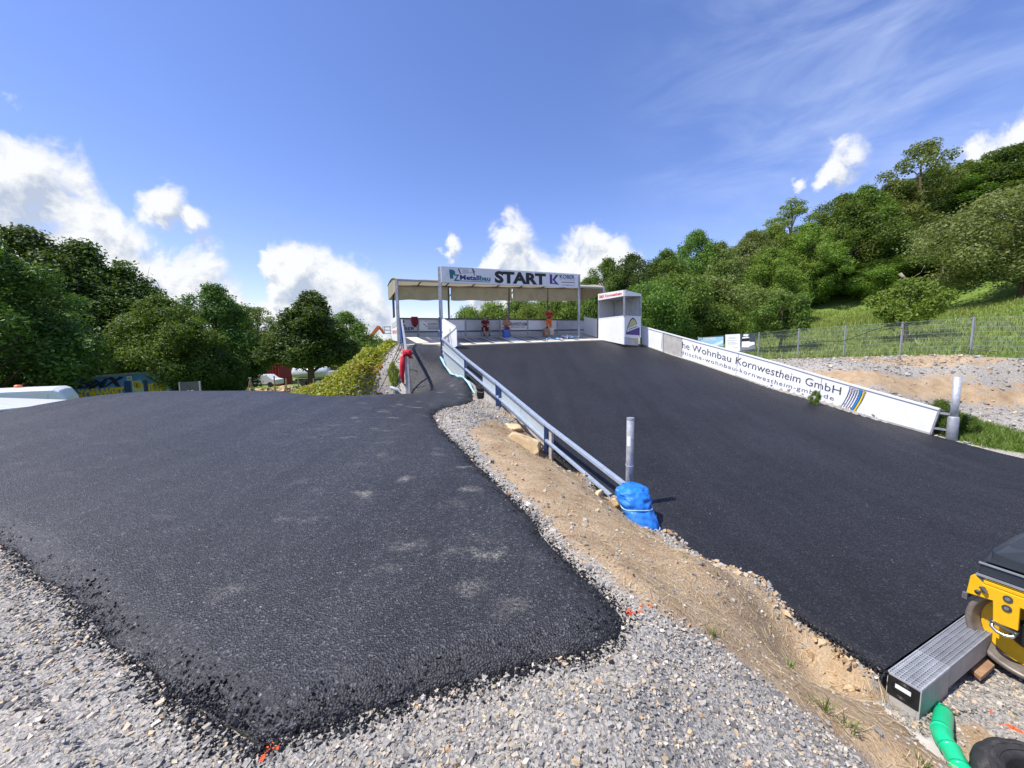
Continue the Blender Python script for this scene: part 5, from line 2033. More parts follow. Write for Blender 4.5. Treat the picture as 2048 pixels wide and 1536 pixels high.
def roller():
    """compact tandem roller seen from its side; local frame: f = forward (-AC), s = towards the camera (DN), z up"""
    FW = -DN
    DS = -AC        # side of the machine that faces the camera
    Rr = .335
    C = Vector((3.965, 2.775, -1.052 + Rr))
    W = .82
    root = empty('road_roller', C - DS * (W / 2) - UP * Rr, 'yellow and dark grey compact road roller parked at the drain', 'roller')
    KS = .82
    L = lambda f, s, z: C + FW * f * KS + DS * s * KS + UP * z * KS       # s = 0 is the near end of the drum

    def ring(r, s, n=64, f0=0.0):
        return [L(f0 + r / KS * math.cos(a), s, r / KS * math.sin(a)) for a in np.linspace(0, 2 * math.pi, n, endpoint=False)]

    def lathe(name, prof, mat, par, n=64, f0=0.0):
        V = []
        for r, s in prof:
            V += ring(r, s, n, f0)
        Fc = []
        for j in range(len(prof) - 1):
            for k in range(n):
                Fc.append((j * n + k, j * n + (k + 1) % n, (j + 1) * n + (k + 1) % n, (j + 1) * n + k))
        me = bpy.data.meshes.new(name); me.from_pydata([tuple(p) for p in V], [], Fc)
        bm = bmesh.new(); bm.from_mesh(me); bmesh.ops.recalc_face_normals(bm, faces=bm.faces); bm.to_mesh(me); bm.free()
        return link(name, me, mat, par)
    dm = lathe('drum', [(Rr * .80, -.10), (Rr * .88, -.02), (Rr * .90, 0), (Rr * .985, 0), (Rr, -.012), (Rr, -W + .012), (Rr * .985, -W), (Rr * .6, -W)], M['drum_steel'], root)
    dm.data.polygons.foreach_set('use_smooth', [True] * len(dm.data.polygons))
    lathe('drum_disc', [(0.001, -.13), (Rr * .62, -.13), (Rr * .80, -.115)], M['yellow_paint'], root)
    lathe('drum_hub', [(0.001, -.05), (.09, -.05), (.11, -.07), (.11, -.13)], M['black_plastic'], root)
    dm2 = lathe('drum', [(Rr * .80, -.10), (Rr * .88, -.02), (Rr * .90, 0), (Rr * .985, 0), (Rr, -.012), (Rr, -W + .012), (Rr * .985, -W), (Rr * .6, -W)], M['drum_steel'], root, 64, -1.35)
    dm2.data.polygons.foreach_set('use_smooth', [True] * len(dm2.data.polygons))
    lathe('drum_disc', [(0.001, -.13), (Rr * .62, -.13), (Rr * .80, -.115)], M['yellow_paint'], root, 64, -1.35)
    # fork plate hanging in front of the drum: wide head, narrow leg
    def plate(name, pts, s, th, mat, bev=.006):
        return MB().slab([L(f, s, z) for f, z in pts], th).build(name, mat, root, bevel=bev)
    fork = plate('fork_plate', [(.385, .44), (.36, .47), (.30, .40), (-.6, .40), (-.6, .29), (.06, .30), (.055, .07), (.21, .06), (.225, .27), (.40, .25)], .035, .03, M['yellow_paint'])
    plate('frame_rail', [(.30, .44), (-.62, .44), (-.62, .405), (.30, .405)], -.02, .1, M['yellow_paint'])
    for f, z in ((.135, .345), (.135, .25)):
        MB().tube([L(f, .05, z), L(f, .064, z)], .026, 14).build('bolt', M['steel_dark'], fork)
        MB().tube([L(f, .064, z), L(f, .068, z)], .014, 12).build('bolt_head', M['chrome'], fork)
    MB().tube([L(.29, .05, .36), L(.30, .075, .37), L(.27, .08, .345), L(.285, .05, .33)], .014, 8).build('latch', M['steel_dark'], fork)
    MB().tube([L(.32, .05, .31), L(.33, .07, .30)], .016, 8).build('latch_pin', M['steel_dark'], fork)
    # lashing eye
    MB().tube([L(.21, .06, .075), L(.205, .09, .03), L(.17, .10, .005), L(.12, .10, -.005), L(.075, .09, .01), L(.06, .06, .045)], .013, 8).build('lashing_eye', M['chrome'], root, True)
    plate('eye_bracket', [(.23, .08), (.05, .045), (.05, .035), (.23, .07)], .06, .06, M['steel_dark'], .002)
    # hydraulic hoses and motor
    for k in range(4):
        f = .0 - .045 * k
        MB().tube([L(f, .0, .29), L(f - .005, .03, .18), L(f - .03, .02, .08), L(f - .06, -.02, .0)], .017, 8).build('hose', M['black_plastic'], root, True)
        MB().tube([L(f, .0, .30), L(f, .008, .25)], .02, 8).build('hose_fitting', M['chrome'], root)
    MB().box(L(-.13, -.02, -.02), (.17, .11, .15), (FW, DS, UP)).build('drum_motor', M['steel_dark'], root, bevel=.015)
    MB().tube([L(-.13, .03, -.02), L(-.13, .055, -.02)], .055, 18).build('motor_cover', M['black_plastic'], root)
    # scraper
    MB().beam(L(.40, .0, .22), L(.40, -.7, .22), .02, .05).build('scraper', M['steel_dark'], root)
    MB().box(L(.415, .01, .20), (.03, .03, .05), (FW, DS, UP)).build('scraper_clip', M['chrome'], root)
    # hood: lower tub and upper cover with sloped nose
    def hood(name, prof, s0, s1, mat, top_in=.0, bev=.03):
        V = [L(f, s0 - (top_in if z > .68 else 0), z) for f, z in prof] + [L(f, s1 + (top_in if z > .68 else 0), z) for f, z in prof]
        k = len(prof)
        Fc = [tuple(range(k)), tuple(reversed(range(k, 2 * k)))] + [(i, i + k, (i + 1) % k + k, (i + 1) % k) for i in range(k)]
        return MB().add(V, Fc).build(name, mat, root, bevel=bev)
    hood('hood_tub', [(.345, .475), (.335, .60), (-.62, .60), (-.62, .475)], .03, -W - .02, M['hood'], 0, .02)
    cover = hood('hood_cover', [(.335, .615), (.29, .74), (.18, .86), (.05, .885), (-.62, .885), (-.62, .615)], .015, -W, M['hood'], .05, .035)
    MB().beam(L(.35, .046, .482), L(-.62, .046, .482), .012, .016).build('hood_trim', M['steel_dull'], root)
    MB().beam(L(.342, .04, .607), L(-.62, .04, .607), .012, .012).build('hood_seam', M['steel_dull'], root)
    fn = lambda x, y: L(.06 - x, .021 - .02 * max(0, y - .64) / .2, y)
    lettering('BW', fn, .0, .11, .665, .715, M['yellow_print'], cover, .04)
    # rest of the machine, mostly beyond the frame: seat deck and second drum
    MB().box(L(-1.15, -W / 2, .47), (.95, W * .8, .12), (FW, DS, UP)).build('deck', M['yellow_paint'], root, bevel=.02)
    MB().box(L(-1.05, -W / 2, .62), (.36, .4, .13), (FW, DS, UP)).build('seat', M['black_plastic'], root, bevel=.04)
    MB().box(L(-1.30, -W / 2, .80), (.09, .4, .34), (FW, DS, UP)).build('seat_back', M['black_plastic'], root, bevel=.03)
    plate('fork_plate', [(-1.0, .42), (-1.6, .42), (-1.6, .30), (-1.42, .30), (-1.42, .0), (-1.28, .0), (-1.28, .30), (-1.0, .30)], .035, .03, M['yellow_paint'])


roller()
# ------------------------------------------------------------------ people and the things on the platform
def skin_mesh(nodes, edges, root=0, sub=2):
    """continuous surface grown over a skeleton: nodes = [(pos, radius)]"""
    me = bpy.data.meshes.new('skeleton')
    me.from_pydata([tuple(p) for p, r in nodes], edges, [])
    ob = bpy.data.objects.new('skeleton', me)
    COL.objects.link(ob)
    m = ob.modifiers.new('skin', 'SKIN')
    m.branch_smoothing = .6
    s = ob.modifiers.new('sub', 'SUBSURF'); s.levels = sub; s.render_levels = sub
    sk = me.skin_vertices[0].data
    for i, (p, r) in enumerate(nodes):
        rr = r if hasattr(r, '__len__') else (r, r)
        sk[i].radius = rr
        sk[i].use_root = (i == root)
    dg = bpy.context.evaluated_depsgraph_get()
    out = bpy.data.meshes.new_from_object(ob.evaluated_get(dg))
    bpy.data.objects.remove(ob)
    out.materials.clear()
    out.polygons.foreach_set('use_smooth', [True] * len(out.polygons))
    return out


def joined(name, meshes, mat, parent):
    bm = bmesh.new()
    for m in meshes:
        bm.from_mesh(m)
    me = bpy.data.meshes.new(name)
    bm.to_mesh(me); bm.free()
    me.materials.clear()
    return link(name, me, mat, parent, True)


def mb_mesh(mb):
    me = bpy.data.meshes.new('tmp'); me.from_pydata([tuple(p) for p in mb.v], [], mb.f)
    return me


def person(root_loc, face, K, J, label, shirt, legs_long, legs_mat, bare=False, lower_mat=None):
    """J: joints in body units of metres (x right of the person's own front view, y forward, z up), scaled by K"""
    fx = Vector((math.cos(face), math.sin(face), 0))          # forward
    rx = Vector((fx.y, -fx.x, 0))                             # to the person's right
    T = lambda p: root_loc + (rx * p[0] + fx * p[1] + UP * p[2]) * K
    root = empty('person', root_loc, label, 'person')
    g = {k: T(v) for k, v in J.items()}
    nodes, edges, ix = [], [], {}

    def nd(k, pos, r):
        ix[k] = len(nodes)
        nodes.append((pos, (r[0] * K, r[1] * K) if hasattr(r, '__len__') else r * K))

    def ed(a, b): edges.append((ix[a], ix[b]))
    nd('pelvis', g['pelvis'], (.155, .115)); nd('waist', g['pelvis'].lerp(g['chest'], .5), (.135, .10)); nd('chest', g['chest'], (.165, .115)); nd('neck', g['neck'], .055); nd('skull', g['neck'].lerp(g['head'], .45), .06)
    for a, b in (('pelvis', 'waist'), ('waist', 'chest'), ('chest', 'neck'), ('neck', 'skull')): ed(a, b)
    for s in ('l', 'r'):
        nd('sh' + s, g['sh' + s], .062); nd('el' + s, g['el' + s], .043); nd('wr' + s, g['wr' + s], .029)
        ed('chest', 'sh' + s); ed('sh' + s, 'el' + s); ed('el' + s, 'wr' + s)
        d = (g['wr' + s] - g['el' + s]).normalized()
        side = d.cross(UP).normalized()
        palm = g['wr' + s] + d * .055 * K
        nd('pa' + s, palm, (.036, .02)); ed('wr' + s, 'pa' + s)
        for q, (o, ln) in enumerate(((-.028, .07), (-.009, .08), (.010, .075), (.027, .06))):
            a = palm + d * .035 * K + side * o * K
            b = a + (d * .6 - UP * .35) * ln * .55 * K
            c = b + (d * .2 - UP * .6) * ln * .5 * K
            nd('f%s%da' % (s, q), a, .0095); nd('f%s%db' % (s, q), b, .009); nd('f%s%dc' % (s, q), c, .0075)
            ed('pa' + s, 'f%s%da' % (s, q)); ed('f%s%da' % (s, q), 'f%s%db' % (s, q)); ed('f%s%db' % (s, q), 'f%s%dc' % (s, q))
        tside = side if s == 'l' else -side
        a = palm - d * .02 * K + tside * .035 * K; b = a + (d * .8 + tside * .4) * .04 * K
        nd('t%sa' % s, a, .011); nd('t%sb' % s, b, .009)
        ed('pa' + s, 't%sa' % s); ed('t%sa' % s, 't%sb' % s)
        nd('hip' + s, g['hip' + s], .088); nd('kn' + s, g['kn' + s], .058); nd('an' + s, g['an' + s], .040)
        ed('pelvis', 'hip' + s); ed('hip' + s, 'kn' + s); ed('kn' + s, 'an' + s)
        nd('to' + s, g['an' + s] + fx * .16 * K - UP * .045 * K, .035); ed('an' + s, 'to' + s)
    body = skin_mesh(nodes, edges, 0, 2)
    # head with brow, nose, jaw, ears in the same mesh
    H = g['head']
    hd = MB()
    hd.ball(H, (.001, .001, .001), 4, 3)
    hd = MB()
    n1, n2 = 18, 13
    V = []
    look = J.get('look', (0, 1, -.15))
    lf = (rx * look[0] + fx * look[1] + UP * look[2]).normalized()
    lr = lf.cross(UP).normalized(); lu = lr.cross(lf)
    for j in range(1, n2):
        th = math.pi * j / n2
        for i in range(n1):
            ph = 2 * math.pi * i / n1
            x, y, z = math.sin(th) * math.sin(ph), math.sin(th) * math.cos(ph), math.cos(th)
            r = Vector((x * .073, y * .094, z * .113))
            if z < -.2: r.x *= 1 + .28 * (z + .2); r.y *= 1 + .18 * (z + .2)
            if y > .93 and -.45 < z < .02: r.y += .022
            if y > .75 and .05 < z < .25: r.y -= .008
            V.append(H + (lr * r.x + lf * r.y + lu * r.z) * K)
    V += [H + lu * .113 * K, H - lu * .113 * K]
    Fc = []
    for j in range(n2 - 2):
        for i in range(n1):
            a, b = j * n1 + i, j * n1 + (i + 1) % n1
            Fc.append((a, a + n1, b + n1, b))
    for i in range(n1):
        Fc.append((len(V) - 2, i, (i + 1) % n1)); Fc.append((len(V) - 1, (n2 - 2) * n1 + (i + 1) % n1, (n2 - 2) * n1 + i))
    hd.add(V, Fc)
    for sgn in (-1, 1):
        hd.ball(H + (lr * .075 * sgn - lu * .005) * K, (.014 * K, .022 * K, .03 * K), 8, 6)
    joined('body', [body, mb_mesh(hd)], M['skin'], root)
    # eyes and mouth
    for sgn in (-1, 1):
        MB().ball(H + (lr * .031 * sgn + lf * .086 + lu * .012) * K, .010 * K, 8, 6).build('eye', M['dark_cloth'], root)
    MB().ball(H + (lf * .084 - lu * .058) * K, (.022 * K, .008 * K, .006 * K), 8, 6).build('mouth', M['dark_red_cloth'], root)
    hr = MB()
    V2 = []
    for j in range(1, 8):
        th = math.pi * .62 * j / 7
        for i in range(n1):
            ph = 2 * math.pi * i / n1
            x, y, z = math.sin(th) * math.sin(ph), math.sin(th) * math.cos(ph), math.cos(th)
            if y > .35 and z < .5:
                z = max(z, .5); 
            f = 1 + .05 * mnoise.noise(Vector((x * 5, y * 5, z * 5)))
            V2.append(H + (lr * x * .083 * f + lf * (y * .104 - .006) * f + lu * (z * .125 * f)) * K)
    V2.append(H + lu * .128 * K)
    Fc = []
    for j in range(6):
        for i in range(n1):
            a, b = j * n1 + i, j * n1 + (i + 1) % n1
            Fc.append((a, a + n1, b + n1, b))
    for i in range(n1):
        Fc.append((len(V2) - 1, i, (i + 1) % n1))
    hr.add(V2, Fc).build('hair', M['hair'], root, True)
    if not bare:
        nodes, edges, ix = [], [], {}
        nd('p', g['pelvis'] - UP * .02 * K, (.168, .13)); nd('w', g['pelvis'].lerp(g['chest'], .5), (.158, .125)); nd('c', g['chest'], (.178, .13)); nd('n', g['neck'] - UP * .03 * K, .075)
        ed('p', 'w'); ed('w', 'c'); ed('c', 'n')
        for s in ('l', 'r'):
            nd('s' + s, g['sh' + s], .078); nd('e' + s, g['sh' + s].lerp(g['el' + s], .72), .066)
            ed('c', 's' + s); ed('s' + s, 'e' + s)
        joined('shirt', [skin_mesh(nodes, edges, 0, 2)], shirt, root)
    nodes, edges, ix = [], [], {}
    nd('p', g['pelvis'] + UP * .03 * K, (.165, .125))
    for s in ('l', 'r'):
        nd('h' + s, g['hip' + s], .105); nd('k' + s, g['kn' + s] if legs_long else g['hip' + s].lerp(g['kn' + s], .92), .082)
        ed('p', 'h' + s); ed('h' + s, 'k' + s)
        if legs_long and lower_mat is None:
            nd('a' + s, g['an' + s] + UP * .03 * K, .072); ed('k' + s, 'a' + s)
    joined('trousers' if legs_long else 'shorts', [skin_mesh(nodes, edges, 0, 2)], legs_mat, root)
    if lower_mat is not None:
        for s in ('l', 'r'):
            nodes, edges, ix = [], [], {}
            nd('k', g['kn' + s] + UP * .06 * K, .080); nd('m', g['kn' + s].lerp(g['an' + s], .5), .074); nd('a', g['an' + s] + UP * .03 * K, .072)
            ed('k', 'm'); ed('m', 'a')
            joined('trouser_leg', [skin_mesh(nodes, edges, 0, 2)], lower_mat, root)
    for s in ('l', 'r'):
        nodes, edges, ix = [], [], {}
        b = g['an' + s]
        nd('h', b - fx * .05 * K - UP * .03 * K, .05); nd('m', b + fx * .06 * K - UP * .035 * K, (.052, .045)); nd('t', b + fx * .17 * K - UP * .05 * K, (.048, .034)); nd('u', b + UP * .06 * K, .056)
        ed('h', 'm'); ed('m', 't'); ed('m', 'u')
        joined('boot', [skin_mesh(nodes, edges, 1, 2)], M['leather'], root)
    return root, g


def platform_z(x, y):
    """height of the gate platform at a plan point"""
    s = x * DN.x + y * DN.y
    t = x * AC.x + y * AC.y
    t0, _ = ramp_tz(S_P, 0)
    return float(plat(t - t0, S_P - s).z)


FACE = math.atan2(DN.y, DN.x)
# standing man, hands together in front of his chest
p = py(1098, 668, 21.9); p.z = platform_z(p.x, p.y)
Kp = (py(1098, 614.5, 21.9).z - p.z) / 1.78
STAND = dict(pelvis=(0, 0, .95), chest=(0, .0, 1.32), neck=(0, .02, 1.50), head=(0, .05, 1.655), shl=(-.19, .0, 1.42), shr=(.19, 0, 1.42), ell=(-.27, .06, 1.14), elr=(.27, .06, 1.14), wrl=(-.09, .27, 1.20), wrr=(.09, .27, 1.20),
             hipl=(-.10, 0, .90), hipr=(.10, 0, .90), knl=(-.12, .02, .50), knr=(.12, .02, .50), anl=(-.14, -.02, .09), anr=(.14, -.02, .09), look=(0, 1, -.45))
person(p, FACE - .15, Kp, STAND, 'man in red shirt and orange work trousers standing with hands together', M['shirt_red'], True, M['orange_cloth'], lower_mat=M['dark_cloth'])
SIT = dict(pelvis=(0, 0, .50), chest=(0, .08, .88), neck=(0, .12, 1.06), head=(0, .15, 1.215), shl=(-.19, .09, .98), shr=(.19, .09, .98), ell=(-.24, .16, .71), elr=(.24, .18, .71), wrl=(-.10, .40, .72), wrr=(.12, .40, .70),
           hipl=(-.10, .04, .48), hipr=(.10, .04, .48), knl=(-.17, .46, .50), knr=(.17, .46, .50), anl=(-.16, .42, .09), anr=(.16, .44, .09), look=(.1, 1, -.2))


def seat(loc, K, label):
    fx = Vector((math.cos(FACE), math.sin(FACE), 0)); rx = Vector((fx.y, -fx.x, 0))
    r = empty('bench_seat', loc, label, 'stool')
    T = lambda x, y, z: loc + (rx * x + fx * y + UP * z) * K
    MB().slab([T(-.22, -.2, .39), T(.22, -.2, .39), T(.22, .2, .39), T(-.22, .2, .39)], .03).build('seat', M['steel_dark'], r)
    for x in (-.19, .19):
        for y in (-.17, .17):
            MB().beam(T(x, y, 0), T(x, y, .385), .03).build('leg', M['steel_dark'], r)


for (u, vf, Y, lab, shirt, bare, mat, seatlab, low) in ((970, 670, 20.2, 'seated man in dark maroon shirt and red shorts', M['maroon_cloth'], False, M['dark_red_cloth'], 'dark metal stool under the man in the maroon shirt', None),
                                              (1013, 670, 20.75, 'seated bare chested man in red work shorts behind blue canister', M['skin'], True, M['shirt_red'], 'dark metal stool under the bare chested man', None)):
    p = py(u, vf, Y); p.z = platform_z(p.x, p.y)
    Ks = Kp * .97
    person(p, FACE - (.35 if bare else .1), Ks, SIT, lab, shirt, False, mat, bare=bare)
    seat(p.copy(), Ks, seatlab)


def canister(u, vb, Y, w, d, h, mat, name, label, cap=True):
    g = py(u, vb, Y); g.z = platform_z(g.x, g.y) + .012
    r = empty(name, g, label, 'canister')
    T = lambda x, y, z: g + AC * x - DN * y + UP * z
    MB().hexa([T(-w / 2, -d / 2, 0), T(w / 2, -d / 2, 0), T(w / 2, d / 2, 0), T(-w / 2, d / 2, 0), T(-w / 2, -d / 2, h), T(w / 2, -d / 2, h), T(w / 2, d / 2, h), T(-w / 2, d / 2, h)]).build('body', mat, r, bevel=.03)
    MB().tube([T(-w * .2, -d * .3, h + .03), T(-w * .1, -d * .2, h + .055), T(w * .2, d * .2, h + .055), T(w * .3, d * .3, h + .02)], .016, 7).build('handle', mat, r, True)
    MB().tube([T(-w * .32, -d * .3, h - .01), T(-w * .32, -d * .3, h + .035)], .028, 10).build('cap', M['black_plastic'], r)


canister(1012.5, 674, 20.1, .33, .26, .40, M['blue_plastic'], 'canister', 'blue plastic canister in front of the bare chested man')
canister(1092, 671.5, 21.2, .28, .26, .40, M['rust_plastic'], 'canister', 'brown stained canister at the standing man, left of the pair')
canister(1102, 671.5, 21.55, .24, .24, .42, M['cream_plastic'], 'canister', 'cream coloured canister at the standing man, right of the pair')


def rag_heap():
    # heap of pale blue straps and rags lying on the gate plates
    rs = random.Random(6)
    for (u, v, Y, n, sp, lab) in ((1139, 677, 20.6, 26, .42, 'heap of pale blue and white straps on the gate plates'), (1108, 679, 20.0, 10, .40, 'few pale scraps of strap left of the heap')):
        c = py(u, v, Y); c.z = platform_z(c.x, c.y)
        root = empty('strap_heap', c, lab, 'straps')
        for k in range(n):
            a = c + AC * rs.gauss(0, sp * .5) - DN * rs.gauss(0, .12)
            pts = []
            d = rs.uniform(0, 6.28)
            for j in range(5):
                q = a + (AC * math.cos(d) - DN * math.sin(d)) * .06 * j
                q.z = platform_z(q.x, q.y) + .03 + rs.uniform(0, .10 if n > 20 else .03)
                pts.append(q)
                d += rs.uniform(-.9, .9)
            MB().tube(pts, [.02, .028, .03, .028, .015], 6).build('strap', M['cyan_foil'] if k % 3 else M['white_board'], root)


rag_heap()


def hung_cloth():
    k = W_K(829)
    t = W_TOP(k) + DN * .05 + UP * .03
    mb = MB()
    for i in range(5):
        x = (i - 2) * .055
        mb.tube([t + AC * x - DN * .1 - UP * .05, t + AC * x + UP * .03, t + AC * x * .9 + DN * .06 - UP * .25, t + AC * x * .6 + DN * .05 - UP * (.36 + .08 * (i % 2))], [.05, .055, .06, .03], 7)
    o = mb.build('work_jacket', M['dark_red_cloth'], smooth=True)
    tag(o, 'dark red jacket hung over the back wall above the printed sign', 'jacket')


hung_cloth()
# ------------------------------------------------------------------ loose gravel, asphalt crumbs, straw
def chunk():
    """irregular six sided chip"""
    v = np.array([(x, y, z) for z in (-1, 1) for y in (-1, 1) for x in (-1, 1)], float) * .74
    f = np.array([(0, 2, 3, 1), (4, 5, 7, 6), (0, 1, 5, 4), (2, 6, 7, 3), (0, 4, 6, 2), (1, 3, 7, 5)])
    f = np.concatenate([f[:, [0, 1, 2]], f[:, [0, 2, 3]]])
    return v, f


def rand_rot(n, rs, flat=0.0):
    """random turns; flat keeps the short axis roughly upright"""
    a = rs.uniform(0, 2 * np.pi, n)
    t = rs.normal(0, 1 - flat, (n, 2)) * .9
    ca, sa = np.cos(a), np.sin(a)
    Z = np.zeros(n); O = np.ones(n)
    Rz = np.stack([np.stack([ca, -sa, Z], 1), np.stack([sa, ca, Z], 1), np.stack([Z, Z, O], 1)], 1)
    cx, sx = np.cos(t[:, 0]), np.sin(t[:, 0])
    Rx = np.stack([np.stack([O, Z, Z], 1), np.stack([Z, cx, -sx], 1), np.stack([Z, sx, cx], 1)], 1)
    cy, sy = np.cos(t[:, 1]), np.sin(t[:, 1])
    Ry = np.stack([np.stack([cy, Z, sy], 1), np.stack([Z, O, Z], 1), np.stack([-sy, Z, cy], 1)], 1)
    return Rz @ Rx @ Ry


def scatter(name, P, dia, tones, mat, seed, aniso=(1.0, .72, .5), flat=.62, rough=.42):
    rs = np.random.RandomState(seed)
    bv, bf = chunk()
    n = len(P)
    shapes = []
    for k in range(24):
        s = bv * (1 + rs.uniform(-rough, rough, (8, 3)))
        # chip one side flat
        d = rs.normal(size=3); d /= np.linalg.norm(d)
        h = s @ d
        s = s - np.outer(np.maximum(h - .45, 0), d)
        shapes.append(s * np.array(aniso) * rs.uniform(.75, 1.25, 3))
    shapes = np.array(shapes)
    which = rs.randint(0, 24, n)
    Rm = rand_rot(n, rs, flat)
    V = np.einsum('nij,nkj->nki', Rm, shapes[which]) * (dia / 2)[:, None, None] + P[:, None, :]
    F = (bf[None] + (np.arange(n) * 8)[:, None, None]).reshape(-1, 3)
    me = mesh_np(name, V.reshape(-1, 3), F)
    if tones is not None:
        at = me.attributes.new('tone', 'FLOAT_COLOR', 'POINT')
        c = np.ones((n, 8, 4), np.float32)
        c[:, :, :3] = tones[:, None, :]
        at.data.foreach_set('color', c.ravel())
    return tag(link(name, me, mat), kind='stuff')


def in_view(X, z, m=90):
    C = np.array(CAMR.transposed())
    p = (np.column_stack([X, z]) - np.array([0, 0, EYE])) @ C.T
    u = 1024 + FPX * p[:, 0] / np.maximum(-p[:, 2], 1e-3)
    v = 768 - FPX * p[:, 1] / np.maximum(-p[:, 2], 1e-3)
    return (p[:, 2] < -.1) & (u > -m) & (u < 2048 + m) & (v < 1536 + m * 2)


PAL = np.array([(.19, .195, .20), (.265, .27, .272), (.335, .33, .322), (.385, .378, .365), (.44, .415, .37), (.48, .415, .325), (.55, .45, .30), (.60, .565, .51), (.12, .12, .12), (.42, .30, .19)])
PAL = PAL * np.array((1.05, .985, .88))
PALW = np.array([.14, .18, .2, .14, .13, .10, .045, .05, .03, .015])


def gravel():
    rs = np.random.RandomState(11)
    X, D = [], []
    for (x0, x1, y0, y1, n, dm) in ((-5.5, 4.0, .7, 3.6, 95000, .0145), (-3.2, 2.2, 3.0, 12.6, 34000, .028), (-7.2, -3.0, 10.8, 17, 5000, .05), (9, 26, 9, 18, 16000, .055), (2.4, 5.2, 1.5, 3.6, 12000, .019)):
        X.append(np.column_stack([rs.uniform(x0, x1, n), rs.uniform(y0, y1, n)]))
        D.append(np.clip(np.exp(rs.normal(math.log(dm), .42, n)), dm * .45, dm * 2.6))
    X, D = np.concatenate(X), np.concatenate(D)
    z = gz_all(X)
    keep = in_view(X, z) & ~inside(X, PAD_EDGE)
    _, w, s = ramp_z(X[:, 0], X[:, 1])
    keep &= ~((w > -.004) & (w < 1.0) & (s > S_TOP) & (s < S_END + .2))
    so = np.maximum(soft(X, SOIL, .5), np.maximum(soft(X, SOIL2, .8), soft(X, SOIL3, .3)))
    keep &= rs.uniform(size=len(X)) > np.clip((so - .32) * 3.2, 0, .93)
    fx = 20.1 - .26 * (X[:, 1] - 17)
    keep &= X[:, 0] < fx - .6
    X, D, z = X[keep], D[keep], z[keep]
    n = len(X)
    tones = PAL[rs.choice(len(PAL), n, p=PALW / PALW.sum())] * rs.uniform(.8, 1.2, (n, 1))
    # sprayed survey marks on the stones
    for (a, b, w) in (((497, 1432), (538, 1490), .035), ((1254, 1222), (1302, 1213), .022), ((-5, 1078), (22, 1092), .03), ((85, 1108), (100, 1122), .03), ((1990, 1445), (2030, 1460), .03)):
        p, q = hit(*a, gz_raw), hit(*b, gz_raw)
        d = edge_dist(X, [p, q], False)
        m = d < w * rs.uniform(.5, 1.3, n)
        tones[m] = np.array((.80, .13, .04)) * rs.uniform(.7, 1.2, (m.sum(), 1))
    P = np.column_stack([X, z + D * .12])
    scatter('loose_gravel', P, D, tones, M['stone'], 4)
    # a few pale larger stones and dark crumbs lying on top
    return n


def crumbs():
    rs = np.random.RandomState(21)
    poly = PAD_EDGE
    B = np.array([p for p in poly if p[1] < 11])
    n = 15000
    wgt = 1 / np.maximum(np.linalg.norm(B, axis=1), 1.2) ** 1.3
    k = rs.choice(len(B), n, p=wgt / wgt.sum())
    X = B[k] + rs.normal(0, 1, (n, 2)) * .045
    far = rs.uniform(size=n) < .02
    X[far] += rs.normal(0, .25, (far.sum(), 2))
    D = np.clip(np.exp(rs.normal(math.log(.0095), .35, n)), .006, .024) * (1 + np.linalg.norm(X, axis=1) * .05)
    ins = inside(X, poly)
    z = gz_all(X) + D * .2
    e = edge_dist(X, poly)
    z[ins] = (pad_f(X[ins]) - .075 * (1 - sstep(e[ins] / .17))) + D[ins] * .1
    keep = in_view(X, z) & (e < np.where(ins, .17, .5))
    P = np.column_stack([X, z])[keep]
    scatter('asphalt_crumbs', P, D[keep], None, M['asphalt_crumb'], 5, (1, .85, .75), .2, .2)
    # ragged foot of the start ramp where it meets the earth bank
    n = 4200
    s = rs.uniform(-6.2, S_END + .02, n)
    t, zz = ramp_tz(s, rs.normal(.001, .004, n))
    X = np.outer(s, np.array(DN)[:2]) + np.outer(t, np.array(AC)[:2])
    D = np.clip(np.exp(rs.normal(math.log(.016), .4, n)), .008, .04)
    P = np.column_stack([X, zz - .01])
    scatter('asphalt_crumbs', P, D, None, M['asphalt_crumb'], 6, (1, .85, .75), .2, .2)


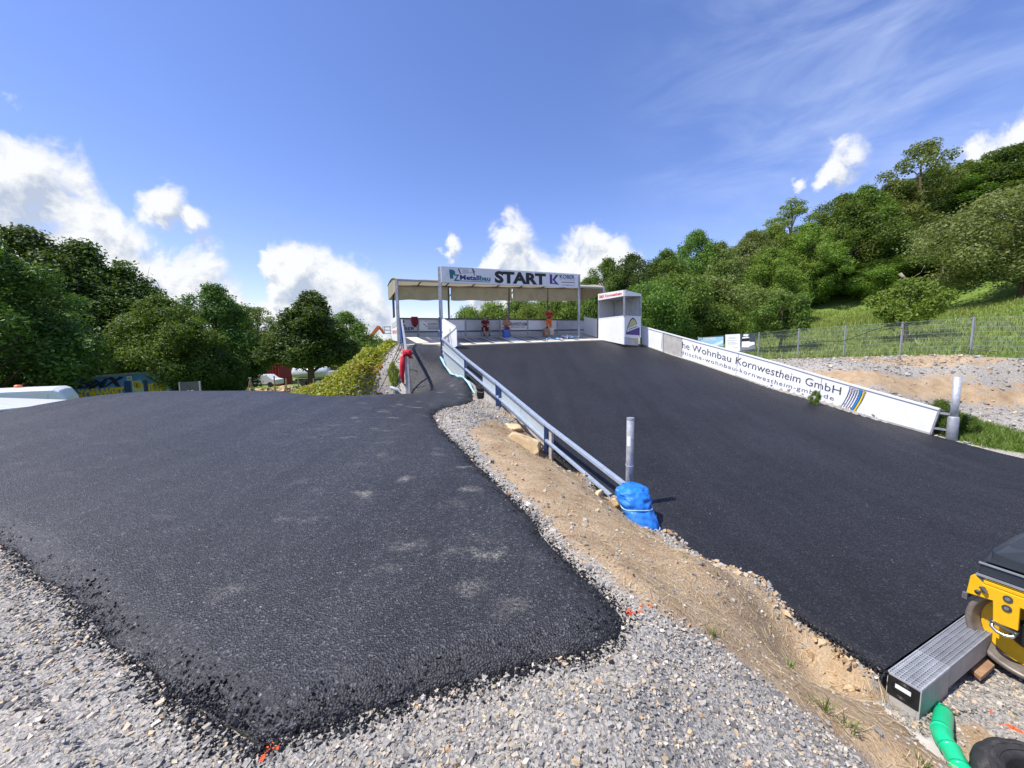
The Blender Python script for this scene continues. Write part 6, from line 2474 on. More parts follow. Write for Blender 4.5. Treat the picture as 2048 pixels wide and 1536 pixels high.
def straw():
    rs = np.random.RandomState(31)
    n = 14000
    X = np.column_stack([rs.uniform(-1.6, 3.2, n), rs.uniform(1.2, 9.5, n)])
    z = gz_all(X)
    keep = (soft(X, SOIL, .5) > .5) & in_view(X, z)
    _, w, s = ramp_z(X[:, 0], X[:, 1])
    keep &= ~((w > -.002) & (s < S_END))
    X, z = X[keep], z[keep]
    n = len(X)
    a = rs.uniform(0, 2 * np.pi, n)
    L = rs.uniform(.03, .12, n); wd = rs.uniform(.0007, .0015, n)
    d = np.stack([np.cos(a), np.sin(a), rs.normal(0, .18, n)], 1) * L[:, None]
    sd = np.stack([-np.sin(a), np.cos(a), np.zeros(n)], 1) * wd[:, None]
    c = np.column_stack([X, z + .012])
    c2 = c + d * .5
    c2[:, 2] = gz_all(c2) + .012 + rs.uniform(0, .02, n)
    c0 = c - d * .5
    c0[:, 2] = gz_all(c0) + .010
    V = np.stack([c0 - sd, c0 + sd, c2 + sd, c2 - sd], 1).reshape(-1, 3)
    F = np.arange(4 * n).reshape(-1, 4)
    tag(link('dry_straw', mesh_np('dry_straw', V, F), M['straw']), kind='stuff')
    # clods and stones of earth heaped along the foot of the rail and the ramp edge
    n = 800
    s = rs.uniform(-8.5, S_END - .05, n)
    t, zz = ramp_tz(s, np.zeros(n))
    t = t - np.abs(rs.normal(.06, .10, n)) - .02
    X = np.outer(s, np.array(DN)[:2]) + np.outer(t, np.array(AC)[:2])
    D = np.clip(np.exp(rs.normal(math.log(.030), .5, n)), .012, .075)
    z = gz_all(X)
    D = np.where(np.hypot(X[:, 0] - TARP[0], X[:, 1] - TARP[1]) < .32, .012, D)
    tones = np.array([(.42, .29, .16), (.34, .22, .12), (.50, .38, .23), (.45, .42, .37)])[rs.randint(0, 4, n)] * rs.uniform(.8, 1.2, (n, 1))
    scatter('earth_clods', np.column_stack([X, z + D * .18]), D, tones, M['stone'], 8, (1, .85, .6), .3, .62)


gravel(); crumbs(); straw()


def blades(mb_list, base, n, h, spread, rs, w=.0026):
    for k in range(n):
        a = rs.uniform(0, 6.28)
        o = Vector((math.cos(a), math.sin(a), 0))
        lean = rs.uniform(.15, 1.0) * spread
        hh = h * rs.uniform(.5, 1.1)
        p0 = base + o * rs.uniform(0, .025)
        pts = [p0, p0 + o * lean * .25 + UP * hh * .55, p0 + o * lean * .65 + UP * hh * .9, p0 + o * lean + UP * hh * (.95 if lean < .1 else .8)]
        sd = Vector((-o.y, o.x, 0))
        ws = [w, w * .9, w * .6, w * .1]
        b = len(mb_list.v)
        for p, ww_ in zip(pts, ws):
            mb_list.v += [p - sd * ww_, p + sd * ww_]
        for i in range(3):
            mb_list.f.append((b + 2 * i, b + 2 * i + 1, b + 2 * i + 3, b + 2 * i + 2))


def tufts():
    rs = random.Random(9)
    where = [((1425, 1268), 15, 0.062, 'green grass tuft at the gravel edge below the orange spray mark'),
             ((1568, 1330), 12, 0.056, 'upright grass tuft in the middle of the ochre bank'),
             ((1640, 1418), 18, 0.081, 'tallest spiky grass tuft on the bank left of the drain box'),
             ((1700, 1462), 16, 0.087, 'sprawling grass tuft with long bent blades nearest the drain box'),
             ((1655, 1368), 14, 0.031, 'low flat grass clump beside the hole at the ramp foot'),
             ((1432, 1148), 15, 0.031, 'small grass clump at the asphalt edge below the blue tarpaulin'),
             ((1262, 1052), 12, 0.031, 'little grass clump on the bank left of the blue tarpaulin'),
             ((1830, 1528), 14, 0.056, 'grass tuft at the lower edge of the picture left of the green pipe'),
             ((1370, 1118), 11, 0.037, 'thin dry grass tuft overhanging the ramp edge near the post shadow'),
             ((1010, 872), 8, 0.031, 'small weed in the gravel beside the rail concrete panels')]
    for (u, v), n, h, lab in where:
        p = hit(u, v)
        mb = MB()
        for q in range(3):
            blades(mb, p + Vector((rs.uniform(-.04, .04), rs.uniform(-.04, .04), -.005)), n // 2, h, h * 1.0, rs)
        o = mb.build('grass_tuft', M['blade'])
        tag(o, lab, 'grass tuft', 'grass tufts on the earth bank')


tufts()
# ------------------------------------------------------------------ fence on the right
def fence():
    P = []
    for p in FENCE:
        z = gz(p.x, p.y)
        P.append(Vector((p.x, p.y, z)))
    zt = {1: None}
    tops = [py(2048 + 220, 615, P[0].y).z, py(2085, 627, P[1].y).z] + [py(u, v, q.y).z for (u, v), q in zip(((1941.5, 633), (1801, 643), (1687, 650), (1594, 656.5), (1515, 664.5), (1451, 669), (1397, 674), (1352, 678)), P[2:])]
    root = empty('mesh_fence', P[4], 'galvanised wire mesh fence with tall posts at the foot of the meadow', 'fence')
    for p, t in zip(P, tops):
        po = MB().box(Vector((p.x, p.y, (p.z + t) / 2 - .1)), (.06, .06, t - p.z + .2)).build('post', M['steel_dull'], root)
        MB().box(Vector((p.x, p.y, t + .012)), (.066, .066, .02)).build('post_cap', M['steel_dark'], po)
    for i in range(len(P) - 1):
        a, b, ta, tb = P[i], P[i + 1], tops[i] - .05, tops[i + 1] - .05
        mb = MB()
        lo_a, lo_b = a + UP * .04, b + UP * .04
        hi_a, hi_b = Vector((a.x, a.y, ta)), Vector((b.x, b.y, tb))
        nrow = 9
        for k in range(nrow):
            f = k / (nrow - 1)
            mb.beam(lo_a.lerp(hi_a, f), lo_b.lerp(hi_b, f), .009, .010)
        n = 46
        for k in range(1, n):
            f = k / n
            mb.beam(lo_a.lerp(lo_b, f), hi_a.lerp(hi_b, f), .0042)
        o = mb.build('wire_mesh', M['wire'], root)
    # loose cable slung along the fence
    pts = []
    for (u, v, i) in ((1600, 676, 5), (1640, 682, 4.6), (1687, 683, 4), (1740, 664, 3.5), (1800, 643.5, 3), (1860, 665, 2.6), (1941, 694, 2), (2000, 704, 1.7)):
        k = int(i)
        p = P[k].lerp(P[min(k + 1, len(P) - 1)], i - k)
        q = py(u, v, p.y)
        pts.append(Vector((q.x - .08, q.y, q.z)))
    o = MB().tube(pts, .016, 5).build('cable', M['black_plastic'])
    tag(o, 'dark cable slung in loops along the wire mesh fence', 'cable')

    def banner(u0, u1, vt0, vt1, vb0, vb1, Y0, Y1, name, label, mat):
        off = Vector((-.12, -.03, 0))
        a, b, c, d = py(u0, vb0, Y0) + off, py(u1, vb1, Y1) + off, py(u1, vt1, Y1) + off, py(u0, vt0, Y0) + off
        r = empty(name, (a + b) / 2, label, 'banner')
        MB().slab([a, b, c, d], .02).build('sheet', mat, r)
        return r, quadmap(a, b, c, d, .016)
    yy = lambda u: float(np.interp(u, [1397, 1451, 1515, 1594], [33.1, 30.2, 27.4, 24.6]))
    r, fn = banner(1399, 1449.5, 675.5, 673, 706, 704, yy(1399), yy(1449), 'banner', 'pale blue landscape banner on the far end of the mesh fence', M['poster_blue'])
    flat('print', fn, [[(0, .2), (.35, .4), (.75, .62), (1, .78), (1, .58), (.6, .35), (.3, .12), (0, .0)]], M['poster_sky'], r)
    flat('print', fn, [[(.5, .02), (1, .02), (1, .36), (.85, .42), (.7, .36), (.58, .28)]], M['leaf_olive'], r)
    for v in (.88, .78):
        flat('print_line', fn, [[(.15, v), (.72, v + .02), (.72, v + .06), (.15, v + .04)]], M['white_board'], r)
    r, fn = banner(1453.5, 1483, 669.3, 667.8, 702.5, 702, yy(1453), yy(1483), 'banner', 'white text banner on the mesh fence beside the truck photo', M['white_board'])
    for v, a, b in ((.82, .25, .7), (.75, .2, .75), (.63, .12, .8), (.52, .15, .7), (.42, .15, .85), (.2, .55, .9)):
        flat('print_line', fn, [[(a, v), (b, v), (b, v + .025), (a, v + .025)]], M['grey_panel'], r)
    r, fn = banner(1483.5, 1513.5, 667.7, 666, 702, 701, yy(1483), yy(1513), 'banner', 'dark banner with a white truck photo on the mesh fence', M['poster_dark'])
    flat('print', fn, [[(0, 0), (1, .1), (1, .3), (0, .22)]], M['poster_road'], r)
    fn2 = lambda u, v: fn(u, v) + Vector((-.004, -.004, 0))
    flat('print', fn2, [[(.1, .22), (.62, .2), (.66, .55), (.12, .55)], [(.14, .72), (.6, .74), (.62, .80), (.16, .80)], [(.6, .25), (.98, .35), (.95, .5), (.64, .5)], [(.2, .86), (.5, .82), (.6, .95), (.25, .97)]], M['white_board'], r)
    flat('print', fn2, [[(.12, .57), (.6, .57), (.6, .70), (.12, .70)]], M['glass_dark'], r)


fence()

# ------------------------------------------------------------------ trees and shrubs
def leaf_cloud(name, blobs, n, size, rs, mat, elong=1.7, up=.35):
    C = np.array([b[0] for b in blobs]); R = np.array([b[1] for b in blobs])
    w = (R ** 2).prod(1) ** .5 if R.ndim == 2 else R ** 2
    k = rs.choice(len(blobs), n, p=w / w.sum())
    d = rs.normal(size=(n, 3)); d[:, 2] += .25
    d /= np.linalg.norm(d, axis=1)[:, None]
    rad = np.clip(rs.normal(.86, .25, n), .1, 1.6)
    P = C[k] + d * (R[k] if R.ndim == 2 else R[k][:, None]) * rad[:, None]
    nrm = d * .8 + rs.normal(size=(n, 3)) * .6
    nrm[:, 2] += up
    nrm /= np.linalg.norm(nrm, axis=1)[:, None]
    a = np.cross(nrm, rs.normal(size=(n, 3)))
    a /= np.linalg.norm(a, axis=1)[:, None] + 1e-9
    b = np.cross(nrm, a)
    s = size * rs.uniform(.55, 1.35, n)[:, None]
    fold = nrm * s * .12
    V = np.stack([P - a * s * elong * .5, P + b * s * .42 + fold, P + a * s * elong * .5, P - b * s * .42 + fold], 1).reshape(-1, 3)
    return mesh_np(name, V, np.arange(4 * n).reshape(-1, 4))


def wood_mesh(name, paths):
    mb = MB()
    for pts, r in paths:
        mb.tube(pts, r, 7, False)
    me = bpy.data.meshes.new(name)
    me.from_pydata([tuple(p) for p in mb.v], [], mb.f)
    me.polygons.foreach_set('use_smooth', [True] * len(me.polygons))
    return me


def tree_proto(seed, H, R, base, n_leaf, leaf, shape='round', blob=.3, nb=46, open_=0.0):
    """returns (wood mesh, crown mesh) of a tree of height H, crown radius R, crown from base*H up"""
    rs = np.random.RandomState(seed)
    z0, z1 = H * base, H
    blobs, paths = [], []
    lean = rs.normal(0, .02 * H, 2)
    tr = [Vector((lean[0] * t * t + .05 * math.sin(t * 7 + seed), lean[1] * t * t, H * .86 * t)) for t in np.linspace(0, 1, 8)]
    r0 = .028 * H
    paths.append((tr, [r0 * (1.25 if i == 0 else 1) * (1 - .85 * i / 7) for i in range(8)]))
    for k in range(nb):
        t = (k + rs.uniform(.1, .9)) / nb
        a = k * 2.39996 + rs.uniform(-.5, .5)
        if shape == 'round':
            env = math.sin(math.pi * min(1, max(0, t * .92 + .06))) ** .55
        elif shape == 'cone':
            env = (1 - t) ** .75 * .98 + .08
            env *= min(1, t * 6 + .35)
        elif shape == 'tall':
            env = min(1, .55 + 1.6 * t) * (1 - max(0, (t - .42) / .58) ** 1.7 * .92)
        elif shape == 'spread':
            env = math.sin(math.pi * (t * .75 + .2)) ** .8
        else:
            env = (.55 + .45 * math.sin(math.pi * t)) * (1 if t < .85 else .7)
        rr = R * env * (rs.uniform(.3, 1.0) ** .5) * (1 + .55 * mnoise.noise(Vector((math.cos(a) * 1.3, math.sin(a) * 1.3, t * 4 + seed)))) * rs.uniform(.9, 1.1)
        br = R * blob * rs.uniform(.6, 1.25) * (.6 + .4 * env)
        z = z0 + (z1 - z0) * t
        c = Vector((math.cos(a) * max(rr - br * .5, 0) + lean[0] * t, math.sin(a) * max(rr - br * .5, 0) + lean[1] * t, min(z, H - br * .5)))
        blobs.append((tuple(c), (br * 1.2, br * 1.2, br * rs.uniform(.8, 1.15))))
        if k % 4 == 0:
            zb = max(z0 * .75, z - rs.uniform(.25, .6) * rr - .05 * H)
            tt = min(zb / (H * .86), .98)
            i = int(tt * 7)
            p0 = tr[i].lerp(tr[min(i + 1, 7)], tt * 7 - i)
            m_ = p0.lerp(c, .5) + Vector((0, 0, .06 * rr + rs.uniform(-.1, .1)))
            rb = r0 * .38 * (1 - .6 * t)
            paths.append(([p0, m_, c], [rb, rb * .65, rb * .18]))
            for q in range(2):
                e = c + Vector(tuple(rs.normal(0, 1, 3))) * br * .8
                paths.append(([m_.lerp(c, .4), e], [rb * .35, rb * .1]))
    return wood_mesh('trunk', paths), leaf_cloud('crown', blobs, n_leaf, leaf, rs, None)


PROTO = {}
PROTO['oak'] = tree_proto(1, 10, 4.3, .08, 46000, .125, 'tall', .185, 105)
PROTO['oak2'] = tree_proto(2, 10, 3.8, .06, 46000, .12, 'tall', .185, 110)
PROTO['maple'] = tree_proto(3, 10, 3.4, .31, 40000, .13, 'cone', .19, 110)
PROTO['sparse'] = tree_proto(4, 10, 2.6, .22, 11000, .12, 'oval', .17, 60)
PROTO['small'] = tree_proto(5, 3.0, 1.5, .3, 8000, .085, 'spread', .2, 46)
PROTO['apple'] = tree_proto(6, 8, 4.8, .17, 46000, .11, 'spread', .17, 130)
PROTO['bush'] = tree_proto(7, 4, 2.6, .0, 26000, .10, 'oval', .24, 80)
PROTO['bush2'] = tree_proto(8, 4, 3.0, .0, 26000, .10, 'round', .22, 80)


def plant(kind, u, vtop, Y, mat, name, label, cat, group, sx=1.0, rz=0.0, dx=0.0, zb=None, px_w=None):
    """tree whose top shows at picture row vtop in column u, Y metres ahead"""
    ref = {'oak': (10, 4.3), 'oak2': (10, 3.8), 'maple': (10, 3.4), 'sparse': (10, 2.6), 'small': (3.0, 1.5), 'apple': (8, 4.8), 'bush': (4, 2.6), 'bush2': (4, 3.0)}[kind]
    t = py(u, vtop, Y)
    z = gz(t.x, t.y) if zb is None else zb
    H = t.z - z
    sz = H / ref[0] * 1.02
    s = sz * sx if px_w is None else (px_w / 2 / FPX * Y) / ref[1] * (.82 if kind in ('oak', 'oak2') else 1.0)
    root = empty(name, (t.x, t.y, z - .05), label, cat, group)
    root.rotation_euler = (0, 0, rz)
    root.scale = (s, s, sz)
    w, c = PROTO[kind]
    key = (kind, mat)
    if key not in _crowns:
        c2 = c.copy(); c2.materials.clear(); c2.materials.append(M[mat]); _crowns[key] = c2
    if len(w.materials) == 0:
        w.materials.append(M['bark'])
    for nm, me in (('trunk', w), ('crown', _crowns[key])):
        o = bpy.data.objects.new(nm, me)
        COL.objects.link(o)
        o.parent = root
    return root


_crowns = {}
TL = 'trees left of the track'
for a in (('oak2', -60, 470, 22, 'leaf_dark', 420, 'yellowish green broad tree at the left picture edge'),
          ('oak', 30, 462, 33, 'leaf_dark', 420, 'tallest dark tree of the left row, behind the white van'),
          ('oak2', 160, 492, 36, 'leaf_dark', 330, 'dark dense tree directly behind the graffiti container'),
          ('oak', 225, 545, 37, 'leaf_dark', 300, 'dark tree sloping down to the right of the left row'),
          ('maple', 268, 578, 37, 'leaf_dark', 200, 'loose crowned tree over the right end of the container'),
          ('oak', 330, 600, 32, 'leaf_mid', 250, 'fresh green tree right of the graffiti container'),
          ('oak2', 425, 576, 36, 'leaf_dark', 230, 'round topped darker tree in the middle of the left background'),
          ('oak', 470, 612, 58, 'leaf_mid', 130, 'light green tree left of the gap with the vehicles'),
          ('sparse', 512, 618, 60, 'leaf_olive', 110, 'thin see-through tree beside the gap with the vehicles'),
          ('oak', 535, 665, 60, 'leaf_dark', 110, 'low spreading tree left of the single big tree')):
    plant(a[0], a[1], a[2], a[3], a[4], 'leafy_tree', a[6], 'tree', TL, rz=a[1] * .7, px_w=a[5])
plant('maple', 613, 592, 34, 'leaf_dark', 'leafy_tree', 'single big conical tree with visible trunk in front of the tanker', 'tree', TL, rz=1.0, px_w=195)
plant('oak', 690, 628, 52, 'leaf_mid', 'leafy_tree', 'rounded greyer tree behind and right of the big conical tree', 'tree', TL, rz=2.0, px_w=180)
for i, (u, v, w) in enumerate(((735, 676, 70), (760, 680, 50), (790, 672, 60), (640, 668, 100), (555, 660, 90))):
    plant('oak', u, v, 90, 'leaf_dark', 'leafy_tree', ['distant dark tree low on the horizon right of the rounded tree', 'distant tree below the orange lift arm', 'distant tree seen under the left end of the shelter', 'distant tree behind the single big tree', 'distant tree in the gap left of the big tree'][i], 'tree', TL, rz=i, px_w=w)
# dark undergrowth along the foot of the left row
for i, (u, v, Y, w) in enumerate(((-40, 690, 30, 260), (90, 700, 33, 240), (370, 690, 33, 160), (430, 700, 33, 130), (250, 690, 35, 220))):
    plant('bush2', u, v, Y, 'leaf_dark', 'shrub', ['dark undergrowth behind the white van at the left edge', 'dark undergrowth left of the graffiti container', 'dark undergrowth right of the container', 'dark undergrowth by the notice board', 'dark undergrowth behind the container'][i], 'shrub', 'undergrowth below the left trees', rz=i * 1.3, px_w=w)

# hill forest on the right, from the back of the shelter to the right edge
TR = 'trees of the hillside wood'
for i, a in enumerate((('oak', 1170, 560, 42, 'leaf_mid', 120, 'small dark tree top just right of the START sign'),
          ('oak2', 1215, 522, 46, 'leaf_mid', 150, 'tree rising directly behind the white booth'),
          ('oak', 1270, 515, 48, 'leaf_dark', 170, 'dark tree behind the right side of the booth'),
          ('oak2', 1335, 505, 50, 'leaf_mid', 170, 'broad tree right of the booth on the hill foot'),
          ('oak', 1395, 466, 54, 'leaf_mid', 170, 'tree standing first above the skyline right of the booth'),
          ('oak2', 1440, 490, 52, 'leaf_olive', 150, 'olive green tree on the slope above the banners'),
          ('oak', 1500, 470, 56, 'leaf_olive', 170, 'olive tree at the dip of the wood skyline'),
          ('oak', 1545, 455, 58, 'leaf_light', 150, 'fresh green tree below the thin grey treetop'),
          ('sparse', 1585, 408, 62, 'leaf_olive', 110, 'thin greyish treetop standing above the wood skyline'),
          ('oak2', 1620, 450, 56, 'leaf_light', 160, 'light green round tree in the middle of the wood'),
          ('oak', 1680, 395, 60, 'leaf_mid', 200, 'large dark green tree forming a hump in the skyline'),
          ('oak2', 1730, 378, 60, 'leaf_mid', 180, 'highest full tree left of the tall feathery one'),
          ('oak', 1790, 370, 62, 'leaf_olive', 190, 'yellowish tree beneath the tall feathery tree'),
          ('sparse', 1848, 290, 58, 'leaf_olive', 130, 'tall feathery tree rising far above the others'),
          ('oak', 1870, 340, 62, 'leaf_mid', 200, 'bright tree right behind the feathery one'),
          ('oak2', 1930, 330, 60, 'leaf_mid', 210, 'dense dark tree near the right picture edge'),
          ('sparse', 1995, 305, 58, 'leaf_mid', 120, 'thin upright treetop at the right end of the skyline'),
          ('oak', 2040, 290, 56, 'leaf_dark', 240, 'dark tall tree at the right picture edge behind the apple tree'),
          ('oak2', 2120, 300, 54, 'leaf_mid', 260, 'tall tree cut by the right picture edge'))):
    plant(a[0], a[1], a[2], a[3], a[4], 'leafy_tree', a[6], 'tree', TR, rz=i * 1.9, px_w=a[5])
for i, (k, u, v, Y, mt, w, lab) in enumerate((('bush2', 1345, 560, 40, 'leaf_mid', 190, 'thick shrub behind the concrete patch of the boards'),
         ('bush', 1300, 575, 34, 'leaf_mid', 150, 'thick green shrub hugging the right side of the booth'),
         ('bush2', 1410, 565, 44, 'leaf_olive', 180, 'brownish shrub above the pale blue banner'),
         ('bush', 1480, 575, 48, 'leaf_olive', 150, 'olive shrub at the wood edge above the truck banner'),
         ('oak', 1550, 500, 50, 'leaf_light', 170, 'big bright green tree standing out of the wood edge'),
         ('bush', 1630, 560, 58, 'leaf_dark', 150, 'dark shrub in the shade of the wood edge'),
         ('bush2', 1700, 540, 62, 'leaf_dark', 200, 'dark undergrowth in the middle of the wood edge'),
         ('bush', 1800, 520, 55, 'leaf_dark', 240, 'dark undergrowth behind the fallen branches'),
         ('bush2', 1900, 510, 52, 'leaf_mid', 240, 'green undergrowth behind the fallen branches on the right'),
         ('bush', 1750, 535, 53, 'leaf_light', 100, 'bright young shrub in front of the dark wood edge'),
         ('bush', 1445, 622, 39, 'leaf_light', 90, 'shrub leaning over the meadow just above the white banner'),
         ('bush2', 1395, 630, 40, 'leaf_mid', 110, 'shrub above the pale blue banner at the fence end'))):
    plant(k, u, v, Y, mt, 'shrub' if k.startswith('bush') else 'leafy_tree', lab, 'shrub' if k.startswith('bush') else 'tree', 'shrubs at the wood edge' if k.startswith('bush') else TR, rz=i * 2.3, px_w=w)
plant('small', 1567, 590, 29.5, 'leaf_mid', 'young_tree', 'small dark orchard tree on the meadow behind the fence posts', 'tree', 'young orchard trees', rz=.4, px_w=110)
plant('small', 1822, 560, 25.5, 'leaf_light', 'young_tree', 'slender light green orchard tree on the meadow below the fallen branches', 'tree', 'young orchard trees', rz=2.0, px_w=125)
plant('apple', 2072, 378, 37, 'leaf_pale', 'leafy_tree', 'large pale leaved orchard tree with thick trunk at the right edge', 'tree', TR, rz=.6, px_w=320)
# hedge behind the shelter
for i, (u, v, Y, mt, w) in enumerate(((935, 622, 31, 'leaf_light', 90), (985, 612, 32, 'leaf_light', 100), (1040, 604, 33, 'leaf_mid', 110), (1095, 600, 34, 'leaf_light', 110), (1150, 596, 34, 'leaf_mid', 110), (1190, 590, 33, 'leaf_mid', 100), (1060, 615, 29, 'leaf_light', 100))):
    plant('bush' if i % 2 else 'bush2', u, v, Y, mt, 'hedge_shrub', ['first hedge shrub from the left behind the back wall', 'second hedge shrub from the left behind the back wall', 'hedge shrub behind the middle shelter post', 'hedge shrub behind the standing man', 'hedge shrub left of the right shelter post', 'last hedge shrub of the row, between shelter and booth', 'brightest hedge shrub right behind the back wall'][i], 'shrub', 'hedge behind the start shelter', rz=i * 1.1, px_w=w)
# overgrown bank left of the narrow ramp: a tangle of bramble and weeds
def bank_cover():
    rs = np.random.RandomState(55)
    poly = [(-5.0, 11.9), (-5.1, 12.6), (-4.9, 14.0), (-4.75, 15.8), (-5.0, 18.2), (-6.5, 20.5), (-10.5, 19.0), (-9.5, 15.5), (-8.0, 13.0), (-6.0, 11.9)]
    P = rs.uniform((-10.5, 11.6), (-4.1, 20.6), (90000, 2))
    e = edge_dist(P, poly)
    ok = inside(P, poly) & (rs.uniform(size=len(P)) < np.clip(.25 + e * 1.2, 0, 1))
    P, e = P[ok][:40000], e[ok][:40000]
    hgt = np.array([.34 + .38 * mnoise.noise(Vector((x * .9, y * .9, 3))) + .25 * mnoise.noise(Vector((x * 2.3, y * 2.3, 9))) for x, y in P])
    hgt = np.maximum(hgt, .10) * np.clip(e / .5, .25, 1) + np.where(P[:, 1] > 15, .12, 0)
    n = len(P)
    z = gz_all(P) + hgt * np.sqrt(rs.uniform(.15, 1, n)) * rs.uniform(.75, 1.15, n)
    C = np.column_stack([P, z])
    nrm = rs.normal(size=(n, 3)) * .7; nrm[:, 2] += .8; nrm[:, 1] -= .3
    nrm /= np.linalg.norm(nrm, axis=1)[:, None]
    a_ = np.cross(nrm, rs.normal(size=(n, 3))); a_ /= np.linalg.norm(a_, axis=1)[:, None]
    b_ = np.cross(nrm, a_)
    s_ = .075 * rs.uniform(.5, 1.4, n)[:, None]
    V = np.stack([C - a_ * s_ * .8, C + b_ * s_ * .45, C + a_ * s_ * .8, C - b_ * s_ * .45], 1)
    tint = np.array([mnoise.noise(Vector((x * .8, y * .8, 21))) for x, y in P]) + rs.normal(0, .12, n)
    for nm, m_, mt in (('bank_brambles', tint <= .5, 'leaf_lime'), ('bank_brambles', tint > .5, 'leaf_orange')):
        v = V[m_].reshape(-1, 3)
        tag(link(nm, mesh_np(nm, v, np.arange(len(v)).reshape(-1, 4)), M[mt]), kind='stuff')


bank_cover()
plant('small', 785, 722, 13.9, 'leaf_lime', 'bank_shrub', 'small bright shrub behind the two leaning tools', 'shrub', None, px_w=22)


def fallen_branches():
    Y = 44
    root = empty('fallen_branches', py(1850, 575, Y), 'bare grey fallen branches lying at the wood edge', 'branches')
    for pts, r in ((((1800, 547), (1812, 560), (1828, 570), (1860, 574), (1910, 570)), .16), (((1850, 572), (1872, 566), (1885, 545), (1888, 530)), .2), (((1860, 575), (1900, 560), (1930, 566)), .1),
                   (((1838, 572), (1825, 555), (1842, 545), (1850, 530)), .07), (((1885, 560), (1915, 545), (1935, 535)), .07)):
        p = [py(u, v, Y - k * .2) for k, (u, v) in enumerate(pts)]
        MB().tube(p, [r * (1 - .7 * k / (len(p) - 1)) for k in range(len(p))], 7).build('branch', M['deadwood'], root, True)


fallen_branches()


def meadow():
    rs = np.random.RandomState(77)
    n = 60000
    Y = rs.uniform(12, 52, n) ** 1.0
    X = rs.uniform(8, 60, n)
    P = np.column_stack([X, Y])
    fx = 20.1 - .26 * (Y - 17)
    keep = (X > fx - .35) & (X < fx + 34)
    P = P[keep]
    z = gz_all(P)
    v_ = in_view(P, z, 40)
    P, z = P[v_], z[v_]
    n = len(P)
    near_f = np.exp(-(P[:, 0] - (20.1 - .26 * (P[:, 1] - 17))) / 1.2)
    h = rs.uniform(.18, .42, n) * (1 + .25 * near_f)
    a = rs.uniform(0, 6.28, n)
    w = rs.uniform(.012, .03, n) * (1 + P[:, 1] / 40)
    sd = np.stack([np.cos(a), np.sin(a), np.zeros(n)], 1) * w[:, None]
    b = np.column_stack([P, z - .02])
    t = b + np.column_stack([rs.normal(0, .12, n), rs.normal(0, .12, n), h])
    V = np.stack([b - sd, b + sd, t], 1).reshape(-1, 3)
    tag(link('meadow_grass', mesh_np('meadow_grass', V, np.arange(3 * n).reshape(-1, 3)), M['meadow']), kind='stuff')
    # grass clump by the second post
    n = 5000
    p = np.array([(q.x, q.y) for q in GRASS2])
    lo, hi = p.min(0), p.max(0)
    P = rs.uniform(lo, hi, (n * 3, 2))
    P = P[soft(P, GRASS2, .3) > .5][:n]
    z = gz_all(P); n = len(P)
    h = rs.uniform(.06, .2, n)
    a = rs.uniform(0, 6.28, n)
    sd = np.stack([np.cos(a), np.sin(a), np.zeros(n)], 1) * rs.uniform(.006, .016, n)[:, None]
    b = np.column_stack([P, z - .02])
    t = b + np.column_stack([rs.normal(0, .08, n), rs.normal(0, .08, n), h])
    V = np.stack([b - sd, b + sd, t], 1).reshape(-1, 3)
    tag(link('verge_grass', mesh_np('verge_grass', V, np.arange(3 * n).reshape(-1, 3)), M['blade']), kind='stuff')


meadow()
plant('bush', 1884, 800, 9.9, 'leaf_mid', 'weed_bush', 'leafy weed growing between the white board end and the sleeved post', 'plant', None, px_w=50)
plant('small', 1632, 779, 11.75, 'leaf_light', 'weed_bush', 'small weed in front of the white boards hiding a printed letter', 'plant', None, px_w=20)
plant('bush2', 1930, 826, 9.8, 'leaf_mid', 'weed_bush', 'straggly twigs reaching right of the sleeved post', 'plant', None, px_w=46)


